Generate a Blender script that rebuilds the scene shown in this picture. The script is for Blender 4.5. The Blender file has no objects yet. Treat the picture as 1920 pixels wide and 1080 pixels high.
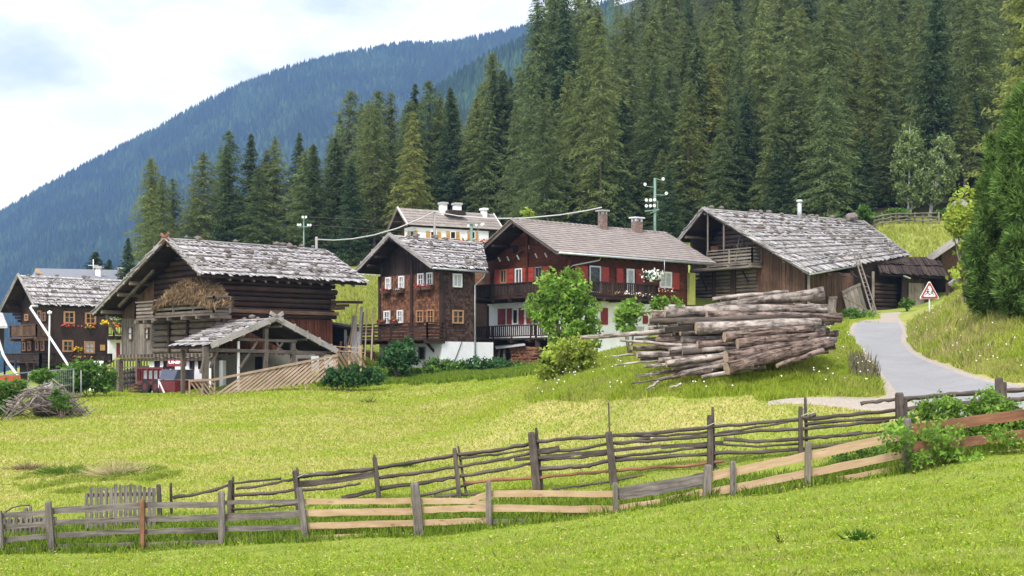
import bpy, bmesh, math, random
import numpy as np
from mathutils import Vector as V, Matrix
random.seed(7)
RS = np.random.RandomState(11)
S = bpy.context.scene
COL = S.collection
F = 2600.0            # focal length in photo pixels (1920 wide)
HY = 690.0            # row of the horizon
Z0 = 5.0              # eye height above the world zero
UP = V((0, 0, 1))
def P(px, py, d):
    return V(((px - 960) / F * d, d, Z0 + (HY - py) / F * d))
def U(a, b): return random.uniform(a, b)
def R(x): return math.radians(x)

# ------------------------------------------------------------------ terrain function
CT = []
def ct(*rows):
    for r in rows: CT.append(r)
for px in (-900, -200, 500, 1200, 1900, 2800): ct((px, 1330, 7))
ct((-600, 1200, 14), (0, 1190, 14), (600, 1165, 14), (1100, 1130, 14), (1500, 1085, 14), (1900, 1042, 14), (2600, 1010, 14))
ct((-600, 1095, 22), (0, 1090, 22), (500, 1072, 22), (1000, 1036, 22), (1400, 988, 22), (1900, 925, 22), (2600, 880, 22))
FA = [(-600, 1040), (-200, 1040), (0, 1036), (100, 1032), (267, 1030), (415, 1022), (575, 1016), (788, 1003), (917, 988), (1153, 963), (1323, 938), (1513, 912), (1698, 885), (1925, 850), (2300, 815), (2800, 790)]
def dA(px): return 31.0 - 2.0 * px / 1920
for x, y in FA: ct((x, y, dA(x)))
ct((-600, 985, 34.5), (-100, 985, 34.5), (300, 968, 34.5), (555, 958, 34.5), (708, 938, 34.5), (857, 931, 34.5), (1000, 920, 34.5), (1145, 905, 34.5), (1330, 882, 34.3), (1505, 862, 34), (1690, 825, 33.5), (1875, 798, 33.2), (2400, 765, 33))
ct((-600, 860, 46), (-600, 760, 80), (-600, 715, 110), (0, 865, 46), (0, 790, 60), (0, 746, 82), (0, 722, 104), (100, 722, 104), (200, 722, 100), (130, 775, 62))
ct((300, 862, 45), (300, 790, 58), (300, 745, 70), (600, 860, 44), (600, 782, 57), (600, 728, 74), (900, 850, 43), (900, 775, 56), (900, 722, 72), (900, 700, 80))
ct((1150, 850, 38), (1150, 790, 41.5), (1150, 757, 44), (1150, 722, 48), (1150, 690, 56), (1020, 752, 48), (1030, 722, 58), (1060, 695, 72))
ct((1300, 785, 37.5), (1300, 750, 40), (1300, 700, 43), (1420, 693, 43.3), (1200, 712, 43.2), (1400, 722, 41), (1250, 728, 41.2), (1300, 668, 50), (1300, 640, 62), (1500, 780, 36.6), (1500, 752, 38.4), (1500, 716, 41), (1500, 686, 44), (1500, 672, 47), (1540, 640, 58), (1540, 612, 70))
# road edges
RL = [(1602, 606, 70), (1590, 622, 65), (1600, 640, 61), (1616, 660, 55.5), (1636, 690, 48.5), (1652, 718, 43.8), (1672, 745, 40.6), (1720, 768, 38.4), (1800, 785, 37.1), (1900, 792, 36.6), (2050, 795, 36.4), (2400, 790, 36.6)]
RR = [(1690, 604, 70), (1702, 620, 65), (1698, 640, 61), (1713, 658, 55.8), (1758, 680, 49.6), (1812, 699, 45.3), (1850, 709, 43.4), (1885, 716, 42.3), (1930, 722, 41.6), (1990, 727, 41), (2120, 733, 40.6), (2450, 738, 40.4)]
ct(*RL); ct(*RR)
ct((1752, 598, 62), (1790, 645, 52.5), (1850, 675, 46.5), (1920, 680, 44.6), (1800, 575, 60), (1850, 595, 52), (1920, 612, 49), (1920, 560, 60), (1800, 545, 72), (2100, 640, 46), (2300, 600, 50), (2300, 690, 42.5))
ct((1645, 589, 90), (1560, 600, 90), (1645, 597, 80), (1700, 592, 82), (222, 739, 84), (300, 739, 79), (190, 736, 77), (120, 736, 90), (400, 735, 73), (560, 716, 76), (640, 697, 82), (720, 698, 84), (830, 694, 84), (900, 690, 86), (1000, 690, 86), (1100, 668, 84), (1200, 648, 82), (1350, 622, 86), (1450, 612, 86))
ct((800, 692, 92), (950, 692, 92.5), (1000, 691, 91.5), (880, 693, 91), (1100, 672, 92), (1300, 622, 92))
def cz(px, d, z): ct((px, HY - z / d * F, d))
for row in [(-800, 150, -8), (-800, 300, -45), (-800, 700, -170), (0, 125, -0.5), (0, 160, -7), (0, 260, -32), (0, 700, -160),
            (250, 110, 1.5), (250, 150, 7), (250, 250, 4), (250, 400, -25), (250, 700, -120), (500, 100, 3.6), (500, 130, 8), (500, 160, 13), (500, 250, 18), (500, 400, 8), (500, 700, -40),
            (660, 96, 3.0), (660, 112, 6.4), (660, 132, 9.2), (750, 128, 8.4), (750, 150, 14), (750, 200, 24), (750, 300, 36), (750, 450, 45), (750, 700, 40),
            (1000, 96, 2.6), (1000, 130, 10), (1000, 150, 15.5), (1000, 200, 27), (1000, 300, 44), (1000, 450, 48), (1000, 700, 10),
            (1300, 96, 4.0), (1300, 130, 12), (1300, 150, 18), (1300, 200, 43), (1300, 300, 84), (1300, 450, 120), (1300, 700, 120),
            (1640, 98, 4.1), (1700, 98, 4.2), (1650, 104, 4.6), (1740, 102, 4.8), (1740, 110, 7.6), (1640, 110, 7.2), (1850, 104, 6.6), (1690, 114, 10.2), (1790, 114, 10.6), (1650, 118, 12.2), (1650, 150, 21), (1650, 200, 46), (1650, 300, 100), (1650, 450, 150), (1650, 700, 160),
            (2050, 85, 7), (2050, 118, 15), (2050, 150, 27), (2050, 200, 55), (2050, 300, 110), (2050, 700, 180), (2700, 60, 5), (2700, 118, 17), (2700, 200, 58), (2700, 700, 190)]:
    cz(*row)
CT = np.array(CT, float)
_cx = np.stack([CT[:, 0] / 100, np.log(CT[:, 2]) * 10], 1)
_cq = (HY - CT[:, 1]) / F
def _ker(r2): return 0.5 * r2 * np.log(r2 + 1e-9)
_n = len(_cx)
_D = ((_cx[:, None, :] - _cx[None, :, :]) ** 2).sum(-1)
_A = np.zeros((_n + 3, _n + 3)); _A[:_n, :_n] = _ker(_D) + np.eye(_n) * 0.02
_A[:_n, _n] = 1; _A[:_n, _n + 1:] = _cx; _A[_n, :_n] = 1; _A[_n + 1:, :_n] = _cx.T
_W = np.linalg.solve(_A, np.concatenate([_cq, np.zeros(3)]))
def GZ(x, y):
    x = np.atleast_1d(np.asarray(x, float)); y = np.atleast_1d(np.asarray(y, float))
    yy = np.maximum(y, 6.5)
    px = np.clip(x / yy * F + 960, -1100, 3000) / 100
    w = np.log(np.minimum(yy, 750)) * 10
    q = np.empty(len(px))
    for i in range(0, len(px), 20000):
        a = np.stack([px[i:i + 20000], w[i:i + 20000]], 1)
        d = ((a[:, None, :] - _cx[None]) ** 2).sum(-1)
        q[i:i + 20000] = _ker(d) @ _W[:_n] + _W[_n] + a @ _W[_n + 1:]
    return Z0 + q * yy
def gz(x, y): return float(GZ(x, y)[0])
def gpx(px, d):               # ground point under a bearing and distance
    x = (px - 960) / F * d
    return V((x, d, gz(x, d)))
def proj(x, y, z): return x / y * F + 960, HY - (z - Z0) / y * F

def inpoly(px, py, poly):
    r = np.zeros(len(px), bool); n = len(poly)
    for i in range(n):
        x1, y1 = poly[i]; x2, y2 = poly[i - 1]
        c = ((y1 > py) != (y2 > py)) & (px < (x2 - x1) * (py - y1) / (y2 - y1 + 1e-9) + x1)
        r ^= c
    return r
# plan-view polygon (x, y) from photo readings on the ground
def plan(rows): return [((a - 960) / F * d, d) for a, b, d in rows]
ROAD = plan(RL) + plan(RR)[::-1]

# ------------------------------------------------------------------ objects
WLOC = {}
def setp(o, label=None, cat=None, group=None, kind=None):
    if label: o['label'] = label
    if cat: o['category'] = cat
    if group: o['group'] = group
    if kind: o['kind'] = kind
    return o
def thing(name, loc, label, cat, group=None):
    o = bpy.data.objects.new(name, None); COL.objects.link(o); o.location = loc; o.empty_display_size = .3
    WLOC[o.name] = V(loc); return setp(o, label, cat, group)
def link(name, me, mat, parent=None, loc=None):
    o = bpy.data.objects.new(name, me); COL.objects.link(o)
    if mat is not None:
        for m in (mat if isinstance(mat, (list, tuple)) else [mat]): me.materials.append(m)
    if parent is not None: o.parent = parent; WLOC[o.name] = WLOC[parent.name]
    else: o.location = loc if loc is not None else (0, 0, 0); WLOC[o.name] = V(o.location)
    return o
class MB:
    def __init__(s): s.v = []; s.f = []; s.uv = []; s.mi = []; s.sm = []; s.m = 0
    def face(s, ids, uv=None, smooth=False):
        s.f.append(ids); s.uv.extend(uv or [(0, 0)] * len(ids)); s.mi.append(s.m); s.sm.append(smooth)
    def hexa(s, c):        # 8 corners: 0-3 one end ring, 4-7 other end ring
        b = len(s.v); s.v.extend([V(p) for p in c])
        o = (U(0, 90), U(0, 90))
        for q in ((3, 2, 1, 0), (4, 5, 6, 7), (0, 1, 5, 4), (1, 2, 6, 5), (2, 3, 7, 6), (3, 0, 4, 7)):
            p = [V(c[i]) for i in q]
            l1 = (p[1] - p[0]).length; l2 = (p[2] - p[1]).length
            if l1 >= l2: uv = [(0, 0), (l1, 0), (l1, l2), (0, l2)]
            else: uv = [(0, 0), (0, l1), (l2, l1), (l2, 0)]
            s.face([b + i for i in q], [(x + o[0], y + o[1]) for x, y in uv])
    def beam(s, a, b, w, h, up=None, w2=None, h2=None):
        a = V(a); b = V(b); d = b - a
        if d.length < 1e-5: return
        d.normalize(); u = V(up) if up is not None else UP
        if abs(d.dot(u)) > .98: u = V((0, 1, 0)) if abs(d.y) < .9 else V((1, 0, 0))
        sd = d.cross(u).normalized(); u = sd.cross(d).normalized()
        w2 = w if w2 is None else w2; h2 = h if h2 is None else h2
        s.hexa([a - sd * w / 2 - u * h / 2, a + sd * w / 2 - u * h / 2, a + sd * w / 2 + u * h / 2, a - sd * w / 2 + u * h / 2,
                b - sd * w2 / 2 - u * h2 / 2, b + sd * w2 / 2 - u * h2 / 2, b + sd * w2 / 2 + u * h2 / 2, b - sd * w2 / 2 + u * h2 / 2])
    def sweep(s, pts, ws, hs, up=None):
        """one continuous plank: rectangular section swept through pts"""
        pts = [V(p) for p in pts]; n = len(pts); base = len(s.v); o = (U(0, 90), U(0, 90)); L = 0; ls = []
        for i, p in enumerate(pts):
            d = (pts[min(i + 1, n - 1)] - pts[max(i - 1, 0)]).normalized(); u = V(up) if up is not None else UP
            sd = d.cross(u).normalized(); u = sd.cross(d); w = ws[i]; h = hs[i]
            if i: L += (pts[i] - pts[i - 1]).length
            ls.append(L); s.v.extend([p - sd * w / 2 - u * h / 2, p + sd * w / 2 - u * h / 2, p + sd * w / 2 + u * h / 2, p - sd * w / 2 + u * h / 2])
        w0, h0 = ws[0], hs[0]; vv = [0, w0, w0 + h0, 2 * w0 + h0, 2 * w0 + 2 * h0]
        for i in range(n - 1):
            for k in range(4):
                k2 = (k + 1) % 4; s.face([base + i * 4 + k, base + i * 4 + k2, base + i * 4 + 4 + k2, base + i * 4 + 4 + k], [(ls[i] + o[0], vv[k] + o[1]), (ls[i] + o[0], vv[k + 1] + o[1]), (ls[i + 1] + o[0], vv[k + 1] + o[1]), (ls[i + 1] + o[0], vv[k] + o[1])])
        s.face([base + 3, base + 2, base + 1, base], [(0, 0), (w0, 0), (w0, h0), (0, h0)]); b = base + 4 * n - 4; s.face([b, b + 1, b + 2, b + 3], [(0, 0), (w0, 0), (w0, h0), (0, h0)])
    def tube(s, pts, rad, n=8, jit=0.0, capm=None):
        pts = [V(p) for p in pts]; base = len(s.v); rings = len(pts); o = (U(0, 90), U(0, 90)); L = 0
        rj = [1 + U(-jit, jit) for _ in range(n)]
        ls = []
        for i, p in enumerate(pts):
            d = (pts[min(i + 1, rings - 1)] - pts[max(i - 1, 0)]).normalized()
            u = UP if abs(d.z) < .9 else V((0, 1, 0))
            sd = d.cross(u).normalized(); u = sd.cross(d)
            r = rad[i] if isinstance(rad, (list, tuple)) else rad
            if i: L += (pts[i] - pts[i - 1]).length
            ls.append(L)
            for k in range(n):
                a = 2 * math.pi * k / n
                rr = r * rj[k] * (1 + U(-jit, jit) * .5)
                s.v.append(p + sd * math.cos(a) * rr + u * math.sin(a) * rr)
        r0 = rad[0] if isinstance(rad, (list, tuple)) else rad
        for i in range(rings - 1):
            for k in range(n):
                k2 = (k + 1) % n; w = 2 * math.pi * r0 / n
                s.face([base + i * n + k, base + i * n + k2, base + (i + 1) * n + k2, base + (i + 1) * n + k],
                       [(ls[i] + o[0], k * w + o[1]), (ls[i] + o[0], (k + 1) * w + o[1]), (ls[i + 1] + o[0], (k + 1) * w + o[1]), (ls[i + 1] + o[0], k * w + o[1])], True)
        m = s.m
        if capm is not None: s.m = capm
        for e, rev in ((0, True), (rings - 1, False)):
            ids = [base + e * n + k for k in range(n)]
            if rev: ids = ids[::-1]
            s.face(ids, [(math.cos(2 * math.pi * k / n) * r0, math.sin(2 * math.pi * k / n) * r0) for k in range(n)])
        s.m = m
    def prism(s, pts, vec):
        pts = [V(p) for p in pts]; vec = V(vec); n = len(pts); b = len(s.v)
        s.v.extend(pts); s.v.extend([p + vec for p in pts])
        ax = (pts[1] - pts[0]).normalized(); nn = vec.normalized(); ay = nn.cross(ax)
        uv = [((p - pts[0]).dot(ax), (p - pts[0]).dot(ay)) for p in pts]
        s.face(list(range(b, b + n)), uv); s.face(list(range(b + n, b + 2 * n))[::-1], uv[::-1])
        for i in range(n):
            j = (i + 1) % n; l = (pts[j] - pts[i]).length; t = vec.length
            s.face([b + j, b + i, b + n + i, b + n + j], [(l, 0), (0, 0), (0, t), (l, t)])
    def blob(s, c, r, sub=1, jit=.25, sq=(1, 1, 1)):
        bm = bmesh.new(); bmesh.ops.create_icosphere(bm, subdivisions=sub, radius=1)
        b = len(s.v); rot = Matrix.Rotation(U(0, 6), 3, 'Z')
        for v in bm.verts:
            q = v.co * r * (1 + U(-jit, jit)); s.v.append(V(c) + rot @ V((q.x * sq[0], q.y * sq[1], q.z * sq[2])))
        for f in bm.faces: s.face([b + v.index for v in f.verts], None, True)
        bm.free()
    def disc(s, c, nrm, r, n=14, th=.02):
        c = V(c); nrm = V(nrm).normalized(); a = nrm.cross(UP if abs(nrm.z) < .9 else V((1, 0, 0))).normalized(); b = nrm.cross(a)
        s.prism([c + a * math.cos(2 * math.pi * k / n) * r + b * math.sin(2 * math.pi * k / n) * r for k in range(n)], nrm * th)
    def build(s, name, mat, parent=None, loc=None):
        if parent is not None: off = WLOC[parent.name]
        else:
            if loc is None:
                zs = min(v.z for v in s.v); c = sum(s.v, V()) / len(s.v); loc = V((c.x, c.y, zs))
            off = V(loc)
        me = bpy.data.meshes.new(name); me.from_pydata([tuple(v - off) for v in s.v], [], s.f)
        uvl = me.uv_layers.new(name='UVMap'); uvl.data.foreach_set('uv', np.array(s.uv, dtype=np.float32).ravel())
        me.polygons.foreach_set('material_index', s.mi); me.polygons.foreach_set('use_smooth', s.sm)
        me.update()
        return link(name, me, mat, parent, off)
def npmesh(name, verts, k, colors=None):
    """mesh from (N*k,3) verts, every k consecutive verts one face"""
    verts = np.asarray(verts, np.float32).reshape(-1, 3); n = len(verts) // k
    me = bpy.data.meshes.new(name); me.vertices.add(len(verts)); me.vertices.foreach_set('co', verts.ravel())
    me.loops.add(n * k); me.loops.foreach_set('vertex_index', np.arange(n * k, dtype=np.int32))
    me.polygons.add(n); me.polygons.foreach_set('loop_start', np.arange(0, n * k, k, dtype=np.int32)); me.polygons.foreach_set('loop_total', np.full(n, k, np.int32))
    if colors is not None:
        c = np.ones((n * k, 4), np.float32); c[:, :3] = np.repeat(colors, k, axis=0)
        a = me.attributes.new('Col', 'FLOAT_COLOR', 'POINT'); a.data.foreach_set('color', c.ravel())
    me.update(calc_edges=True)
    return me
def diamonds(c, a, b):
    """leaf faces: centre c, half axes a (long) and b (wide)"""
    return np.stack([c - a, c + b - a * .1, c + a, c - b - a * .1], 1).reshape(-1, 3)
def unit(v): return v / (np.linalg.norm(v, axis=-1, keepdims=True) + 1e-9)

# ------------------------------------------------------------------ materials
def newmat(name):
    m = bpy.data.materials.new(name); m.use_nodes = True; nt = m.node_tree; nt.nodes.clear()
    out = nt.nodes.new('ShaderNodeOutputMaterial'); return m, nt, out
def N(nt, t, **kw):
    n = nt.nodes.new(t)
    for k, v in kw.items():
        if k.startswith('i_'):
            key = k[2:]; n.inputs[int(key) if key.isdigit() else key].default_value = v
        else: setattr(n, k, v)
    return n
def ramp(nt, fac, stops):
    r = nt.nodes.new('ShaderNodeValToRGB'); e = r.color_ramp.elements
    while len(e) < len(stops): e.new(0.5)
    for el, (p, c) in zip(e, stops): el.position = p; el.color = (*c, 1)
    nt.links.new(fac, r.inputs[0]); return r.outputs[0]
def mixc(nt, fac, a, b, mode='MIX'):
    m = nt.nodes.new('ShaderNodeMix'); m.data_type = 'RGBA'; m.blend_type = mode
    for sock, val in ((m.inputs[0], fac), (m.inputs[6], a), (m.inputs[7], b)):
        if hasattr(val, 'links'): nt.links.new(val, sock)
        elif isinstance(val, (int, float)): sock.default_value = val
        else: sock.default_value = (*val, 1)
    return m.outputs[2]
def noise(nt, scale, vec=None, detail=4, rough=.6):
    n = N(nt, 'ShaderNodeTexNoise'); n.inputs['Scale'].default_value = scale; n.inputs['Detail'].default_value = detail; n.inputs['Roughness'].default_value = rough
    if vec is not None: nt.links.new(vec, n.inputs['Vector'])
    return n.outputs['Fac']
def bump(nt, h, strength=.4, dist=.02):
    b = N(nt, 'ShaderNodeBump'); b.inputs['Strength'].default_value = strength; b.inputs['Distance'].default_value = dist
    nt.links.new(h, b.inputs['Height']); return b.outputs['Normal']
def principled(nt, out, col, rough=.8, nrm=None, metal=0.0, spec=.3):
    p = N(nt, 'ShaderNodeBsdfPrincipled'); p.inputs['Roughness'].default_value = rough; p.inputs['Metallic'].default_value = metal; p.inputs['Specular IOR Level'].default_value = spec
    if hasattr(col, 'links'): nt.links.new(col, p.inputs['Base Color'])
    else: p.inputs['Base Color'].default_value = (*col, 1)
    if nrm is not None: nt.links.new(nrm, p.inputs['Normal'])
    nt.links.new(p.outputs[0], out.inputs[0]); return p
def wood(name, lo, hi, var=.35, rough=.85, grain=22, stain=None):
    m, nt, out = newmat(name)
    uv = N(nt, 'ShaderNodeTexCoord'); mp = N(nt, 'ShaderNodeMapping'); mp.inputs['Scale'].default_value = (1.3, grain, 1); nt.links.new(uv.outputs['UV'], mp.inputs[0])
    g = noise(nt, 1.0, mp.outputs[0], 6, .65)
    c = ramp(nt, g, [(.32, lo), (.68, hi)])
    geo = N(nt, 'ShaderNodeNewGeometry')
    rv = N(nt, 'ShaderNodeMapRange'); nt.links.new(geo.outputs['Random Per Island'], rv.inputs[0]); rv.inputs[3].default_value = 1 - var; rv.inputs[4].default_value = 1 + var
    c = mixc(nt, 1.0, c, rv.outputs[0], 'MULTIPLY')
    w = noise(nt, .9, N(nt, 'ShaderNodeTexCoord').outputs['Object'], 5, .7)
    c = mixc(nt, ramp(nt, w, [(.45, (0, 0, 0)), (.75, (.7, .7, .7))]), c, stain or tuple(x * .45 for x in lo))
    vp = N(nt, 'ShaderNodeMapping'); vp.inputs['Scale'].default_value = (1.6, 6.5, 1); nt.links.new(uv.outputs['UV'], vp.inputs[0]); vo = N(nt, 'ShaderNodeTexVoronoi'); vo.inputs['Scale'].default_value = 1.0; nt.links.new(vp.outputs[0], vo.inputs['Vector'])
    c = mixc(nt, ramp(nt, vo.outputs['Distance'], [(.07, (.7, .7, .7)), (.14, (0, 0, 0))]), c, tuple(x * .5 for x in lo))
    principled(nt, out, c, rough, bump(nt, g, .5, .015), spec=.2); return m
def plain(name, col, rough=.6, metal=0, var=0.12, scale=4, bumps=0.0):
    m, nt, out = newmat(name)
    n = noise(nt, scale, N(nt, 'ShaderNodeTexCoord').outputs['Object'], 5, .65)
    c = ramp(nt, n, [(.3, tuple(x * (1 - var) for x in col)), (.7, tuple(min(1, x * (1 + var)) for x in col))])
    principled(nt, out, c, rough, bump(nt, n, bumps, .02) if bumps else None, metal); return m
def emis(name, col, st):
    m, nt, out = newmat(name); e = N(nt, 'ShaderNodeEmission'); e.inputs[0].default_value = (*col, 1); e.inputs[1].default_value = st; nt.links.new(e.outputs[0], out.inputs[0]); return m
def leafmat(name, lo, hi, trans=.35, clump=1.2, attr=False, objcol=False, clo=.55, chi=1.35):
    m, nt, out = newmat(name)
    geo = N(nt, 'ShaderNodeNewGeometry')
    if attr: c = N(nt, 'ShaderNodeAttribute', attribute_name='Col').outputs['Color']
    else:
        c = ramp(nt, geo.outputs['Random Per Island'], [(.05, lo), (.95, hi)])
        n = noise(nt, clump, N(nt, 'ShaderNodeTexCoord').outputs['Object'], 3, .6)
        c = mixc(nt, 1.0, c, ramp(nt, n, [(.35, (clo,) * 3), (.65, (chi,) * 3)]), 'MULTIPLY')
    if objcol:
        oi = N(nt, 'ShaderNodeObjectInfo'); c = mixc(nt, 1.0, c, oi.outputs['Color'], 'MULTIPLY')
    d = N(nt, 'ShaderNodeBsdfDiffuse'); t = N(nt, 'ShaderNodeBsdfTranslucent'); mx = N(nt, 'ShaderNodeMixShader'); mx.inputs[0].default_value = trans
    nt.links.new(c, d.inputs[0]); nt.links.new(c, t.inputs[0]); nt.links.new(d.outputs[0], mx.inputs[1]); nt.links.new(t.outputs[0], mx.inputs[2])
    nt.links.new(mx.outputs[0], out.inputs[0]); return m
M = {}
M['log_dark'] = wood('dark log wood', (.022, .013, .010), (.075, .046, .034), .3)
M['log_grey'] = wood('weathered log wood', (.085, .066, .052), (.26, .21, .17), .25)
M['timber'] = wood('porch timber', (.055, .045, .038), (.185, .155, .13), .3)
M['plank_brown'] = wood('brown plank wood', (.055, .030, .019), (.17, .10, .065), .35)
M['plank_red'] = wood('red brown plank wood', (.05, .016, .009), (.17, .060, .030), .3)
M['plank_dark'] = wood('dark plank wood', (.02, .013, .011), (.07, .047, .038), .4)
M['plank_grey'] = wood('grey plank wood', (.10, .082, .068), (.27, .235, .20), .35)
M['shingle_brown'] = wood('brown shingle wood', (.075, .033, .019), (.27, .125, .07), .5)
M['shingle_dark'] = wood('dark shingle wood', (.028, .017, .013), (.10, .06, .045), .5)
M['fence_grey'] = wood('fence grey wood', (.075, .064, .060), (.26, .225, .21), .3, grain=16)
M['rail_dark'] = wood('dark rail wood', (.035, .029, .026), (.15, .12, .105), .4, grain=10)
M['wood_new'] = wood('new pale board', (.36, .24, .15), (.53, .385, .255), .2, grain=12, stain=(.34, .20, .11))
M['wood_pale'] = wood('pale slat wood', (.23, .165, .12), (.42, .315, .24), .35, stain=(.20, .14, .10))
M['wood_orange'] = wood('orange rail wood', (.13, .058, .035), (.33, .16, .09), .25, grain=10, stain=(.06, .04, .03))
M['shake'] = wood('silver shake wood', (.25, .232, .232), (.60, .57, .575), .24, grain=14, stain=(.17, .15, .14))
M['shake_old'] = wood('ragged old shake wood', (.13, .12, .118), (.60, .575, .57), .40, grain=14, stain=(.09, .075, .07))
M['shake_edge'] = wood('grey bargeboard wood', (.22, .20, .19), (.45, .42, .41), .2)
M['tile'] = plain('grey brown roof tile', (.27, .232, .212), .8, var=.25, scale=2)
M['white_wall'] = plain('white plaster', (.80, .81, .83), .9, var=.10, scale=1.2)
M['beige_wall'] = plain('beige plaster', (.24, .225, .195), .9, var=.25, scale=1.2)
M['red_paint'] = plain('red shutter paint', (.33, .048, .036), .6, var=.3)
M['red_dark'] = plain('dark red shutter paint', (.23, .028, .032), .6, var=.2)
M['red_machine'] = plain('red machine paint', (.13, .017, .02), .5, var=.4)
M['white_paint'] = plain('white paint', (.78, .78, .78), .5)
M['window_wood'] = plain('tan window frame', (.38, .20, .10), .6)
M['ochre'] = plain('ochre shutter', (.50, .28, .10), .7)
M['zinc'] = plain('zinc metal', (.55, .57, .60), .4, metal=.6)
M['white_metal'] = plain('white tube metal', (.72, .72, .74), .4, metal=.1)
M['green_metal'] = plain('green pole metal', (.16, .25, .21), .5)
M['black'] = plain('black opening', (.012, .011, .011), .9)
M['rubber'] = plain('tyre rubber', (.02, .02, .02), .8)
M['stone'] = plain('roof stone', (.17, .145, .13), .9, var=.5, scale=5, bumps=.5)
M['galvanised'] = plain('dull galvanised pipe', (.27, .28, .29), .6)
M['dark_stone'] = plain('dark wall stone', (.075, .068, .062), .95, var=.5, scale=4, bumps=.5)
M['brick_chim'] = plain('rough brick', (.20, .14, .12), .9, var=.5, scale=6, bumps=.6)
M['concrete'] = plain('grey concrete', (.42, .41, .40), .9, var=.2)
M['yellow'] = plain('yellow green wall', (.34, .35, .10), .8)
M['grey_sheet'] = plain('grey sheet metal', (.20, .205, .225), .6, metal=.1)
M['hood'] = plain('dark hood metal', (.085, .09, .125), .45, metal=.2)
M['lamp_glass'] = plain('lamp white glass', (.85, .87, .88), .2)
M['cable'] = plain('pale cable', (.50, .50, .50), .6)
M['hay'] = leafmat('dry hay', (.11, .072, .042), (.33, .235, .14), .15, 1.5)
M['twig'] = wood('dry grey branch', (.09, .075, .07), (.33, .28, .255), .4)
M['orange_net'] = plain('orange netting', (.34, .08, .04), .8)
def glassmat():
    m, nt, out = newmat('window glass')
    n = noise(nt, 3, N(nt, 'ShaderNodeTexCoord').outputs['Object'])
    c = ramp(nt, n, [(.4, (.012, .014, .016)), (.65, (.07, .075, .08))])
    principled(nt, out, c, .12, None, 0, .5); return m
M['glass'] = glassmat()
M['curtain'] = plain('pale curtain behind glass', (.42, .44, .46), .3, var=.3, scale=6)
def barkmat(name, lo, hi):
    m, nt, out = newmat(name)
    uv = N(nt, 'ShaderNodeTexCoord'); mp = N(nt, 'ShaderNodeMapping'); mp.inputs['Scale'].default_value = (2.2, 11, 1); nt.links.new(uv.outputs['UV'], mp.inputs[0])
    g = noise(nt, 1.0, mp.outputs[0], 8, .7)
    n2 = noise(nt, 1.4, uv.outputs['UV'], 3, .6)
    c = ramp(nt, g, [(.40, lo), (.60, hi)])
    c = mixc(nt, ramp(nt, n2, [(.5, (0, 0, 0)), (.62, (.75,) * 3)]), c, tuple(min(.7, x * 1.2 + .03) for x in hi))
    n3 = noise(nt, 2.6, uv.outputs['Object'], 4, .65); c = mixc(nt, ramp(nt, n3, [(.50, (0, 0, 0)), (.66, (.8,) * 3)]), c, tuple(x * .55 for x in lo))
    geo = N(nt, 'ShaderNodeNewGeometry')
    principled(nt, out, c, .9, bump(nt, g, .9, .05), spec=.15); return m
M['bark_grey'] = barkmat('grey log bark', (.062, .050, .043), (.33, .28, .25))
M['bark_brown'] = barkmat('brown log bark', (.026, .018, .015), (.235, .17, .14))
M['bark_pale'] = barkmat('bleached log wood', (.12, .097, .082), (.43, .37, .33))
M['cut'] = plain('sawn log end', (.40, .29, .21), .9, var=.35, scale=14)
M['trunk'] = barkmat('tree bark', (.09, .075, .065), (.27, .225, .195))
M['birch'] = barkmat('birch bark', (.20, .19, .18), (.55, .54, .52))
M['larch'] = leafmat('larch needles', (.125, .165, .066), (.205, .255, .105), .45, .35, objcol=True, clo=.78, chi=1.2)
M['spruce'] = leafmat('spruce needles', (.062, .098, .048), (.115, .16, .075), .38, .4, objcol=True, clo=.72, chi=1.2)
M['pine'] = leafmat('pine needles', (.062, .122, .03), (.20, .31, .075), .25, .9)
M['leaf_bright'] = leafmat('bright green leaves', (.12, .24, .035), (.30, .46, .085), .45, 1.4)
M['leaf_mid'] = leafmat('green leaves', (.06, .14, .025), (.17, .29, .06), .4, 1.2)
M['leaf_dark'] = leafmat('dark green leaves', (.030, .085, .030), (.085, .175, .06), .35, 1.2)
M['leaf_yellow'] = leafmat('yellow green leaves', (.24, .33, .04), (.45, .52, .10), .45, 1.2)
M['leaf_silver'] = leafmat('silver green leaves', (.12, .175, .065), (.28, .35, .14), .35, .8)
M['grass'] = leafmat('grass blades', None, None, .4, attr=True)
M['far_trees'] = leafmat('distant conifer foliage', None, None, .2, attr=True)
M['fl_red'] = plain('red petals', (.62, .05, .06), .7)
M['fl_pink'] = plain('pink petals', (.62, .12, .25), .7)
M['fl_yellow'] = plain('yellow petals', (.80, .52, .02), .7)
M['fl_white'] = plain('white petals', (.80, .80, .78), .7)
M['fl_orange'] = plain('orange petals', (.75, .16, .04), .7)
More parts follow.
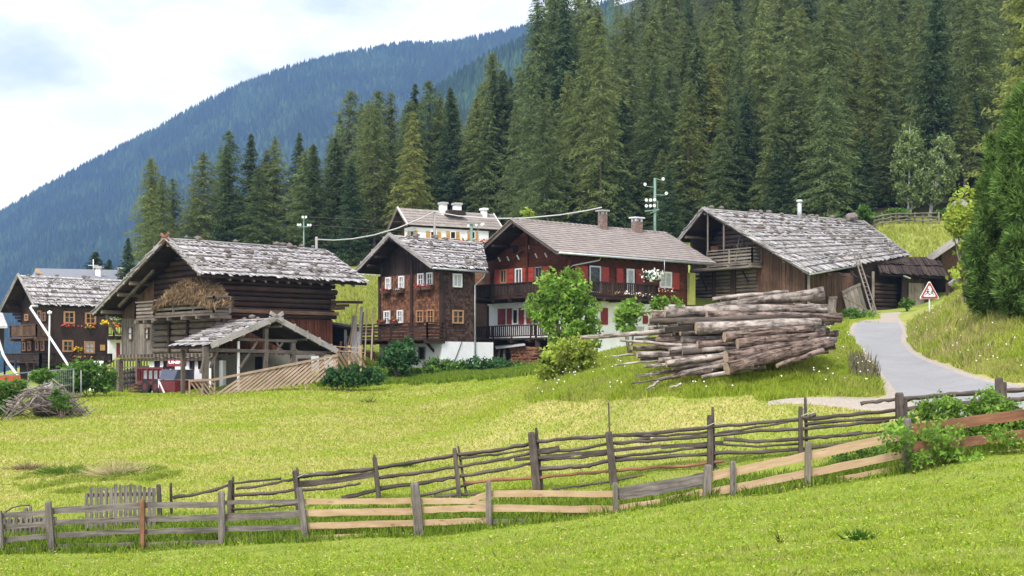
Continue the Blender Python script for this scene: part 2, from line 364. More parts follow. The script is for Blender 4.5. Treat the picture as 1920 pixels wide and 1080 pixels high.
# ------------------------------------------------------------------ ground sheet
bear = np.concatenate([np.linspace(-1.6, -.46, 16)[:-1], np.linspace(-.46, .46, 330), np.linspace(.46, 1.6, 16)[1:]])
ys = np.concatenate([np.linspace(-40, 6, 14)[:-1], np.exp(np.linspace(math.log(6), math.log(90), 210))[:-1], np.exp(np.linspace(math.log(90), math.log(720), 110))])
YY, BB = np.meshgrid(ys, bear, indexing='ij')
XX = BB * np.maximum(YY, 8)
gxs, gys = XX.ravel(), YY.ravel()
gzs = GZ(gxs, gys)
gpxs, gpys = gxs / np.maximum(gys, 1) * F + 960, HY - (gzs - Z0) / np.maximum(gys, 1) * F
inroad = inpoly(gxs, gys, ROAD)
def fbm(x, y, s, seed=0):
    r = np.zeros_like(x); a = 1; rs = np.random.RandomState(seed)
    for k in range(5):
        for j in range(3):
            th = rs.uniform(0, 6.28); ph = rs.uniform(0, 6.28)
            r += a * np.sin((x * np.cos(th) + y * np.sin(th)) / s * 6.28 + ph + 1.7 * np.sin((x * np.sin(th) - y * np.cos(th)) / s * 3.1 + ph * 2))
        a *= .55; s *= .5
    return r / 4.0
lump = fbm(gxs, gys, 9, 3) * .05 * np.clip((gys - 8) / 20, 0, 1) * np.clip((140 - gys) / 60, 0, 1)
lump[inroad] = 0
# the low rough bank crossing the meadow behind the pickets
gzs = gzs + lump
def zone_straw(x, y):
    px = x / np.maximum(y, 1) * F + 960
    s = .5 + .42 * fbm(x * .55, y, 7, 8) + .35 * fbm(x * .6, y, 2.2, 18)
    s = s * np.clip((y - 30) / 8, 0.25, 1) * np.where(y > 75, .45, 1)
    return np.clip(s + np.where((y > 37) & (y < 66), .25, 0), 0, 1)
straw = zone_straw(gxs, gys)
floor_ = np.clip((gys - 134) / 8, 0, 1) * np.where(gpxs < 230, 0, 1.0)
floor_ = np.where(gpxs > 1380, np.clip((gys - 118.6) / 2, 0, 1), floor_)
dirt = np.zeros(len(gxs))
YARD = [(1575, 590), (1700, 560), (1745, 575), (1722, 600), (1700, 625), (1590, 626), (1640, 600)]
LANE = plan([(1440, 752, 38.6), (1520, 748, 38.9), (1640, 746, 40), (1672, 738, 41.2), (1800, 785, 37.2), (1640, 770, 37.9), (1560, 763, 38.0), (1480, 757, 38.3)])
dirt[inpoly(gxs, gys, LANE)] = 1
me = bpy.data.meshes.new('ground'); nr, nc = YY.shape
me.vertices.add(nr * nc); me.vertices.foreach_set('co', np.stack([gxs, gys, gzs], 1).astype(np.float32).ravel())
ii, jj = np.meshgrid(np.arange(nr - 1), np.arange(nc - 1), indexing='ij'); a = (ii * nc + jj).ravel()
quads = np.stack([a, a + 1, a + nc + 1, a + nc], 1).astype(np.int32); nq = len(quads)
me.loops.add(nq * 4); me.loops.foreach_set('vertex_index', quads.ravel()); me.polygons.add(nq)
me.polygons.foreach_set('loop_start', np.arange(0, nq * 4, 4, dtype=np.int32)); me.polygons.foreach_set('loop_total', np.full(nq, 4, np.int32)); me.polygons.foreach_set('use_smooth', np.ones(nq, bool))
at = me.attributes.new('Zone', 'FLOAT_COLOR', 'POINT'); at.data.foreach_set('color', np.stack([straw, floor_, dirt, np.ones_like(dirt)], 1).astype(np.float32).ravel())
me.update(calc_edges=True)
m, nt, out = newmat('meadow ground')
oc = N(nt, 'ShaderNodeTexCoord').outputs['Object']; zc = N(nt, 'ShaderNodeSeparateColor'); nt.links.new(N(nt, 'ShaderNodeAttribute', attribute_name='Zone').outputs['Color'], zc.inputs[0])
n1 = noise(nt, .9, oc, 6, .7); n2 = noise(nt, 7, oc, 5, .75)
green = ramp(nt, n1, [(.3, (.13, .19, .022)), (.7, (.25, .32, .045))])
strawc = ramp(nt, n2, [(.3, (.30, .27, .08)), (.7, (.50, .44, .17))])
c = mixc(nt, zc.outputs[0], green, strawc)
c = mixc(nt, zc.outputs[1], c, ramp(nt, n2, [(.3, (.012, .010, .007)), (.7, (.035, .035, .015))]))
c = mixc(nt, zc.outputs[2], c, ramp(nt, n2, [(.3, (.20, .17, .14)), (.7, (.40, .36, .31))]))
principled(nt, out, c, .95, bump(nt, n2, .8, .06), spec=.1)
g = link('ground', me, m); g['kind'] = 'structure'; g['label'] = 'sloping green and straw meadow of the alpine hamlet'

# ------------------------------------------------------------------ road
def strip(name, A, B, mat, lift, sub=8, label=None):
    def dens(L):
        L = [V((x, y, 0)) for x, y in L]; out = []
        for i in range(len(L) - 1):
            p0 = L[max(i - 1, 0)]; p1 = L[i]; p2 = L[i + 1]; p3 = L[min(i + 2, len(L) - 1)]
            for k in range(sub):
                t = k / sub
                out.append(.5 * ((2 * p1) + (p2 - p0) * t + (2 * p0 - 5 * p1 + 4 * p2 - p3) * t * t + (3 * p1 - p0 - 3 * p2 + p3) * t ** 3))
        out.append(L[-1]); return out
    a = dens(A); b = dens(B); nx = 9; mb = MB(); rows = []
    for p, q in zip(a, b):
        r = []
        for k in range(nx):
            w = p.lerp(q, k / (nx - 1)); r.append(w)
        rows.append(r)
    flat = [w for r in rows for w in r]; z = GZ([w.x for w in flat], [w.y for w in flat])
    mb.v = [V((w.x, w.y, zz + lift - (.10 if i % nx in (0, nx - 1) else 0))) for i, (w, zz) in enumerate(zip(flat, z))]
    for i in range(len(rows) - 1):
        for k in range(nx - 1):
            o = i * nx + k; mb.face([o, o + 1, o + nx + 1, o + nx], None, True)
    o = mb.build(name, mat, None, (0, 0, 0)); o['kind'] = 'structure'; o['label'] = label; return o
m, nt, out = newmat('worn asphalt'); oc = N(nt, 'ShaderNodeTexCoord').outputs['Object']
c = ramp(nt, noise(nt, .5, oc, 8, .7), [(.3, (.21, .207, .212)), (.7, (.31, .306, .31))])
c = mixc(nt, .35, c, ramp(nt, noise(nt, 25, oc, 3, .7), [(.3, (.11, .11, .11)), (.7, (.36, .355, .36))]))
principled(nt, out, c, .75, bump(nt, noise(nt, 60, oc, 2), .2, .005), spec=.35); M['asphalt'] = m
m, nt, out = newmat('pale gravel'); oc = N(nt, 'ShaderNodeTexCoord').outputs['Object']
c = ramp(nt, noise(nt, 9, oc, 7, .8), [(.3, (.24, .20, .165)), (.7, (.44, .39, .33))])
principled(nt, out, c, .95, bump(nt, noise(nt, 14, oc, 5), .6, .03), spec=.1); M['gravel'] = m
pl = plan(RL); pr = plan(RR)
off = lambda L, dx, dy: [(x + dx, y + dy) for x, y in L]
verge = strip('road_verge', [(x - .38 if y > 40.0 else x, y - (.15 if y > 44 else .55)) for x, y in pl], [(x + .3, y + .2) for x, y in pr], M['gravel'], .045, label='pale gravel verge along the asphalt lane')
road = strip('road', pl, pr, M['asphalt'], .075, label='narrow grey asphalt road curving up to the barn')
yard = strip('path', plan([(1602, 606, 70.2), (1601, 602, 74), (1608, 597, 80), (1612, 590, 90)]), plan([(1690, 604, 70.2), (1690, 598, 74), (1692, 594, 80), (1697, 588, 90)]), M['gravel'], .05, label='earth yard track beside the ladder barn')
lane = strip('path', plan([(1440, 752, 38.7), (1520, 750, 38.9), (1600, 748, 39.4), (1668, 742, 40.9)]), plan([(1440, 757, 38.2), (1520, 760, 38.0), (1600, 764, 37.7), (1690, 768, 37.8)]), M['gravel'], .02, label='pale gravel track leaving the road behind the rail fence')

# ------------------------------------------------------------------ far mountain and its forest
RIDGE = [(-900, 560), (-300, 470), (0, 395), (62, 357), (190, 288), (295, 236), (370, 192), (450, 154), (545, 119), (650, 94), (755, 76), (830, 77), (950, 52), (1050, 30), (1250, -30), (1600, -120)]
RIDGE2 = [(-200, 900), (200, 640), (480, 470), (640, 330), (760, 215), (820, 157), (880, 115), (950, 79), (1010, 50), (1100, 10), (1400, -80), (1800, -150)]
def mountain(name, ridge, d0, d1, zfoot, seed, label, nt_, hmin, hmax, colr, pxr):
    rx = np.array([r[0] for r in ridge], float); ry = np.array([r[1] for r in ridge], float)
    nb, nv = 150, 40
    b = np.linspace(rx[0], rx[-1], nb); v = np.concatenate([np.linspace(0, 1, nv), np.linspace(1.03, 1.3, 6)])
    def surf(px, v):
        ridz = Z0 + (HY - np.interp(px, rx, ry)) / F * d1
        ridz = ridz - hmax * .7
        wob = fbm(px * 3, v * 900, 700, seed) * .05
        vv = np.clip(v + wob * np.sin(np.clip(v, 0, 1) * math.pi), 0, 2)
        d = d0 + (d1 - d0) * vv
        up = np.where(v <= 1, v ** .92, 1 - (v - 1) * 1.1)
        z = zfoot + (ridz - zfoot) * up
        z = z + fbm(px * 2.2, v * 500, 320, seed + 5) * 14 * np.sin(np.clip(v, 0, 1) * math.pi)
        return (px - 960) / F * d, d, z
    Pg, Vg = np.meshgrid(b, v, indexing='ij'); x, y, z = surf(Pg.ravel(), Vg.ravel())
    nvv = len(v); mb = MB(); mb.v = [V(t) for t in zip(x, y, z)]
    for i in range(nb - 1):
        for k in range(nvv - 1):
            o = i * nvv + k; mb.face([o, o + nvv, o + nvv + 1, o + 1], None, True)
    o = mb.build(name, M['far_ground'], None, (0, 0, 0)); o['kind'] = 'structure'; o['label'] = label
    rs = np.random.RandomState(seed)
    n = nt_; px = rs.uniform(pxr[0], pxr[1], n); vv = rs.uniform(0.12, 1.0, n) ** .85; vv[:n // 14] = rs.uniform(.985, 1.0, n // 14)
    x, y, z = surf(px, vv); h = rs.uniform(hmin, hmax, n) * (1 - .25 * (rs.rand(n) < .3)); r = h * rs.uniform(.17, .26, n)
    seg = 5; tris = []
    ang = rs.uniform(0, 6.28, n)
    base = np.stack([x, y, z - 1], 1)
    for lo, hi, rr in ((.05, .75, 1.0), (.45, 1.0, .62)):
        for k in range(seg):
            a0 = ang + 2 * math.pi * k / seg; a1 = ang + 2 * math.pi * (k + 1) / seg
            p0 = base + np.stack([np.cos(a0) * r * rr, np.sin(a0) * r * rr, h * lo], 1)
            p1 = base + np.stack([np.cos(a1) * r * rr, np.sin(a1) * r * rr, h * (lo + rs.uniform(-.06, .06, n))], 1)
            p2 = base + np.stack([0 * h, 0 * h, h * hi], 1)
            tris.append(np.stack([p0, p1, p2], 1))
    t = np.stack(tris, 1).reshape(-1, 3)      # n, 10, 3, 3
    cv = np.array(colr)[rs.randint(0, len(colr), n)] * rs.uniform(.7, 1.3, (n, 1))
    patch = .75 + .5 * (fbm(x, y, 260, seed + 9) > .1)
    cv = cv * patch[:, None]
    return npmesh('mountain_forest', t, 3, np.repeat(cv, 10, 0))
M['far_ground'] = plain('far forest floor', (.045, .062, .03), .95, var=.3, scale=.02)
FARC = [(.05, .085, .03), (.035, .066, .028), (.07, .115, .035), (.042, .075, .03)]
fm = mountain('mountain', RIDGE, 1500, 3000, -120, 4, 'long wooded mountain ridge fading blue in the distance', 30000, 14, 21, FARC, (-220, 1150))
o = link('mountain_forest', fm, M['far_trees']); setp(o, 'blue hazed conifer forest covering the distant mountain', None, None, 'stuff')
fm = mountain('mountain', RIDGE2, 800, 1500, -90, 21, 'nearer wooded hillside in front of the blue ridge', 9000, 11, 16, [(.05, .095, .03), (.065, .115, .035), (.04, .075, .03)], (560, 1150))
o = link('mountain_forest', fm, M['far_trees']); setp(o, 'green forest on the nearer hill beside the tall larches', None, None, 'stuff')

# ------------------------------------------------------------------ haze
HD = 0.00020
mb = MB(); mb.hexa([(-3600, -300, -420), (3600, -300, -420), (3600, -300, 1350), (-3600, -300, 1350), (-3600, 3700, -420), (3600, 3700, -420), (3600, 3700, 1350), (-3600, 3700, 1350)])
m, nt, out = newmat('mountain air'); vol = N(nt, 'ShaderNodeVolumePrincipled'); vol.inputs['Color'].default_value = (.26, .47, .93, 1); vol.inputs['Density'].default_value = HD; vol.inputs['Anisotropy'].default_value = .1
nt.links.new(vol.outputs[0], out.inputs['Volume'])
hz = mb.build('haze', m, None, (0, 0, 0)); bm_ = bmesh.new(); bm_.from_mesh(hz.data); bmesh.ops.recalc_face_normals(bm_, faces=bm_.faces); bm_.to_mesh(hz.data); bm_.free()
setp(hz, 'thin blue mountain air', None, None, 'stuff')

# ------------------------------------------------------------------ sky, sun, camera
SUN_EL, SUN_AZ = R(52), R(202)       # azimuth measured clockwise from +Y (the viewing direction)
w = bpy.data.worlds.new('World'); S.world = w; w.use_nodes = True; nt = w.node_tree; nt.nodes.clear()
wo = N(nt, 'ShaderNodeOutputWorld'); bg = N(nt, 'ShaderNodeBackground'); bg.inputs[1].default_value = .1
sky = N(nt, 'ShaderNodeTexSky'); sky.sky_type = 'NISHITA'; sky.sun_disc = False; sky.sun_elevation = SUN_EL; sky.sun_rotation = SUN_AZ; sky.air_density = 1.2; sky.dust_density = 1.5
tc = N(nt, 'ShaderNodeTexCoord'); mp = N(nt, 'ShaderNodeMapping'); mp.inputs['Scale'].default_value = (1, 1, 2.2); mp.inputs['Location'].default_value = (.35, 0, .62); nt.links.new(tc.outputs['Generated'], mp.inputs[0])
cl = noise(nt, 5.2, mp.outputs[0], 7, .55); cl2 = noise(nt, 11, mp.outputs[0], 6, .6)
cover = ramp(nt, cl, [(.30, (.45,) * 3), (.50, (1, 1, 1))])
ctone = ramp(nt, cl2, [(.30, (5.7, 6.1, 7.0)), (.50, (8.6, 8.6, 8.8)), (.65, (11.4, 10.9, 10.3))])
c2 = ramp(nt, cl, [(.38, (6.0, 6.4, 7.3)), (.56, (11.4, 10.9, 10.3))])
ctone = mixc(nt, .55, ctone, c2)
c = mixc(nt, cover, sky.outputs[0], ctone)
nt.links.new(c, bg.inputs[0]); nt.links.new(bg.outputs[0], wo.inputs[0])
sl = bpy.data.lights.new('sun', 'SUN'); sl.energy = 2.3; sl.angle = R(12); sl.color = (1, .955, .88)
so = bpy.data.objects.new('sun', sl); COL.objects.link(so)
dirs = V((math.sin(SUN_AZ) * math.cos(SUN_EL), math.cos(SUN_AZ) * math.cos(SUN_EL), math.sin(SUN_EL)))
so.rotation_euler = dirs.to_track_quat('Z', 'Y').to_euler(); so.location = dirs * 300
cam = bpy.data.cameras.new('camera'); co = bpy.data.objects.new('camera', cam); COL.objects.link(co); S.camera = co
co.location = (0, 0, Z0); co.rotation_euler = (R(90), 0, 0); cam.sensor_fit = 'HORIZONTAL'; cam.sensor_width = 36; cam.lens = 36 * F / 1920
cam.shift_y = (HY - 540) / 1920; cam.clip_start = .1; cam.clip_end = 12000
S.view_settings.view_transform = 'Standard'; S.view_settings.look = 'None'; S.view_settings.exposure = 1.0; S.view_settings.gamma = 1
S.render.engine = 'CYCLES'; S.cycles.use_denoising = True; S.cycles.max_bounces = 6; S.cycles.volume_bounces = 0; S.cycles.transparent_max_bounces = 4; S.cycles.sample_clamp_indirect = 6
# ------------------------------------------------------------------ building frames
class Face:
    """vertical wall plane: o + a*ax + z, outward normal n"""
    def __init__(s, o, ax, n): s.o = V(o); s.ax = V(ax); s.n = V(n)
    def pt(s, a, z, out=0.0): p = s.o + s.ax * a + s.n * out; return V((p.x, p.y, z))
    def pix(s, px, py, out=0.0):
        o = s.o + s.n * out; k = (px - 960) / F
        a = (k * o.y - o.x) / (s.ax.x - k * s.ax.y); d = o.y + a * s.ax.y
        return a, Z0 + (HY - py) / F * d
    def q(s, px, py, out=0.0): a, z = s.pix(px, py, out); return s.pt(a, z, out)
    def rect(s, x0, y0, x1, y1):
        a0, za = s.pix(x0, (y0 + y1) / 2); a1, zb = s.pix(x1, (y0 + y1) / 2)
        _, zt = s.pix((x0 + x1) / 2, y0); _, zl = s.pix((x0 + x1) / 2, y1)
        return min(a0, a1), max(a0, a1), zl, zt
    def box(s, mb, a0, a1, z0, z1, o0, o1):
        mb.hexa([s.pt(a0, z0, o0), s.pt(a1, z0, o0), s.pt(a1, z1, o0), s.pt(a0, z1, o0), s.pt(a0, z0, o1), s.pt(a1, z0, o1), s.pt(a1, z1, o1), s.pt(a0, z1, o1)])
class Bld:
    def __init__(s, px, d, ang, zb=None):
        a = R(ang); s.u = V((math.sin(a), math.cos(a), 0)); s.v = V((-math.cos(a), math.sin(a), 0))
        s.o = V(((px - 960) / F * d, d, 0)); s.zb = zb if zb is not None else gz(s.o.x, s.o.y); s.o.z = s.zb
        s.G = Face(s.o, s.v, -s.u); s.L = Face(s.o, s.u, -s.v)
    def w(s, a, t, z): p = s.o + s.u * a + s.v * t; return V((p.x, p.y, z))
    def Gat(s, sv): return Face(s.o + s.u * sv, s.v, -s.u)
    def Lat(s, tv): return Face(s.o + s.v * tv, s.u, -s.v)
def zz(ox, oy, sc): return lambda x, y: (ox + sc * x, oy + sc * y)
z1 = zz(0, 480, .2962); z2 = zz(160, 420, .3149); z3 = zz(640, 360, .3148); z4 = zz(860, 360, .3149); z5 = zz(1240, 360, .2917)

def window(fc, x0, y0, x1, y1, parent, fm='white_paint', nx=2, ny=2, out=.0, pane='glass', sh=None, shm='red_paint', fw=.09):
    a0, a1, zl, zt = fc.rect(x0, y0, x1, y1); mb = MB()
    fc.box(mb, a0, a0 + fw, zl, zt, out + .01, out + .10); fc.box(mb, a1 - fw, a1, zl, zt, out + .01, out + .10)
    fc.box(mb, a0 + fw, a1 - fw, zt - fw, zt, out + .012, out + .098); fc.box(mb, a0 + fw, a1 - fw, zl, zl + fw, out + .012, out + .102)
    for i in range(1, nx): c = a0 + (a1 - a0) * i / nx; fc.box(mb, c - .03, c + .03, zl + fw, zt - fw, out + .03, out + .08)
    for i in range(1, ny): c = zl + (zt - zl) * i / ny; fc.box(mb, a0 + fw, a1 - fw, c - .02, c + .02, out + .035, out + .075)
    w = mb.build('window', M[fm], parent)
    mb = MB(); fc.box(mb, a0 + fw * .8, a1 - fw * .8, zl + fw * .8, zt - fw * .8, out + .015, out + .03); mb.build('pane', M[pane], w)
    for side in (sh or ''):
        wd = (a1 - a0) * .62; mb = MB()
        b0, b1 = ((a0 - wd - .02, a0 - .02) if side == 'a' else (a1 + .02, a1 + wd + .02))
        fc.box(mb, b0, b1, zl, zt, out + .02, out + .07)
        fc.box(mb, b0 + .06, b1 - .06, zl + .25, zl + .33, out + .07, out + .09); fc.box(mb, b0 + .06, b1 - .06, zt - .33, zt - .25, out + .07, out + .09)
        mb.build('shutter', M[shm], w)
    return w
def shutter(fc, x0, y0, x1, y1, parent, mat='red_paint', out=.02):
    a0, a1, zl, zt = fc.rect(x0, y0, x1, y1); mb = MB(); fc.box(mb, a0, a1, zl, zt, out, out + .05)
    fc.box(mb, a0 + .05, a1 - .05, zl + .22, zl + .31, out + .05, out + .075); fc.box(mb, a0 + .05, a1 - .05, zt - .31, zt - .22, out + .05, out + .075)
    n = max(2, int((a1 - a0) / .16))
    for i in range(1, n): c = a0 + (a1 - a0) * i / n; fc.box(mb, c - .006, c + .006, zl + .01, zt - .01, out + .045, out + .054)
    return mb.build('shutter', M[mat], parent)
def slab(fc, x0, y0, x1, y1, name, mat, parent, o0=.01, o1=.06):
    a0, a1, zl, zt = fc.rect(x0, y0, x1, y1); mb = MB(); fc.box(mb, a0, a1, zl, zt, o0, o1); return mb.build(name, M[mat], parent)
def vplanks(fc, a0, a1, zlo, zhi, name, mat, parent, w=.22, o=.0, th=.05):
    """vertical boards; zlo/zhi numbers or functions of a"""
    f0 = zlo if callable(zlo) else (lambda a: zlo); f1 = zhi if callable(zhi) else (lambda a: zhi)
    mb = MB(); a = a0
    while a < a1 - .02:
        b = min(a + w * U(.7, 1.3), a1); t = th * U(.7, 1.5); g = .012
        mb.hexa([fc.pt(a + g, f0(a) - U(0, .06), o), fc.pt(b - g, f0(b) - U(0, .06), o), fc.pt(b - g, f1(b), o), fc.pt(a + g, f1(a), o),
                 fc.pt(a + g, f0(a) - U(0, .06), o + t), fc.pt(b - g, f0(b) - U(0, .06), o + t), fc.pt(b - g, f1(b), o + t), fc.pt(a + g, f1(a), o + t)])
        a = b
    return mb.build(name, M[mat], parent)
def logs(fc, ivals, z0, z1, name, mat, parent, h=.26, o=.0, th=.2, ends=.0, lim=None):
    """stack of squared logs; ivals(z) -> (a0, a1)"""
    mb = MB(); z = z0
    while z < z1 - .05:
        hh = h * U(.9, 1.1); a0, a1 = ivals(z + hh)
        if a1 - a0 > .3:
            e0 = U(.0, ends); e1 = U(.0, ends); k = U(-.03, .03)
            p = fc.pt(a0 - e0, z + hh / 2, o + k); q = fc.pt(a1 + e1, z + hh / 2 + U(-.02, .02), o + k)
            mb.tube([p, p.lerp(q, .33) + V((0, 0, U(-.02, .02))), p.lerp(q, .66) + V((0, 0, U(-.02, .02))), q], [hh * .5 * U(.92, 1.04) for _ in range(4)], 8, .08)
        z += hh
    return mb.build(name, M[mat], parent)
def gable(fc, pts, name, mat, parent, th=.18, out=-.02):
    mb = MB(); mb.prism([fc.pt(a, z, out) for a, z in pts], fc.n * -th); return mb.build(name, M[mat], parent)

def roofplane(c00, c10, c11, c01, th, parent, mat, name='roof', kind='shake', row=.62, wmin=.11, wmax=.30, stones=None, seed=1):
    """c00 front eave, c10 far eave, c11 far ridge, c01 front ridge (world)"""
    c00, c10, c11, c01 = map(V, (c00, c10, c11, c01)); rnd = random.Random(seed)
    n = (c10 - c00).cross(c01 - c00).normalized()
    if n.z < 0: n = -n
    def pt(a, b, h=0): return (c00.lerp(c10, a)).lerp(c01.lerp(c11, a), b) + n * h
    mb = MB(); K = 8
    for i in range(K):
        for j in range(K):
            a0_, a1_, b0_, b1_ = i / K, (i + 1) / K, j / K, (j + 1) / K; q_ = ((a0_, b0_), (a1_, b0_), (a1_, b1_), (a0_, b1_)); mb.hexa([pt(a, b, -.06 - th) for a, b in q_] + [pt(a, b, -.06) for a, b in q_])
    base = mb.build(name, M['plank_dark'], parent)
    W = ((c10 - c00).length + (c11 - c01).length) / 2; H = ((c01 - c00).length + (c11 - c10).length) / 2
    mb = MB(); nr = max(2, int(H / row))
    for i in range(nr):
        b0 = i / nr; b1 = (i + 1) / nr; a = -.012
        while a < 1.005:
            w = rnd.uniform(wmin, wmax) / W; a1 = min(a + w, 1.012); g = .006 / W * (1 if kind == 'tile' else 2)
            if kind == 'tile': j0 = rnd.uniform(-.004, .004); lo = .06; hi = .022; t = .028; ov = .06 / H; j1 = 0
            else: j0 = rnd.uniform(-.10, .10) / H; lo = .095 + rnd.uniform(-.03, .08); hi = .02 + rnd.uniform(0, .03); t = .03; ov = .16 / H; j1 = rnd.uniform(-.02, .02)
            bb0 = b0 - j0 - (.02 if i == 0 else 0); bb1 = min(b1 + ov, 1.0)
            sk = rnd.uniform(-.025, .025) / W if kind != 'tile' else 0
            mb.hexa([pt(a + g, bb0, lo - t), pt(a1 - g, bb0, lo - t + j1), pt(a1 - g + sk, bb1, hi - t), pt(a + g + sk, bb1, hi - t),
                     pt(a + g, bb0, lo), pt(a1 - g, bb0, lo + j1), pt(a1 - g + sk, bb1, hi), pt(a + g + sk, bb1, hi)])
            a = a1
    mb.build('tile_cover' if kind == 'tile' else 'shake_cover', M[mat], base)
    if stones:
        label, grp, cnt, poles = stones
        mb = MB()
        for i in range(poles):
            b = (i + .55) / poles + rnd.uniform(-.02, .02); p = [pt(k / 6 * .98 + .01, b + rnd.uniform(-.006, .006), .13) for k in range(7)]
            mb.tube(p, [.055 * rnd.uniform(.8, 1.1) for _ in range(7)], 6, .1)
        mb.build('weight_pole', M['shake_edge'], base)
        for i in range(cnt):
            if i % 5 == 4: b = 1.0; a = rnd.uniform(.03, .97)
            else: k = rnd.randrange(poles); b = (k + .55) / poles + rnd.uniform(.005, .03); a = rnd.uniform(.03, .97)
            r = rnd.uniform(.13, .22); c = pt(a, b, .13 + r * .35)
            mb = MB(); mb.blob((0, 0, 0), r, 1, .22, (1.2, .95, .6)); mb.v = [q + c for q in mb.v]
            st = mb.build('roof_stone', M['stone']); setp(st, label, 'stone', grp)
    return base, pt
def edgeboard(parent, a, b, w=.28, th=.06, mat='shake_edge', pegs=0):
    a = V(a); b = V(b); mb = MB(); mb.beam(a, b, th, w, UP)
    d = (b - a)
    for i in range(pegs):
        p = a.lerp(b, (i + .5) / pegs); mb.beam(p - UP * .2, p + UP * .24, .09, .07, d.normalized())
    return mb.build('bargeboard', M[mat], parent)
def rafters(parent, B, s0, s1, t, z, n, ln=.5, r=.07, dz=.25, mat='log_grey'):
    for i in range(n):
        s = s0 + (s1 - s0) * (i + .5) / n; p = B.w(s, t, z); q = B.w(s, t + ln, z + dz); mb = MB(); mb.tube([p, q], r, 7, .1); mb.build('rafter', M[mat], parent)
def purlins(parent, B, s0, s1, tz, r=.11, mat='log_grey'):
    for t, z in tz: mb = MB(); mb.tube([B.w(s0, t, z), B.w(s1, t, z)], r, 8, .08); mb.build('purlin', M[mat], parent)
def flowers(name, pts, mats, label, cat='flowers', n=60, size=.05, spread=.16, group=None, parent=None, leaf='leaf_dark'):
    """a planted trough: leaves and petals along a polyline"""
    c = np.array([tuple(p) for p in pts], float); k = RS.randint(0, max(1, len(c) - 1), n); f = RS.rand(n, 1)
    base = c[k] * (1 - f) + c[np.minimum(k + 1, len(c) - 1)] * f if len(c) > 1 else np.repeat(c, n, 0)
    base = base + RS.normal(0, 1, (n, 3)) * np.array([spread, spread, spread * .7])
    a = unit(RS.normal(0, 1, (n, 3))); b = unit(np.cross(a, RS.normal(0, 1, (n, 3))))
    sz = size * RS.uniform(.6, 1.5, (n, 1)); vv = diamonds(base, a * sz, b * sz * .7)
    me = npmesh(name, vv - np.tile(c.mean(0), (len(vv), 1)), 4)
    ms = [M[leaf]] + [M[x] for x in mats]
    me.polygons.foreach_set('material_index', RS.choice(len(ms), n, p=[.4] + [.6 / len(mats)] * len(mats)).astype(np.int32))
    o = link(name, me, ms, None, tuple(c.mean(0))); return setp(o, label, cat, group)
def railing(fc, parent, a0, a1, zf, zt, dep, mats=('plank_dark', 'plank_dark'), bal=.16, bw=.08, floor=.12, sides='01', rails=None, posts=None, wob=0.0, under=.0):
    """balcony: floor slab from the wall out to dep, front and side railing"""
    mb = MB(); fc.box(mb, a0, a1, zf - floor, zf, .0, dep)
    for i in range(max(2, int((a1 - a0) / 1.6)) + 1):
        a = a0 + .1 + (a1 - a0 - .2) * i / max(2, int((a1 - a0) / 1.6)); fc.box(mb, a - .08, a + .08, zf - floor - .18, zf - floor, -.1, dep + .12)
    b = mb.build('balcony', M[mats[0]], parent)
    mb = MB(); segs = [(fc.pt(a0, zf, dep), fc.pt(a1, zf, dep))]
    if '0' in sides: segs.append((fc.pt(a0, zf, 0), fc.pt(a0, zf, dep)))
    if '1' in sides: segs.append((fc.pt(a1, zf, 0), fc.pt(a1, zf, dep)))
    h = zt - zf
    for p, q in segs:
        L = (q - p).length; nrm = (q - p).normalized().cross(UP)
        mb.beam(p + UP * h, q + UP * h, .12, .07)
        if rails:
            for f in rails: mb.beam(p + UP * h * f + V((0, 0, U(-wob, wob))), q + UP * h * f + V((0, 0, U(-wob, wob))), .05, .13)
        else:
            mb.beam(p + UP * .12, q + UP * .12, .09, .07)
            k = max(2, int(L / bal))
            for i in range(k):
                c = p.lerp(q, (i + .5) / k); mb.beam(c + UP * .12, c + UP * (h - .03), bw, .03, nrm)
        k = max(1, int(L / 1.7))
        for i in range(k + 1):
            c = p.lerp(q, i / k); mb.beam(c - UP * under, c + UP * (h + .02), .11, .11)
    mb.build('railing', M[mats[1]], b)
    return b
# ================================================================== hay barn (near, large, shake roof)
B = Bld(405, 76, 47); zb = gz(B.o.x, B.o.y); HB = B
barn = thing('hay_barn', B.o, 'big weathered log hay barn with a silver shake roof and hay on its gable rack', 'barn')
ov = 1.3; GF = B.Gat(-ov)
tr, zr = GF.pix(311, 448); tl, zl = GF.pix(174, 588); te, ze = GF.pix(377, 514)
sfar = B.Lat(tr).pix(609, 470)[0]; sfe = B.Lat(te).pix(689, 533)[0]; sR = (sfar + sfe) / 2
lenB = B.L.pix(626, 580)[0]
E0, E1, R1, R0 = B.w(-ov, te, ze), B.w(sfe, te, ze), B.w(sfar, tr, zr), B.w(-ov, tr, zr)
L0, L1 = B.w(-ov, tl, zl), B.w(sR, tl, zl)
roofplane(E0, E1, R1, R0, .12, barn, 'shake', stones=('grey stone weighing down the silver shakes of the hay barn roof', 'weight stones on the hay barn roof', 46, 7), seed=3, row=.42, wmin=.09, wmax=.22)
roofplane(L1, L0, R0, R1, .12, barn, 'shake', seed=4, row=.8)
edgeboard(barn, E0 + V((0, 0, .02)), R0 + V((0, 0, .1)), .26, .07, pegs=7); edgeboard(barn, L0, R0 + V((0, 0, .06)), .24, .07, pegs=10)
mb = MB(); q = B.w(-ov - .06, tr, zr); mb.beam(q + B.v * .45 + V((0, 0, -.15)), q - B.v * .45 + V((0, 0, .3)), .07, .16); mb.beam(q - B.v * .45 + V((0, 0, -.15)), q + B.v * .45 + V((0, 0, .3)), .07, .16); mb.build('gable_cross', M['wood_orange'], barn)
def roofz(t): return ze + (zr - ze) * (t - te) / (tr - te) if t <= tr else zl + (zr - zl) * (tl - t) / (tl - tr)
tW = B.G.pix(224, 630)[0]
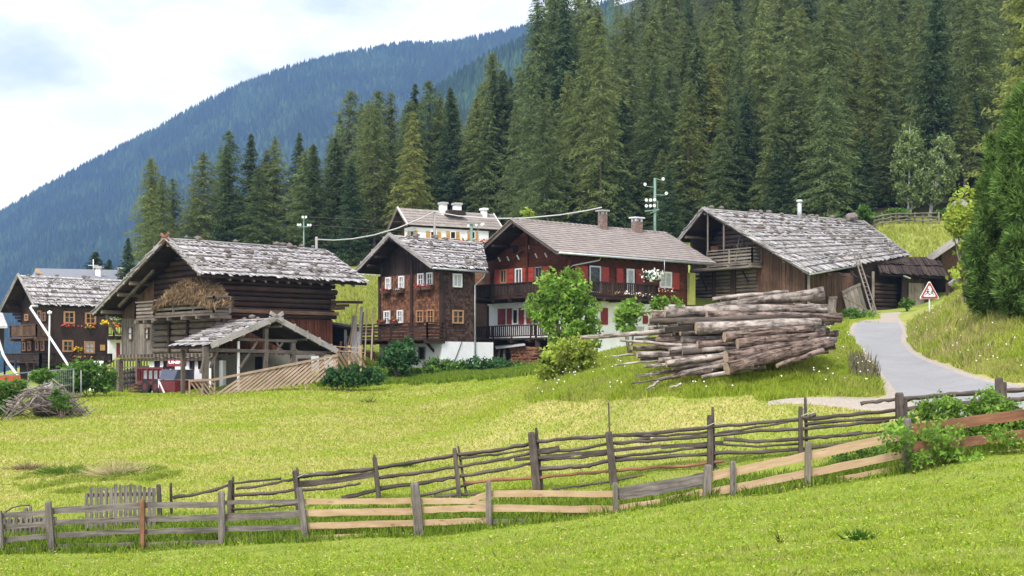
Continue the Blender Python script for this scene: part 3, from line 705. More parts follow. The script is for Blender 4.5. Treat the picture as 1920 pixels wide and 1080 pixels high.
def gi(z):       # wall interval under the roof at height z
    a0 = max(0.0, te + (tr - te) * (z + .25 - ze) / (zr - ze)) if z + .25 > ze else 0.0
    a1 = tW if z + .25 < zl else min(tW, tl - (tl - tr) * (z + .25 - zl) / (zr - zl)); return a0, a1
zfl = B.G.pix(380, 662)[1]; zgl = zfl
gable(B.G, [(0, zfl), (tW, zfl), (tW, roofz(tW) - .2), (tr, zr - .25), (0, roofz(0) - .2)], 'wall', 'plank_dark', barn, .2, -.22)
tm = B.G.pix(287, 630)[0]; ztop_pl = B.G.pix(255, 596)[1]
vplanks(B.G, tm, tW, zfl, ztop_pl, 'plank_wall', 'plank_grey', barn, .26, -.18)
vplanks(B.G, tm + .1, tW - .1, ztop_pl, lambda a: roofz(a) - .3, 'upper_plank_wall', 'plank_brown', barn, .3, -.2)
logs(B.G, lambda z: (0, tm), zfl, B.G.pix(330, 598)[1], 'log_wall', 'log_grey', barn, .34, -.1, ends=.12)
logs(B.G, lambda z: (gi(z)[0], min(tm - .2, gi(z)[1])), B.G.pix(330, 598)[1], zr - .3, 'upper_log_wall', 'log_dark', barn, .30, -.12)
for tpx in (320, 354): 
    a = B.G.pix(tpx, 630)[0]; mb = MB(); B.G.box(mb, a - .09, a + .09, zfl, B.G.pix(tpx, 597)[1], .02, .16); mb.build('wall_post', M['log_dark'], barn)
for x0, y0, x1, y1 in ((238, 613, 246, 637), (270, 614, 277, 636)): window(B.G, x0, y0, x1, y1, barn, 'plank_brown', 1, 2, -.12, 'curtain', fw=.06)
mb = MB()
for i in range(26):
    a = tW * (i + .5) / 26; mb.beam(B.G.pt(a, zfl - .12, -.4), B.G.pt(a, zfl - .12, .14), .2, .2)
B.G.box(mb, 0, tW, zfl - .42, zfl - .24, -.3, -.05); mb.build('joist', M['log_grey'], barn)
# gable balcony rack with its hay
zf = B.G.pix(340, 592)[1]; zt = B.G.pix(340, 563)[1]
a0, a1 = B.G.pix(404, 575, .9)[0], B.G.pix(293, 575, .9)[0]; a2 = B.G.pix(258, 575, .9)[0]
railing(B.G, barn, a0, a1, zf, zt, 1.0, ('log_grey', 'plank_grey'), rails=(.1, .38, .66), bal=.5)
railing(B.G, barn, a1, a2, zf - .1, zt - .05, 1.0, ('log_grey', 'plank_grey'), rails=(.1, .33, .55, .78), sides='1')
n = 9000; t_ = RS.beta(1.6, 1.6, n); aa = (a0 - .25) + (a1 + .35 - a0) * t_
prof = np.sin(np.clip(t_ * 1.02, 0, 1) * math.pi) ** .55 * (0.72 + .28 * t_)
topz = zf + .35 + 1.85 * prof * np.where(t_ < .16, .8, 1)
oo = RS.uniform(-.05, 1.28, n); fall = np.clip(oo / 1.25, 0, 1) ** 2.2
zz_ = zf + .25 + (topz - zf - .25) * (1 - .62 * fall) * RS.uniform(.35, 1, n) ** .35
c = np.stack([np.array(B.G.pt(0, 0, 0))[i] + np.array(B.v)[i] * aa - np.array(B.u)[i] * oo for i in range(3)], 1); c[:, 2] = zz_
ax = RS.normal(0, .45, (n, 3)) + np.array(-B.u)[None] * .5 + np.array([0, 0, -.9])[None] * (.3 + fall[:, None]) + np.array(B.v)[None] * RS.normal(0, .5, (n, 1))
ax = unit(ax); bx = unit(np.cross(ax, RS.normal(0, 1, (n, 3))))
vv = diamonds(c, ax * RS.uniform(.18, .42, (n, 1)), bx * RS.uniform(.02, .045, (n, 1)))
ctr = c.mean(0); hb = link('hay_heap', npmesh('hay_heap', vv - ctr, 4), M['hay'], None, tuple(ctr)); setp(hb, 'brown dry hay heaped on the rack of the barn gable', 'hay')
mb = MB()
for i in range(1, 8):
    f = i / 8; a = a0 + (a1 - a0) * f; mb.blob(B.G.pt(a, zf + .4 + .5 * math.sin(f * math.pi), .38), .48, 1, .2, (1, 1, .9 + .3 * math.sin(f * math.pi)))
mb.build('hay_core', M['hay'], hb)
# long wall
zpl = B.L.pix(500, 596)[1]
mb = MB(); B.L.box(mb, 0, lenB, zb - .3, ze + .25, -.5, -.25); mb.build('wall', M['plank_dark'], barn)
logs(B.L, lambda z: (0, lenB), zpl, ze + .25, 'log_wall', 'log_dark', barn, .29, -.08, ends=.22)
mb = MB(); mb.beam(B.L.pt(-.3, B.L.pix(420, 582)[1], .12), B.L.pt(lenB + .2, B.L.pix(420, 582)[1], .12), .2, .2); mb.build('wall_beam', M['plank_brown'], barn)
mb = MB()
for dz, ex in ((.1, 2.0), (-.12, 1.0), (-.3, .7)): mb.beam(B.L.pt(lenB - .3, B.L.pix(626, 570)[1] + dz, .05), B.L.pt(lenB + ex, B.L.pix(626, 568)[1] + dz, .05), .2, .16)
mb.build('projecting_beam', M['log_dark'], barn)
zp0 = B.L.pix(500, 664)[1]
vplanks(B.L, .0, lenB, zp0, zpl, 'plank_wall', 'plank_red', barn, .2, -.16)
slab(B.L, 392 + 15, 595, 424, 626, 'hatch', 'plank_brown', barn, -.06, 0)
# stone base
mb = MB(); B.L.box(mb, 0, lenB, zb - .4, zp0 + .02, -.24, -.1); mb.build('base_wall', M['beige_wall'], barn)
GB = B.Gat(.25); bx0 = GB.pix(395, 690)[0]; bx1 = GB.pix(283, 690)[0]
mb = MB(); GB.box(mb, -.3, bx1 + .2, zb - .4, zfl - .42, -.2, 0); mb.build('base_wall', M['white_wall'], barn)
for x0, x1 in ((292, 300), (309, 316), (321, 328), (358, 365), (374, 382)): window(GB, x0, 667, x1, 692, barn, 'plank_dark', 1, 1, 0, 'black', fw=.05)
for x0, y0, x1, y1, mt in ((480, 669, 505, 697, 'black'), (518, 684, 541, 706, 'black'), (560, 672, 584, 697, 'plank_dark')): slab(B.L, x0, y0, x1, y1, 'door', mt, barn, -.09, -.04)
slab(B.L, 585, 668, 626, 708, 'white_wall', 'white_wall', barn, -.09, -.06)
for px, pt_, pb in ((222, 664, 738), (256, 672, 738)):
    a = B.G.pix(px, 700)[0]; z0 = gz(*B.G.pt(a, 0).xy); mb = MB(); mb.beam(B.G.pt(a, z0 - .2, -.1), B.G.pt(a, zfl - .3, -.1), .3 if px < 240 else .22, .3 if px < 240 else .22, B.v); mb.build('post', M['log_grey'], barn)
rafters(barn, B, .2, sR - .3, te + .12, ze - .22, 12, .7, .075, .3)
purlins(barn, B, -ov + .1, 1.0, [(tr, zr - .3), (tl * .5 + tr * .5, (zl + zr) / 2 - .3), (te + .5, ze + .05), (tl - .9, zl + .1), (tl - 3.0, zl + 1.05)], .13)
mb = MB(); mb.beam(B.G.pt(tl - 2.0, zl + .4, .6), B.G.pt(tl - 6.2, zr - 1.6, .6), .14, .16); mb.beam(B.G.pt(tW, roofz(tW) - 1.6, .2), B.G.pt(tW - .1, roofz(tW) - .5, .9), .14, .14); mb.build('brace', M['log_grey'], barn)
# porch roof in front of the barn
LP = B.Lat(-4.5); sa, za = LP.pix(517, 598); s0_, z0_ = LP.pix(395, 648); s1_, z1_ = LP.pix(632, 659)
porch = thing('barn_porch', B.w(sa, -2.5, zb), 'low open porch with a shake covered gable roof leaning against the hay barn', 'porch')
pb = -.35
roofplane(B.w(s0_, pb, z0_), B.w(s0_, -4.5, z0_), B.w(sa, -4.5, za), B.w(sa, pb, za), .1, porch, 'shake', seed=9, row=.45, stones=('small stone on the mossy shakes of the low porch roof', 'stones on the porch roof', 9, 5))
roofplane(B.w(s1_, -4.5, z1_), B.w(s1_, pb, z1_), B.w(sa, pb, za), B.w(sa, -4.5, za), .1, porch, 'shake', seed=10, row=.45)
o = V(LP.n) * .04
edgeboard(porch, B.w(s0_, -4.5, z0_) + o, B.w(sa, -4.5, za) + o + V((0, 0, .05)), .3, .07, pegs=5); edgeboard(porch, B.w(s1_, -4.5, z1_) + o, B.w(sa, -4.5, za) + o + V((0, 0, .05)), .3, .07, pegs=5)
mb = MB(); q = LP.pt(sa, za, .1); mb.beam(q + B.u * .4 + V((0, 0, -.1)), q - B.u * .4 + V((0, 0, .32)), .06, .2); mb.beam(q - B.u * .4 + V((0, 0, -.1)), q + B.u * .4 + V((0, 0, .32)), .06, .2); mb.build('gable_cross', M['shake_edge'], porch)
LQ = B.Lat(-4.2)
for px, pt_, w in ((385, 650, .26), (447, 640, .10), (498, 616, .22), (549, 643, .22), (603, 661, .2)):
    s_, zt_ = LQ.pix(px, pt_); gzz = gz(*LQ.pt(s_, 0).xy); mb = MB(); mb.beam(LQ.pt(s_, gzz - .3, 0), LQ.pt(s_, zt_, 0), w, w, B.u); mb.build('post', M['white_metal' if w < .12 else 'timber'], porch)
s_, zt_ = B.Gat(-3).pix(343, 655)
FQ = B.Gat(-2.6); s_, zt_ = FQ.pix(343, 655); gzz = gz(*FQ.pt(s_, 0).xy); mb = MB(); mb.beam(FQ.pt(s_, gzz - .2, 0), FQ.pt(s_, zt_, 0), .18, .18, B.v); mb.build('post', M['timber'], porch)
mb = MB()
for (xa, ya, xb, yb), w in (((393, 656, 612, 662), .18), ((447, 636, 556, 640), .14), ((450, 690, 482, 640), .12), ((536, 697, 556, 655), .12), ((518, 642, 530, 660), .1), ((530, 642, 518, 660), .1), ((376, 700, 385, 662), .1), ((408, 658, 394, 690), .1)):
    mb.beam(LQ.q(xa, ya, .05), LQ.q(xb, yb, .05), w * .7, w)
mb.build('tie_beam', M['timber'], porch)
mb = MB()
for f in (.1, .5, .9): mb.tube([B.w(s0_ + (sa - s0_) * f, -4.45, z0_ + (za - z0_) * f - .2), B.w(s0_ + (sa - s0_) * f, pb, z0_ + (za - z0_) * f - .2)], .08, 7)
for f in (.1, .5, .9): mb.tube([B.w(s1_ + (sa - s1_) * f, -4.45, z1_ + (za - z1_) * f - .2), B.w(s1_ + (sa - s1_) * f, pb, z1_ + (za - z1_) * f - .2)], .08, 7)
mb.build('purlin', M['log_grey'], porch)

# ================================================================== shingled house in the middle
B = Bld(829, 85, 47); zb = gz(B.o.x, B.o.y) - .2; H2 = B
house = thing('shingled_house', B.o, 'brown shingle clad farmhouse with white base and flower boxes beside the red shuttered house', 'house')
ov = 1.2; GF = B.Gat(-ov)
tr, zr = GF.pix(730, 441); tl, zl = GF.pix(667, 508); te, ze = GF.pix(810, 500)
sfar = B.Lat(tr).pix(903, 458)[0]; sfe = B.Lat(te).pix(902, 507)[0]; sR = max(sfar, sfe) + .4
lenB = B.L.pix(890, 600)[0]; tW = B.G.pix(713, 560)[0]
E0, E1, R1, R0 = B.w(-ov, te, ze), B.w(sfe + .5, te, ze), B.w(sfar, tr, zr), B.w(-ov, tr, zr); L0, L1 = B.w(-ov, tl, zl), B.w(sfar, tl, zl)
roofplane(E0, E1, R1, R0, .12, house, 'shake', seed=13, row=.42, wmin=.09, wmax=.22, stones=('stone lying on the rough shakes of the shingled house roof', 'stones on the shingled house roof', 16, 5)); roofplane(L1, L0, R0, R1, .12, house, 'shake', seed=14, row=.8)
edgeboard(house, E0, R0 + V((0, 0, .06)), .26); edgeboard(house, L0, R0 + V((0, 0, .06)), .26, pegs=3)
zwb = B.G.pix(800, 641)[1]; zmid = B.G.pix(770, 514)[1]
rz = lambda t: ze + (zr - ze) * (t - te) / (tr - te) if t <= tr else zl + (zr - zl) * (tl - t) / (tl - tr)
gable(B.G, [(0, zmid), (tW, zmid), (tW, rz(tW) - .2), (tr, zr - .22), (0, rz(0) - .2)], 'gable_wall', 'plank_dark', house, .2, -.01)
vplanks(B.G, .05, tW - .05, zmid, lambda a: rz(a) - .28, 'gable_planks', 'plank_dark', house, .3, .0, .03)
def shingles(fc, a0, a1, z0, z1, name, mat, parent, w=.16, h=.17, o=.0):
    mb = MB(); z = z0; i = 0
    while z < z1 - .02:
        a = a0 - U(0, w)
        while a < a1 - .03:
            b = min(a + w * U(.7, 1.3), a1); aa = max(a, a0); k = U(0, .02); t = U(.015, .05); zt = min(z + h * 1.15, z1)
            mb.hexa([fc.pt(aa + .004, z - k, o), fc.pt(b - .004, z - k, o), fc.pt(b - .004, zt, o - .01), fc.pt(aa + .004, zt, o - .01),
                     fc.pt(aa + .004, z - k, o + t), fc.pt(b - .004, z - k, o + t), fc.pt(b - .004, zt, o + .012), fc.pt(aa + .004, zt, o + .012)]); a = b
        z += h; i += 1
    return mb.build(name, M[mat], parent)
mb = MB(); mb.hexa([B.w(.02, .02, zwb), B.w(lenB, .02, zwb), B.w(lenB, tW, zwb), B.w(.02, tW, zwb), B.w(.02, .02, rz(0) - .3), B.w(lenB, .02, rz(0) - .3), B.w(lenB, tW, rz(tW) - .3), B.w(.02, tW, rz(tW) - .3)]); mb.build('wall', M['plank_dark'], house)
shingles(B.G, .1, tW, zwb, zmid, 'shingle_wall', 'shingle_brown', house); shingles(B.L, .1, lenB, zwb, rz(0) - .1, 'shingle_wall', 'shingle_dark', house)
a = B.G.pix(774, 560)[0]
for bx in ((-.12, .14, zwb, rz(0) - .1, -.05, .12), (a - .1, a + .1, zwb, zmid + .8, .02, .14), (tW - .1, tW + .08, zwb, zmid, .02, .12)): mb = MB(); B.G.box(mb, *bx); mb.build('corner_post', M['plank_dark'], house)
mb = MB(); mb.hexa([B.w(-.08, -.08, zb - .9), B.w(lenB + 1.5, -.08, zb - .9), B.w(lenB + 1.5, tW, zb - .9), B.w(-.08, tW, zb - .9), B.w(-.08, -.08, zwb), B.w(lenB + 1.5, -.08, zwb), B.w(lenB + 1.5, tW, zwb), B.w(-.08, tW, zwb)]); mb.build('base_wall', M['white_wall'], house)
for (x0, y0, x1, y1, fmn) in ((272, 508, 303, 580, 'white_paint'), (350, 500, 382, 575, 'white_paint'), (463, 485, 500, 560, 'white_paint'), (517, 480, 553, 555, 'white_paint'), (262, 708, 298, 788, 'white_paint'), (341, 703, 375, 780, 'white_paint'), (455, 703, 497, 780, 'window_wood'), (518, 700, 561, 785, 'window_wood')):
    window(B.G, *z3(x0, y0), *z3(x1, y1), house, fmn, 2, 2, .06, 'glass')
window(B.L, *z3(657, 487), *z3(711, 568), house, 'white_paint', 2, 1, .06, 'curtain'); window(B.L, *z3(655, 703), *z3(720, 784), house, 'window_wood', 2, 2, .06)
window(B.G, *z3(472, 922), *z3(509, 998), house, 'plank_grey', 1, 1, .1, 'black', fw=.05)
i = 0
for (x0, y0, x1, y1), ms, lb in (((258, 575, 300, 605), ('fl_pink', 'fl_red'), 'pink geranium trough under the first upper gable window'), ((335, 572, 382, 602), ('fl_pink', 'fl_white'), 'pink and white geranium trough under the open upper gable window'), ((455, 556, 496, 588), ('fl_red', 'fl_red'), 'red geranium trough below the third upper gable window'), ((502, 550, 556, 583), ('fl_red', 'fl_pink'), 'widest geranium trough at the upper gable corner window'), ((238, 765, 275, 790), ('fl_red', 'fl_red'), 'red geraniums at the lower outer gable window by the railing'), ((312, 762, 350, 785), ('fl_red', 'fl_orange'), 'orange red geraniums at the lower inner gable window')):
    a0, a1, z0, z1_ = B.G.rect(*z3(x0, y0), *z3(x1, y1)); t = thing('flower_box', B.G.pt((a0 + a1) / 2, z0, .25), lb, 'flower box', 'flower boxes on the shingled house')
    mb = MB(); B.G.box(mb, a0, a1, z0, z0 + .2, .13, .36); mb.build('trough', M['plank_brown'], t)
    n = 70; c = np.stack([np.array(B.G.pt(RS.uniform(a0, a1), RS.uniform(z0 + .16, z1_ + .02), RS.uniform(.1, .42))) for _ in range(n)]) - np.array(B.G.pt((a0 + a1) / 2, z0, .25))
    ax = unit(RS.normal(0, 1, (n, 3))); bx = unit(np.cross(ax, RS.normal(0, 1, (n, 3)))); me = npmesh('blossoms', diamonds(c, ax * .06, bx * .05), 4)
    me.polygons.foreach_set('material_index', RS.choice(3, n, p=[.35, .35, .3]).astype(np.int32)); link('blossoms', me, [M['leaf_dark']] + [M[x] for x in ms], t)
zf = B.G.pix(770, 636)[1]; zt = B.G.pix(770, 608)[1]; a1 = B.G.pix(672, 620, 1.2)[0]
railing(B.G, house, -.2, a1, zf, zt, 1.35, ('log_dark', 'log_dark'), rails=(.12, .36, .58, .8), wob=.04)
for px in (683, 697): mb = MB(); a = B.G.pix(px, 650, 1.2)[0]; mb.beam(B.G.pt(a, zb - .5, 1.2), B.G.pt(a, zf - .1, 1.2), .14, .14); mb.build('balcony_post', M['plank_dark'], house)
mb = MB(); a = B.G.pix(815, 650)[0]; mb.beam(B.G.pt(a, zf - .8, .05), B.G.pt(a, zf - .1, .8), .12, .12); mb.build('balcony_post', M['plank_dark'], house)
slab(B.Gat(-1.2), 682, 660, 703, 690, 'plank_panel', 'plank_brown', house, 0, .06)
mb = MB(); o = B.L; aa = o.pix(888, 600)[0]; mb.tube([o.pt(aa, zb - .3, .14), o.pt(aa, o.pix(888, 535)[1], .14), o.pt(aa + .55, o.pix(903, 520)[1], .3), o.pt(aa + .6, o.pix(903, 508)[1], .5)], .055, 8); mb.build('downpipe', M['zinc'], house)
mb = MB(); mb.tube([E0 - V((0, 0, .08)) - B.v * .06, E1 - V((0, 0, .12)) - B.v * .06], .075, 8); mb.build('gutter', M['zinc'], house)
mb = MB(); mb.tube([B.L.q(848, 689, .1), B.L.q(866, 641, .1)], .03, 6); mb.build('cable_conduit', M['rail_dark'], house)
rafters(house, B, -.8, sfe, te + .1, ze - .16, 7, .6, .06, .3, 'plank_dark'); purlins(house, B, -ov + .1, .2, [(tr, zr - .28), (tW - .1, rz(tW) - .3), (.1, rz(.1) - .3), (tr + 1.6, rz(tr + 1.6) - .3), (tr - 1.6, rz(tr - 1.6) - .3)], .11, 'plank_dark')

# ================================================================== house with red shutters
B = Bld(1062, 88, 49.5); zb = gz(B.o.x, B.o.y); H3 = B
house = thing('chalet', B.o, 'large brown chalet with red shutters, carved balconies and a grey tiled roof', 'house')
ov = 1.5; GF = B.Gat(-ov)
tr, zr = GF.pix(961, 412); tl, zl = GF.pix(884, 483); te, ze = GF.pix(1046, 471)
sfar = B.Lat(tr).pix(1250, 434)[0]; sfe = B.Lat(te).pix(1340, 489)[0]; lenB = B.L.pix(1292, 560)[0]; tW = B.G.pix(890, 560)[0]
E0, E1, R1, R0 = B.w(-ov, te, ze), B.w(sfe, te, ze), B.w(sfar, tr, zr), B.w(-ov, tr, zr); L0, L1 = B.w(-ov, tl, zl), B.w((sfar + sfe) / 2, tl, zl)
roofplane(E0, E1, R1, R0, .14, house, 'tile', kind='tile', row=.34, wmin=.28, wmax=.29, seed=23); roofplane(L1, L0, R0, R1, .14, house, 'tile', kind='tile', row=.5, wmin=.3, wmax=.31, seed=24)
mb = MB(); k = 34
for i in range(k): p = R0.lerp(R1, i / k); q = R0.lerp(R1, (i + 1.12) / k); mb.tube([p + V((0, 0, .02)), q + V((0, 0, .0))], [.13, .11], 8)
mb.build('ridge_cap', M['tile'], house)
edgeboard(house, E0 - V((0, 0, .1)), R0 - V((0, 0, .06)), .26, .06, 'plank_grey'); edgeboard(house, L0 - V((0, 0, .1)), R0 - V((0, 0, .06)), .26, .06, 'plank_grey')
rz = lambda t: ze + (zr - ze) * (t - te) / (tr - te) if t <= tr else zl + (zr - zl) * (tl - t) / (tl - tr)
zu = B.G.pix(1000, 562)[1]; zfl2 = B.G.pix(950, 637)[1]
gable(B.G, [(0, zu), (tW, zu), (tW, rz(tW) - .2), (tr, zr - .25), (0, rz(0) - .2)], 'gable_wall', 'plank_red', house, .3, -.12)
def gi3(z):
    a0 = 0 if z < ze else max(0, te + (tr - te) * (z + .2 - ze) / (zr - ze)); a1 = tW if z < zl else min(tW, tl - (tl - tr) * (z + .2 - zl) / (zr - zl)); return a0, a1
def cladding(fc, iv, z0, z1, name, mat, parent, h=.2, o=0, th=.05):
    mb = MB(); z = z0
    while z < z1:
        a0, a1 = iv(z + h); 
        if a1 - a0 > .2: fc.box(mb, a0, a1, z, min(z + h - .012, z1), o, o + th * U(.7, 1.2))
        z += h
    return mb.build(name, M[mat], parent)
cladding(B.G, gi3, zu, zr - .3, 'cladding', 'plank_red', house, .22, -.11); cladding(B.L, lambda z: (0, lenB), zu - .1, rz(0) - .1, 'cladding', 'plank_red', house, .22, -.11)
mb = MB(); mb.hexa([B.w(.1, .1, zb - 1), B.w(lenB - .1, .1, zb - 1), B.w(lenB - .1, tW, zb - 1), B.w(.1, tW, zb - 1), B.w(.1, .1, ze + .2), B.w(lenB - .1, .1, ze + .2), B.w(lenB - .1, tW, zl), B.w(.1, tW, zl)]); mb.build('inner_wall', M['plank_dark'], house)
mb = MB(); B.L.box(mb, -.02, lenB - .4, zb - 1.5, zu - .12, -.12, .0); B.G.box(mb, 0, B.G.pix(914, 600)[0], zfl2 - .1, zu - .12, -.12, .0); mb.build('lower_wall', M['white_wall'], house)
mb = MB(); B.G.box(mb, .0, tW, zb - 1.5, zfl2 - .1, -.12, -.02); mb.build('cellar_wall', M['plank_dark'], house)
mb = MB(); B.G.box(mb, B.G.pix(914, 600)[0], tW, zfl2 - .1, zu, -.12, .02); mb.build('plank_wall', M['plank_brown'], house)
slab(B.G, *z4(0, 890), *z4(150, 1010), 'base_wall', 'white_wall', house, .0, .04)
slab(B.G, *z4(92, 480), *z4(190, 552), 'pale_boards', 'wood_orange', house, .0, .05)
# gable openings
for x0, x1 in ((218, 247), (292, 331), (383, 411), (419, 451), (504, 546)): shutter(B.G, *z4(x0, 462 - (x0 - 218) * .07), *z4(x1, 545 - (x0 - 218) * .05), house)
for x0, x1, y0, y1, fmn in ((250, 289, 462, 545, 'window_wood'), (339, 381, 455, 600, 'white_paint'), (457, 500, 445, 525, 'plank_grey')): window(B.G, *z4(x0, y0), *z4(x1, y1), house, fmn, 2, 1, -.02, 'glass', fw=.08)
for x, y in ((250, 402), (303, 398), (362, 390), (470, 380), (528, 376)):
    p = B.G.q(*z4(x, y)); mb = MB(); mb.beam(p - V((0, 0, .14)) - B.u * .04, p + V((0, 0, .14)) - B.u * .22, .07, .06); mb.build('gable_slat', M['white_paint'], house)
a0, a1, zl_, zt_ = B.G.rect(*z4(401, 318), *z4(417, 356)); mb = MB(); B.G.box(mb, a0, a1, zl_, zt_, -.05, .0); mb.build('gable_opening', M['white_paint'], house)
slab(B.G, *z4(320, 318), *z4(352, 365), 'gable_opening', 'black', house, -.07, -.04)
mb = MB()
for k in range(10):
    f0, f1 = k / 10, (k + 1) / 10; A = B.G.q(*z4(330, 400)); C = B.G.q(*z4(460, 385)); m_ = (A + C) / 2; m_.z += .0
    pa = A.lerp(C, f0) + V((0, 0, .55 * math.sin(f0 * math.pi))) - B.u * .06; pc = A.lerp(C, f1) + V((0, 0, .55 * math.sin(f1 * math.pi))) - B.u * .06; mb.beam(pa, pc, .08, .14)
a = B.G.pix(*z4(411, 480))[0]; B.G.box(mb, a - .1, a + .1, zu, rz(a) - .3, .02, .12); mb.build('gable_timber', M['plank_red'], house)
for x0, x1, y0, y1 in ((236, 279, 695, 790), (291, 320, 693, 787), (361, 390, 690, 786), (406, 436, 690, 783)): shutter(B.G, *z4(x0, y0), *z4(x1, y1), house, 'red_dark', .01)
window(B.G, *z4(324, 698), *z4(357, 788), house, 'white_paint', 1, 1, .0, 'black', fw=.06); window(B.G, *z4(445, 695), *z4(475, 785), house, 'plank_grey', 1, 1, .0, 'black', fw=.06)
# long side openings
for x0, x1, y0, y1 in ((690, 720, 440, 520), (725, 765, 440, 525), (846, 891, 448, 535), (937, 976, 456, 542), (1052, 1092, 462, 548), (1270, 1310, 482, 579)): shutter(B.L, *z4(x0, y0), *z4(x1, y1), house)
window(B.L, *z4(775, 440), *z4(843, 600), house, 'zinc', 1, 1, -.02, 'glass'); window(B.L, *z4(998, 458), *z4(1043, 612), house, 'white_paint', 1, 1, -.02, 'curtain', fw=.13); window(B.L, *z4(1195, 475), *z4(1266, 572), house, 'white_paint', 2, 1, -.02, 'curtain', fw=.11)
shutter(B.L, *z4(845, 690), *z4(886, 790), house, 'red_dark', .01); shutter(B.L, *z4(1095, 735), *z4(1125, 785), house, 'red_dark', .01)
mb = MB(); B.L.box(mb, *[B.L.pix(x, 560)[0] for x in (z4(1357, 0)[0], z4(1390, 0)[0])], B.L.pix(1292, 572)[1], B.L.pix(1292, 512)[1], .05, .3); mb.build('side_panel', M['yellow'], house)
slab(B.L, *z4(960, 800), *z4(1100, 840), 'sill_course', 'concrete', house, .0, .06)
# balconies
a1 = B.G.pix(891, 550, 1.1)[0]
bu = railing(B.G, house, -1.1, a1, B.G.pix(950, 557, 1.1)[1], B.G.pix(950, 532, 1.1)[1], 1.1, ('plank_dark', 'plank_dark'), bal=.13, bw=.115, sides='1')
bl = railing(B.G, house, .3, a1, B.G.pix(950, 634, 1.1)[1], B.G.pix(950, 611, 1.1)[1], 1.1, ('plank_dark', 'plank_dark'), bal=.2, bw=.10, sides='01')
s1 = B.L.pix(1232, 545, 1.1)[0]
railing(B.L, house, -1.1, s1, B.L.pix(1150, 557, 1.1)[1], B.L.pix(1150, 530, 1.1)[1], 1.1, ('plank_dark', 'plank_dark'), bal=.17, bw=.09, sides='1')
for px in (915, 1005): mb = MB(); a = B.G.pix(px, 600, .9)[0]; mb.beam(B.G.pt(a, zfl2, .9), B.G.pt(a, zu - .3, .9), .14, .14); mb.build('balcony_post', M['plank_dark'], house)
mb = MB(); a = B.G.pix(1008, 660, .9)[0]; mb.beam(B.G.pt(a, zb - .6, .9), B.G.pt(a, zfl2 - .1, .9), .35, .3); mb.build('balcony_post', M['plank_dark'], house)
mb = MB(); mb.tube([E0 - V((0, 0, .1)) - B.v * .07, E1 - V((0, 0, .12)) - B.v * .07], .08, 8); mb.build('gutter', M['zinc'], house)
mb = MB(); a = B.L.pix(1064, 500)[0]; mb.tube([B.L.pt(a + 2.3, ze - .1, .7), B.L.pt(a + 2.2, ze - .35, .65), B.L.pt(a + .3, ze - .75, .16), B.L.pt(a, ze - 1.0, .12), B.L.pt(a, zb, .12)], .05, 8); mb.build('downpipe', M['zinc'], house)
for (x0, y0, x1, y1), cap in (((835, 110, 893, 205), True), ((1030, 152, 1112, 228), False)):
    fc = B.Lat(tr - .2); a0, a1, z0, z1_ = fc.rect(*z4(x0, y0), *z4(x1, y1)); a0, a1 = a0 + (a1 - a0) * .12, a0 + (a1 - a0) * .64; z1_ -= .3; mb = MB(); fc.box(mb, a0, a1, z0 - .6, z1_, -.22, .22)
    ch = mb.build('chimney', M['brick_chim'], house); mb = MB(); fc.box(mb, a0 - .12, a1 + .12, z1_ + .22, z1_ + .3, -.34, .34)
    for aa in (a0 + .08, a1 - .08):
        for oo_ in (-.16, .16): fc.box(mb, aa - .06, aa + .06, z1_, z1_ + .22, oo_ - .06, oo_ + .06)
    mb.build('chimney_cap', M['concrete' if cap else 'white_metal'], ch)
rafters(house, B, -1.2, sfe - .4, te + .15, ze - .28, 20, .7, .06, .3, 'plank_dark'); purlins(house, B, -ov + .1, .2, [(tr, zr - .35), (tW, rz(tW) - .4), (.1, rz(.1) - .38), (tr + 2.2, rz(tr + 2.2) - .38), (tr - 2.2, rz(tr - 2.2) - .38)], .12, 'plank_dark')
mb = MB(); mb.tube([B.L.pt(B.L.pix(*z4(1157, 450))[0], B.L.pix(*z4(1157, 400), 1.1)[1], 1.05), B.L.pt(B.L.pix(*z4(1157, 450))[0], B.L.pix(*z4(1157, 500), 1.1)[1], 1.05)], .02, 5); 
p = B.L.q(*z4(1155, 505), 1.25)
fb = flowers('hanging_blossoms', [p + V((-.3, 0, .1)), p + V((.3, 0, .1))], ['fl_white', 'fl_white', 'fl_white'], 'white hanging flower basket at the chalet balcony end', n=260, size=.09, spread=.25); mb.build('hanger', M['zinc'], fb)
z_ = B.L.pix(1150, 548, 1.2)[1]
flowers('balcony_blossoms', [B.L.pt(B.L.pix(1140, 545, 1.2)[0], z_, 1.25), B.L.pt(B.L.pix(1180, 545, 1.2)[0], z_, 1.25), B.L.pt(B.L.pix(1232, 552, 1.2)[0], z_ - .1, 1.25)], ['fl_white', 'fl_orange', 'fl_white'], 'row of small orange and white balcony flowers on the chalet long side railing', n=150, size=.05, spread=.10)
flowers('window_blossoms', [B.L.q(1228, 542, .35), B.L.q(1262, 545, .35)], ['fl_white', 'fl_red'], 'leafy flower trough under the white window at the chalet end', n=110, size=.055, spread=.12)
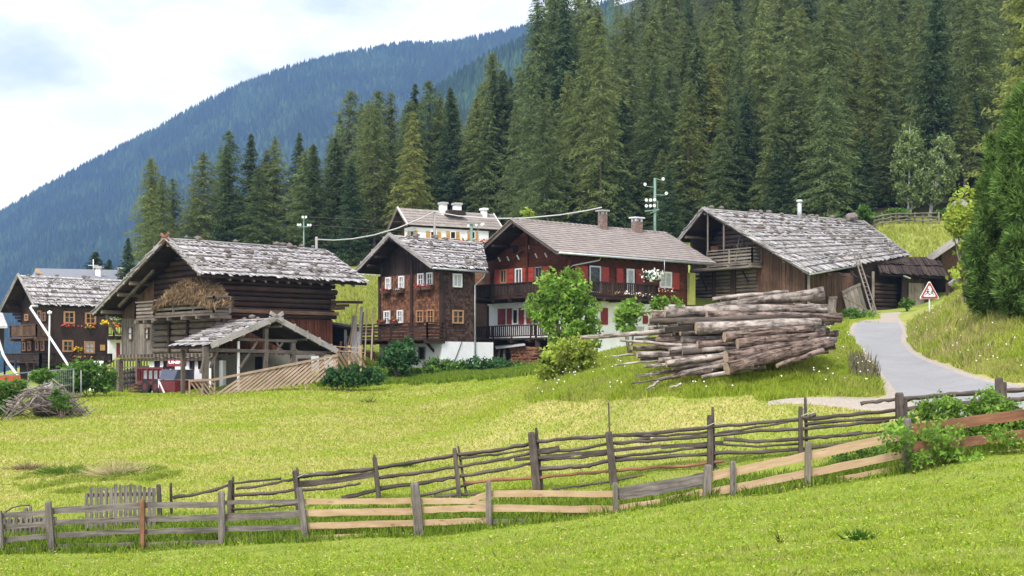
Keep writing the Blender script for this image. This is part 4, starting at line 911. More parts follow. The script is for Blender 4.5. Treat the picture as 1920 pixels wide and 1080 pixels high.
# firewood under the balcony and its cover
fw = thing('firewood_stack', B.G.pt(B.G.pix(980, 680)[0], zb, 1.3), 'stacked split firewood under the chalet balcony', 'firewood')
FWF = B.Gat(-1.3); a0, a1, z0, z1_ = FWF.rect(958, 652, 1002, 690); mb = MB(); mb.m = 0
z = z0
while z < z1_:
    a = a0
    while a < a1:
        r = U(.07, .13); p = FWF.pt(a + r, z + r, U(-.05, .07)); mb.tube([p, p + B.u * .6], r, 5, .2); a += 2 * r * .95
    z += .19
mb.build('split_log', M['wood_orange'], fw)
mb = MB(); mb.hexa([B.G.q(930, 655, 1.6), B.G.q(985, 648, 1.6), B.G.q(982, 644, .6), B.G.q(928, 650, .6)] + [q + V((0, 0, .05)) for q in (B.G.q(930, 655, 1.6), B.G.q(985, 648, 1.6), B.G.q(982, 644, .6), B.G.q(928, 650, .6))]); mb.build('cover_sheet', M['concrete'], fw)
for x0, y0, x1, y1 in ((914, 692, 922, 660), (930, 690, 937, 656), (944, 690, 946, 655)):
    mb = MB(); mb.beam(B.G.q(x0, y0, 1.7), B.G.q(x1, y1, 1.2), .16, .05); o = mb.build('leaning_board', M['plank_grey']); setp(o, 'grey board leaning beside the firewood under the balcony', 'board', 'boards leaning by the firewood')
# ================================================================== ladder barn on the right
B = Bld(1508, 92, 52); zb = gz(B.o.x, B.o.y); HR = B
barn = thing('ladder_barn', B.o, 'grey log and plank barn with stone weighted shake roof and ladder on its eave', 'barn')
ov = .8; GF = B.Gat(-ov)
tr, zr = GF.pix(1319, 392); tl, zl = GF.pix(1272, 450); te, ze = GF.pix(1516, 511)
sfar, zfar = B.Lat(tr).pix(1618, 416)
FF = B.Gat(sfar); tfe, zfe = FF.pix(1704, 479)
E0, E1, R1, R0 = B.w(-ov, te, ze), B.w(sfar, tfe, zfe), B.w(sfar, tr, zfar), B.w(-ov, tr, zr); L0, L1 = B.w(-ov, tl, zl), B.w(sfar, tl, zl)
lenB = sfar - .7; tW = B.G.pix(1294, 560)[0]
roofplane(E0, E1, R1, R0, .14, barn, 'shake_old', row=.5, wmin=.08, wmax=.22, stones=('stone on the ragged shake roof of the ladder barn', 'weight stones on the ladder barn roof', 84, 10), seed=31); roofplane(L1, L0, R0, R1, .12, barn, 'shake', seed=32, row=.8)
edgeboard(barn, E0, R0 + V((0, 0, .07)), .26, .07, pegs=11); edgeboard(barn, L0, R0 + V((0, 0, .07)), .26, .07, pegs=3); edgeboard(barn, E1 + V((0, 0, .05)), R1 + V((0, 0, .05)), .2, .07)
rz = lambda t: ze + (zr - ze) * (t - te) / (tr - te) if t <= tr else zl + (zr - zl) * (tl - t) / (tl - tr)
tp = B.G.pix(1417, 560)[0]
zfl = B.G.pix(1350, 500)[1]
mb = MB(); mb.prism([B.G.pt(a, z, -.3) for a, z in ((0, zb - .5), (tW, zb - .5), (tW, zfl), (tp, zfl), (tp, rz(tp) - .3), (0, rz(0) - .25))], B.u * .12); mb.build('wall', M['plank_dark'], barn)
mb = MB(); mb.prism([B.G.pt(a, z, -2.2) for a, z in ((tp, zfl - .3), (tl - .4, zfl - .3), (tl - .4, rz(tl - .4) - .2), (tr, zr - .3), (tp, rz(tp) - .3))], B.u * .12); mb.build('loft_wall', M['plank_dark'], barn)
GL = B.Gat(2.0)
logs(GL, lambda z: (max(tp, te + (tr - te) * (z + .3 - ze) / (zr - ze)), min(tl - .6, tl - (tl - tr) * max(0, z + .4 - zl) / (zr - zl))), zfl, zr - .6, 'loft_log_wall', 'log_grey', barn, .3, 0)
logs(B.G, lambda z: (tp, tW), zb - .4, zfl - .05, 'log_wall', 'log_grey', barn, .27, -.12, ends=.15)
for px in (1340, 1374, 1378):
    a = B.G.pix(px, 560)[0]; mb = MB(); B.G.box(mb, a - .12, a + .12, zb, zfl - .1, .0, .14); mb.build('wall_post', M['log_dark'], barn)
mb = MB(); mb.beam(B.G.q(1312, 511, .08), B.G.q(1326, 546, .08), .08, .05); mb.beam(B.G.q(1392, 508, .08), B.G.q(1404, 530, .08), .08, .05); mb.build('wall_strap', M['black'], barn)
vplanks(B.G, .0, tp, zb - .2, lambda a: rz(a) - .22, 'plank_wall', 'plank_brown', barn, .3, -.1, .06)
zt_ = B.G.pix(1380, 467, .9)[1]; zf_ = B.G.pix(1380, 494, .9)[1]
a0, a1 = B.G.pix(1410, 480, .9)[0], B.G.pix(1326, 480, .9)[0]
railing(B.G, barn, a0, a1, zf_, zt_, .9, ('plank_grey', 'plank_grey'), rails=(.08, .32, .56, .8), sides='0')
mb = MB(); B.G.box(mb, a0 - .1, B.G.pix(1312, 500)[0], zf_ - .35, zf_ - .2, -.1, 1.0); mb.build('loft_floor', M['plank_grey'], barn)
mb = MB()
for px, py in ((1356, 420), (1326, 430)): a = B.G.pix(px, 450, .8)[0]; mb.beam(B.G.pt(a, zf_ - .2, .75), B.G.pt(a, rz(a) - .2, .75), .1, .1)
mb.build('loft_post', M['plank_grey'], barn)
mb = MB()
for k in range(9): a = U(a0, a1 + .5); mb.beam(B.G.pt(a, zf_, U(-1.4, .2)), B.G.pt(a + U(-.4, .4), zf_ + U(1.0, 2.1), U(-1.6, .1)), .12, .03, B.u)
o = mb.build('stored_board', M['plank_grey'], barn)
slab(B.Gat(1.4), 1340, 462, 1353, 472, 'loft_crate', 'wood_orange', barn, 0, .4)
rafters(barn, B, -.2, sfar * .4, te + .3, ze - .1, 5, .6, .06, .3, 'plank_dark')  # dark wood colour stands in for the shadow under this eave
mb = MB(); mb.hexa([B.w(-.1, tl - .7, zb), B.w(8, tl - .7, zb), B.w(8, tl - .5, zb), B.w(-.1, tl - .5, zb), B.w(-.1, tl - .7, zl + .1), B.w(8, tl - .7, zl + .1), B.w(8, tl - .5, zl), B.w(-.1, tl - .5, zl)]); mb.build('far_wall', M['plank_dark'], barn)
purlins(barn, B, -ov + .1, 2.0, [(tr, zr - .3), (te + 2.2, rz(te + 2.2) - .3), (tl - .6, rz(tl - .6) - .3)], .12)
LB = B.Lat(.5)
s_end = LB.pix(1600, 560)[0]
vplanks(LB, .0, s_end, zb - .3, ze + .3, 'plank_wall', 'plank_brown', barn, .25, -.1, .05)
mb = MB(); B.G.box(mb, .0, .5, zb - .3, rz(.0) - .3, -.12, -.05); mb.build('return_wall', M['plank_brown'], barn)
LD = B.Lat(2.6)
mb = MB(); LD.box(mb, s_end - .3, lenB, zb - .4, ze + 1.6, -.1, 0); mb.hexa([B.w(s_end, .5, zb - .3), B.w(s_end + .1, .5, zb - .3), B.w(s_end + .1, 2.6, zb - .3), B.w(s_end, 2.6, zb - .3), B.w(s_end, .5, ze + .4), B.w(s_end + .1, .5, ze + .4), B.w(s_end + .1, 2.6, ze + 1.5), B.w(s_end, 2.6, ze + 1.5)]); mb.build('recess_wall', M['plank_dark'], barn)
for px, py in ((1516, 640), (1637, 560)): mb = MB(); a = B.Lat(te + .35).pix(px, 560)[0]; mb.beam(B.Lat(te + .35).pt(a, zb - .4), B.Lat(te + .35).pt(a, ze + .1 + (.3 if px > 1600 else 0)), .16, .16); mb.build('eave_post', M['plank_grey'], barn)
mb = MB(); mb.tube([E0 + V((0, 0, -.12)) - B.v * .08, E0.lerp(E1, .42) + V((0, 0, -.1)) - B.v * .08], .07, 8); mb.build('gutter', M['zinc'], barn)
mb = MB(); p = R0.lerp(R1, .55) - B.v * .4; p.z -= .4; h = B.Lat(tr).pix(1479, 378)[1]; mb.tube([p, V((p.x, p.y, h))], .17, 10); ch = mb.build('chimney_pipe', M['zinc'], barn)
mb = MB(); mb.tube([V((p.x, p.y, h)), V((p.x, p.y, h + .14))], [.26, .2], 10); mb.build('chimney_cap', M['white_metal'], ch)
mb = MB(); mb.blob((0, 0, 0), .42, 2, .18, (1.2, 1, .75)); c = R0.lerp(R1, .9) + V((0, 0, .3)) - B.v * .3; mb.v = [q + c for q in mb.v]; st = mb.build('roof_boulder', M['stone']); setp(st, 'largest boulder sitting near the far ridge end of the ladder barn roof', 'stone', 'weight stones on the ladder barn roof')
for (x0, y0, x1, y1), lb in (((1388, 429, 1500, 440), 'fresh orange board patched into the ladder barn roof under the ridge'), ((1572, 484, 1598, 496), 'short fresh board lying near the eave of the ladder barn roof')):
    def onroof(px, py):
        n = (E1 - E0).cross(R0 - E0).normalized(); d = V(((px - 960) / F, 1, (HY - py) / F)); c = V((0, 0, Z0)); return c + d * ((E0 - c).dot(n) / d.dot(n)) + n * (.14 if n.z > 0 else -.14)
    mb = MB(); mb.beam(onroof(x0, y0), onroof(x1, y1), .16, .03); o = mb.build('roof_board', M['wood_orange']); setp(o, lb, 'board')
# ladder
LBt = B.Lat(te - .15)
bx, by = 1643, 597; tx, ty = 1604, 470
base_ = gpx(1641, 88.6); top_ = LBt.q(1604, 474, .2)
lad = thing('ladder', base_, 'long grey wooden ladder leaning against the barn eave', 'ladder')
sd = B.u * .24
for k in (-1, 1): mb = MB(); mb.beam(base_ + sd * k, top_ + sd * k * .75, .07, .09); mb.build('side_rail', M['plank_grey'], lad)
for k in range(15):
    p = base_.lerp(top_, (k + .7) / 15); s = sd * (1 - .25 * (k + .7) / 15); mb = MB(); mb.tube([p - s * 1.05, p + s * 1.05], .03, 6); mb.build('rung', M['plank_grey'], lad)
# leaning door panels
for pts, nm, lb in (([(1577, 546), (1611, 531), (1626, 585), (1590, 592)], 'plank_door', 'grey plank door leaning askew against the ladder barn wall'), ([(1553, 556), (1568, 556), (1566, 590), (1551, 590)], 'old_hatch', 'narrow upright grey panel against the ladder barn wall')):
    q = [LB.q(x, y, .15 + (.5 if y > 570 else .0)) for x, y in pts]; mb = MB()
    for k in range(5):
        f0, f1 = k / 5 + .01, (k + 1) / 5 - .01
        w = [q[0].lerp(q[1], f0), q[0].lerp(q[1], f1), q[3].lerp(q[2], f1), q[3].lerp(q[2], f0)]; mb.hexa([p + LB.n * .0 for p in w] + [p + LB.n * .05 for p in w])
    mb.beam(q[0].lerp(q[3], .08) + LB.n * .08, q[1].lerp(q[2], .04) + LB.n * .08, .05, .16); mb.beam(q[0].lerp(q[3], .2) + LB.n * .08, q[1].lerp(q[2], .95) + LB.n * .08, .05, .12)
    o = mb.build(nm, M['plank_grey']); setp(o, lb, 'door')
# plank shed behind
S_ = Bld(1640, 99, 56); zs = gz(S_.o.x, S_.o.y)
shed = thing('plank_shed', S_.o, 'low dark plank shed with a corrugated board roof beside the ladder barn', 'shed')
fL = S_.L; a0, a1 = fL.pix(1655, 560)[0], fL.pix(1765, 560)[0]
fT = S_.Lat(2.8)
q00, q10 = S_.w(fL.pix(1652, 513)[0] - .6, -.5, fL.pix(1660, 515)[1]), S_.w(fL.pix(1762, 520)[0] + .2, -.5, fL.pix(1760, 520)[1])
q01, q11 = S_.w(fT.pix(1640, 485)[0], 2.8, fT.pix(1660, 483)[1]), S_.w(fT.pix(1757, 483)[0], 2.8, fT.pix(1757, 483)[1])
b_, _p = roofplane(q00, q10, q11, q01, .08, shed, 'plank_dark', row=3.4, wmin=.22, wmax=.3, seed=41)
vplanks(fL, fL.pix(1692, 560)[0], fL.pix(1745, 560)[0], zs - .4, q00.z - .12, 'plank_wall', 'plank_dark', shed, .35, -.1)
vplanks(fL, fL.pix(1703, 560)[0], fL.pix(1732, 560)[0], zs + .1, q00.z - .5, 'door', 'plank_grey', shed, .35, .0)
mb = MB(); S_.Lat(2.4).box(mb, a0 - 2, a1 + 1.5, zs - .4, q01.z - .1, -.05, .05); mb.hexa([S_.w(a1 + 1.3, -.2, zs - .4), S_.w(a1 + 1.5, -.2, zs - .4), S_.w(a1 + 1.5, 2.4, zs - .4), S_.w(a1 + 1.3, 2.4, zs - .4), S_.w(a1 + 1.3, -.2, q00.z - .2), S_.w(a1 + 1.5, -.2, q00.z - .2), S_.w(a1 + 1.5, 2.4, q01.z - .15), S_.w(a1 + 1.3, 2.4, q01.z - .15)]); mb.build('back_wall', M['plank_dark'], shed)
logs(S_.Lat(.6), lambda z: (fL.pix(1650, 560)[0], fL.pix(1692, 560)[0]), zs - .3, zs + 1.9, 'log_wall', 'log_dark', shed, .28)
mb = MB(); mb.beam(fL.q(1694, 517, .5), fL.q(1706, 522, .4), .16, .06); mb.build('white_tarp', M['white_paint'], shed)
# brown house at the right edge behind the pine
Q = Bld(1768, 108, 60); zq = gz(Q.o.x, Q.o.y)
hut = thing('brown_cottage', Q.o, 'small red brown cottage half hidden behind the dark pine', 'house')
qL = Q.L
def V3(x, y, d): return P(x, y, d)
ra = [V3(1740, 486, 106), V3(1806, 441, 106), V3(1832, 434, 115), V3(1770, 478, 115)]
mb = MB(); mb.hexa([p - V((0, 0, .25)) for p in ra] + ra); mb.build('roof', M['shake'], hut)
ra2 = [V3(1806, 441, 106), V3(1880, 484, 106), V3(1890, 474, 115), V3(1832, 434, 115)]
edgeboard(hut, ra[0], ra[1], .5, .12, 'shake_edge'); edgeboard(hut, ra2[1], ra2[0], .34, .1, 'shake_edge')
mb = MB(); mb.hexa([p - V((0, 0, .25)) for p in ra2] + ra2); mb.build('roof', M['shake'], hut)
mb = MB(); mb.prism([V3(1766, 476, 107.4), V3(1806, 450, 107.4), V3(1860, 478, 107.4), V3(1860, 575, 107.4), V3(1766, 575, 107.4)], V((0, 5, 0))); mb.build('wall', M['plank_brown'], hut)
for k in range(2): 
    mb = MB(); c = V3(1782 + k * 14, 454 - k * 9, 106.3); mb.beam(c, c + V((.4, 0, .3)), .2, .2); mb.build('ridge_weight', M['shake'], hut)
lean = thing('lean_to_roof', P(1790, 548, 72), 'dark low lean-to with grey shingle roof under the pine', 'lean-to')
q = [P(1776, 531, 72), P(1802, 512, 73), P(1840, 516, 76), P(1815, 533, 75)]; mb = MB(); mb.hexa([p - V((0, 0, .12)) for p in q] + q); mb.build('roof', M['shake'], lean)
mb = MB()
for p in q: mb.beam(V((p.x, p.y, gz(p.x, p.y) - .3)), p, .12, .12)
mb.build('post', M['plank_dark'], lean); mb = MB(); mb.prism([P(1782, 533, 74), P(1830, 522, 76), P(1830, 556, 76), P(1782, 556, 74)], V((0, .2, 0))); mb.build('wall', M['plank_dark'], lean)
up_ = thing('upper_hut', P(1790, 420, 120), 'upper hut on the steep meadow showing only its grey roof slope', 'hut')
q = [P(1744, 416, 119), P(1795, 372, 119), P(1812, 374, 126), P(1762, 416, 126)]; mb = MB(); mb.hexa([p - V((0, 0, .3)) for p in q] + q); mb.build('roof', M['shake_edge'], up_)
mb = MB(); mb.prism([P(1768, 410, 120), P(1796, 384, 120), P(1850, 412, 120), P(1850, 440, 120), P(1768, 440, 120)], V((0, 4, 0))); mb.build('wall', M['plank_dark'], up_)
q = [P(1795, 372, 119), P(1870, 420, 119), P(1880, 420, 126), P(1812, 374, 126)]; mb = MB(); mb.hexa([p - V((0, 0, .3)) for p in q] + q); mb.build('roof', M['shake_edge'], up_)

# ================================================================== left farmhouse
B = Bld(92, 106, 46); zb = gz(B.o.x, B.o.y); HL = B
house = thing('dark_farmhouse', B.o, 'dark timber farmhouse with shake roof, tan window frames and long balconies', 'house')
ov = 1.3; GF = B.Gat(-ov)
tr, zr = GF.pix(34, 516); tl, zl = GF.pix(0, 583); te, ze = GF.pix(63, 571)
sR = B.Lat(tr).pix(232, 530)[0]; lenB = B.L.pix(203, 620)[0]; tW = B.G.pix(39, 620)[0]
E0, E1, R1, R0 = B.w(-ov, te, ze), B.w(sR, te, ze), B.w(sR, tr, zr), B.w(-ov, tr, zr); L0, L1 = B.w(-ov, tl, zl), B.w(sR, tl, zl)
roofplane(E0, E1, R1, R0, .12, house, 'shake', seed=51, row=.5, wmin=.09, wmax=.22, stones=('stone on the banded shake roof of the dark farmhouse', 'stones on the dark farmhouse roof', 20, 6)); roofplane(L1, L0, R0, R1, .12, house, 'shake', seed=52, row=.8)
edgeboard(house, E0, R0 + V((0, 0, .06)), .26); edgeboard(house, L0, R0 + V((0, 0, .06)), .26)
rz = lambda t: ze + (zr - ze) * (t - te) / (tr - te) if t <= tr else zl + (zr - zl) * (tl - t) / (tl - tr)
zlo = min(zb, 3.0) - 2.5
mb = MB(); mb.prism([B.G.pt(a, z, 0) for a, z in ((0, zlo), (tW, zlo), (tW, rz(tW) - .2), (tr, zr - .25), (0, rz(0) - .2))], B.u * lenB); mb.build('wall', M['plank_dark'], house)
for x0, y0, x1, y1 in ((400, 350, 470, 428), (535, 358, 604, 432), (392, 532, 460, 608), (530, 540, 596, 618)): window(B.L, *z1(x0, y0), *z1(x1, y1), house, 'window_wood', 2, 2, .03, 'glass' if x0 != 530 else 'curtain', fw=.12)
for x0, y0, x1, y1 in ((163, 368, 185, 410), (245, 345, 270, 410), (275, 355, 296, 412), (148, 545, 170, 602), (183, 540, 203, 600), (232, 535, 252, 598), (266, 532, 288, 600)): window(B.G, *z1(x0, y0), *z1(x1, y1), house, 'window_wood', 1, 2, .03, 'glass', fw=.1)
slab(B.L, *z1(633, 562), *z1(662, 598), 'wall_plaque', 'ochre', house, .02, .08)
for (x0, y0, x1, y1), ms, lb in (((405, 428, 466, 448), ('fl_red', 'fl_red'), 'flower trough under the first upper window of the dark farmhouse'), ((538, 430, 600, 452), ('fl_yellow', 'fl_red'), 'flower trough under the second upper window of the dark farmhouse'), ((462, 568, 520, 596), ('fl_yellow', 'fl_yellow'), 'yellow flower trough between the lower farmhouse windows'), ((440, 612, 575, 640), ('fl_red', 'fl_yellow'), 'long red and yellow flower trough on the farmhouse balcony rail')):
    o = .25 if y0 < 600 else 1.15
    a0 = B.L.pix(z1(x0, y1)[0], z1(x0, y1)[1], o)[0]; a1 = B.L.pix(z1(x1, y1)[0], z1(x1, y1)[1], o)[0]; z_ = B.L.pix(*z1((x0 + x1) / 2, y1), o)[1]
    flowers('flower_trough', [B.L.pt(a0, z_ + .1, o), B.L.pt(a1, z_ + .1, o)], list(ms), lb, n=80, size=.07, spread=.11)
a1 = B.G.pix(z1(68, 0)[0], 610, 1.1)[0]
railing(B.G, house, -.2, a1, B.G.pix(60, z1(0, 512)[1], 1)[1], B.G.pix(60, z1(0, 435)[1], 1)[1], 1.1, ('plank_brown', 'plank_brown'), bal=.14, bw=.125)
zf = B.G.pix(60, z1(0, 668)[1], 1)[1]; zt = B.G.pix(60, z1(0, 618)[1], 1)[1]
railing(B.G, house, -1.2, B.G.pix(11, 660, 1.2)[0], zf, zt, 1.3, ('plank_dark', 'plank_dark'), bal=.2, bw=.17, under=1.2)
railing(B.L, house, -1.2, B.L.pix(209, 665, 1.2)[0], zf, zt, 1.2, ('plank_dark', 'plank_dark'), bal=.17, bw=.14, under=1.0)
mb = MB(); fc = B.Lat(-.1); a0, a1, z0, z1_ = fc.rect(*z1(680, 515), *z1(760, 680)); fc.box(mb, a0, a1 + 2, z0 - 1.5, z1_, 0, .3); mb.build('entrance_wall', M['white_wall'], house)
slab(B.Lat(-.2), *z1(728, 550), *z1(750, 676), 'door', 'red_dark', house, .21, .26)
railing(B.Lat(-.3), house, B.Lat(-.3).pix(202, 620)[0], B.Lat(-.3).pix(232, 620)[0], B.Lat(-.3).pix(215, 630)[1], B.Lat(-.3).pix(215, 613)[1], 1.0, ('plank_dark', 'plank_dark'), bal=.2, bw=.05)
fc = B.Lat(-.3); z_ = fc.pix(210, 606)[1]
flowers('yellow_flowers', [fc.q(192, 604, 1.2), fc.q(204, 603, 1.2)], ['fl_yellow', 'fl_yellow'], 'yellow blossoms at the farmhouse upper balcony corner', n=90, size=.09, spread=.12)
flowers('red_flowers', [fc.q(206, 608, 1.1), fc.q(224, 610, 1.1)], ['fl_red', 'fl_orange'], 'orange red blossoms on the farmhouse upper balcony rail', n=90, size=.08, spread=.12)
rafters(house, B, -.8, sR - .5, te + .1, ze - .16, 9, .6, .06, .3, 'plank_dark'); purlins(house, B, -ov + .1, .2, [(tr, zr - .28), (tW, rz(tW) - .3), (.2, rz(.2) - .3)], .11, 'plank_dark')
mb = MB()
for k in range(5): mb.beam(B.G.pt(tW - .1, rz(tW) - .5 - k * .25, 0), B.G.pt(tW - .1, rz(tW) - .5 - k * .25, 1.1 - k * .2), .15, .2)
mb.build('eave_bracket', M['plank_dark'], house)
# pale roof behind it
q = [P(62, 513, 128), P(262, 519, 138), P(262, 508, 143), P(68, 503, 133)]
back = thing('grey_roofed_house', V((q[0].x, q[0].y, gz(q[0].x, q[0].y))), 'house showing only its plain blue grey roof and chimneys behind the dark farmhouse', 'house')
q = [P(58, 520, 126), P(275, 527, 140), P(262, 507, 146), P(68, 503, 132)]
mb = MB(); mb.hexa([p - V((0, 0, .2)) for p in q] + q); mb.build('roof', M['grey_sheet'], back)
q2 = [P(52, 530, 140), P(270, 535, 152), q[2] + V((0, .1, 0)), q[3] + V((0, .1, 0))]; q2[0].z = q[0].z; q2[1].z = q[1].z
mb = MB(); mb.hexa([p - V((0, 0, .2)) for p in q2] + q2); mb.build('roof', M['grey_sheet'], back)
c = [q[0] + V((.5, .5, -.2)), q[1] + V((-.5, .5, -.2)), q2[1] + V((-.5, -.5, -.2)), q2[0] + V((.5, -.5, -.2))]
mb = MB(); mb.hexa([V((p.x, p.y, gz(p.x, p.y) - 1.5)) for p in c] + c); mb.build('wall', M['white_wall'], back)
mb = MB(); mb.beam(P(66, 506, 129) + V((0, 0, .05)), P(78, 514, 129), .1, .2); mb.build('bargeboard', M['ochre'], back)
for px, yt, yb, w, mt in ((185, 503, 522, .5, 'white_wall'), (230, 505, 530, .5, 'brick_chim')):
    p = P(px, yb, 136); t = P(px, yt, 136); mb = MB(); mb.beam(p, t, w, w); ch = mb.build('chimney', M[mt], back); mb = MB(); mb.beam(t, t + V((0, 0, .18)), w + .3, w + .3); mb.build('chimney_cap', M['concrete'], ch)
mb = MB(); p = P(175, 512, 134); t = P(175, 486, 134); mb.tube([p, t], .05, 6); mb.tube([t - V((.5, 0, .6)), t + V((.5, 0, -.6))], .03, 5); mb.build('antenna', M['white_metal'], back)
far = thing('far_hut', P(-10, 640, 130), 'sliver of a shake roofed hut beyond the dark farmhouse', 'hut')
q = [P(-60, 613, 126), P(14, 611, 126), P(4, 584, 130), P(-60, 580, 130)]; mb = MB(); mb.hexa([p - V((0, 0, .2)) for p in q] + q); mb.build('roof', M['shake'], far)
mb = MB(); mb.hexa([P(-60, 660, 127), P(8, 660, 127), P(8, 660, 133), P(-60, 660, 133), P(-60, 612, 127), P(8, 612, 127), P(4, 585, 130.5), P(-60, 582, 130.5)]); mb.build('wall', M['plank_dark'], far)

# ================================================================== white house on the slope behind
B = Bld(781, 125, 60, Z0 + 6.5); HW = B
house = thing('white_house', B.o, 'white plastered house with ochre shutters and three chimneys below the forest', 'house')
ov = 1.0; GF = B.Gat(-ov)
tr, zr = GF.pix(745, 390); tl, zl = GF.pix(727, 432); te, ze = GF.pix(764, 421)
sfar = B.Lat(tr).pix(925, 399)[0]; sfe = B.Lat(te).pix(944, 428)[0]; lenB = B.L.pix(916, 440)[0]; tW = tl - .5
E0, E1, R1, R0 = B.w(-ov, te, ze), B.w(sfe, te, ze), B.w(sfar, tr, zr), B.w(-ov, tr, zr); L0, L1 = B.w(-ov, tl, zl), B.w(sfar, tl, zl)
roofplane(E0, E1, R1, R0, .15, house, 'tile', kind='tile', row=.4, wmin=.3, wmax=.31, seed=61); roofplane(L1, L0, R0, R1, .15, house, 'tile', kind='tile', row=.5, wmin=.3, wmax=.31, seed=62)
edgeboard(house, E0, R0 + V((0, 0, .04)), .24, .06, 'white_paint'); edgeboard(house, L0, R0 + V((0, 0, .04)), .24); edgeboard(house, E1, R1, .24, .06, 'white_paint')
rz = lambda t: ze + (zr - ze) * (t - te) / (tr - te) if t <= tr else zl + (zr - zl) * (tl - t) / (tl - tr)
zlo = gz(B.o.x, B.o.y) - 2; zm = B.L.pix(790, 422)[1]
mb = MB(); mb.hexa([B.w(0, 0, zlo), B.w(lenB, 0, zlo), B.w(lenB, tW * .72, zlo), B.w(0, tW * .72, zlo), B.w(0, 0, rz(0) - .2), B.w(lenB, 0, rz(0) - .2), B.w(lenB, tW * .72, rz(0) - .2), B.w(0, tW * .72, rz(0) - .2)]); mb.build('wall', M['white_wall'], house)
gable(B.G, [(0.02, rz(0) - .2), (tW, min(rz(0), rz(tW)) - .2), (tr, zr - .25)], 'gable_wall', 'plank_red', house, .3, .03)
mb = MB(); mb.hexa([B.w(.2, tW * .72, zlo), B.w(lenB, tW * .72, zlo), B.w(lenB, tW, zlo), B.w(.2, tW, zlo), B.w(.2, tW * .72, rz(tW) - .15), B.w(lenB, tW * .72, rz(tW) - .15), B.w(lenB, tW, rz(tW) - .3), B.w(.2, tW, rz(tW) - .3)]); mb.build('plank_wing', M['plank_brown'], house)
for x0, x1 in ((528, 566), (646, 679), (768, 795)):
    window(B.L, *z3(x0, 235), *z3(x1, 280), house, 'white_paint', 1, 1, .02, 'black', sh='ab', shm='ochre', fw=.06)
window(B.G, *z3(415, 232), *z3(440, 268), house, 'white_paint', 1, 1, .02, 'glass', sh='ab', shm='ochre', fw=.06)
n_ = 0
flowers('balcony_blossoms', [B.L.q(845, 452, .8), B.L.q(915, 452, .8)], ['fl_orange', 'fl_red', 'fl_yellow'], 'mixed flower trough along the white house front', n=200, size=.09, spread=.16, leaf='leaf_mid')
mb = MB(); B.L.box(mb, B.L.pix(842, 456)[0], lenB + .3, B.L.pix(880, 462)[1], B.L.pix(880, 454)[1], .0, 1.0); mb.build('balcony', M['plank_brown'], house)
for x0, y0, x1, y1, capm in ((586, 62, 625, 108, 'concrete'), (668, 66, 710, 118, 'concrete'), (835, 97, 863, 142, 'white_wall')):
    fc = B.Lat(tr - .3); a0, a1, z0, z1_ = fc.rect(*z3(x0, y0), *z3(x1, y1)); mb = MB(); fc.box(mb, a0 + .08, a1 - .08, z0 - .6, z1_ - .18, -.35, .35); ch = mb.build('chimney', M['white_wall'], house)
    mb = MB(); fc.box(mb, a0, a1, z1_ - .18, z1_, -.45, .45); mb.build('chimney_cap', M[capm], ch)
mb = MB(); fc = B.Lat(tr * .6); a0, a1, z0, z1_ = fc.rect(*z3(615, 112), *z3(725, 138)); mb.prism([fc.pt(a0, z0, -.3), fc.pt(a1, z0, -.3), fc.pt(a1 - .2, z1_, -.3), fc.pt(a0 + .2, z1_, -.3)], fc.n * 1.0); mb.build('dormer', M['plank_dark'], house)
# ================================================================== front plank fence
fa = thing('plank_fence', gpx(960, 30), 'front fence of grey and new pale boards nailed to leaning posts across the meadow', 'fence')
def post(fence, xb, yb, xt, yt, wpx, d, mat='fence_grey', sink=.35):
    p = P(xb, yb, d); g_ = gz(p.x, p.y); p.z = min(p.z, g_) - sink; t = P(xt, yt, d); w = wpx / F * d
    mb = MB(); mid = p.lerp(t, .55) + V((U(-.015, .015), 0, 0)); dp = max(.09, w * .8)
    mb.sweep([p, p.lerp(mid, .6), mid, mid.lerp(t, .5), t.lerp(p, .03), t], [w, w * U(.94, 1.04), w * .98, w * U(.9, 1), w * .9, w * .72], [dp, dp, dp, dp * .97, dp * .92, dp * .7], V((0, 1, 0)))
    return mb.build('post', M[mat], fence)
def rail(fence, pts, th, dd, mat='fence_grey', depth=.035, name='board', dfun=dA):
    """board through photo points; th = width in px"""
    q = [P(x, y, dfun(x) + dd) for x, y in pts]; mb = MB(); h = th / F * dfun(960); c = [q[0]]
    for i in range(len(q) - 1):
        for k in range(1, 7): c.append(q[i].lerp(q[i + 1], k / 6) + V((0, U(-.006, .006), U(-.009, .009))))
    mb.sweep(c, [depth] * len(c), [h * U(.92, 1.05) for _ in c])
    return mb.build(name, M[mat], fence)
GR, NW, OR = 'fence_grey', 'wood_new', 'wood_orange'
for xb, yb, xt, yt, w, mt in ((4, 1036, -2, 958, 11, GR), (100, 1032, 90, 940, 12, GR), (267, 1030, 267, 936, 8, OR), (416, 1020, 415, 921, 12, GR), (577, 1018, 561, 914, 12, GR), (788, 1004, 777, 905, 17, GR), (917, 990, 916, 901, 10, GR), (1153, 966, 1153, 905, 9, GR), (1322, 938, 1328, 871, 14, GR), (1373, 931, 1374, 864, 10, GR), (1513, 913, 1515, 828, 11, 'plank_grey'), (1699, 886, 1701, 784, 13, GR), (1930, 850, 1932, 745, 14, GR)): post(fa, xb, yb, xt, yt, w, dA(xb) - .05, mt)
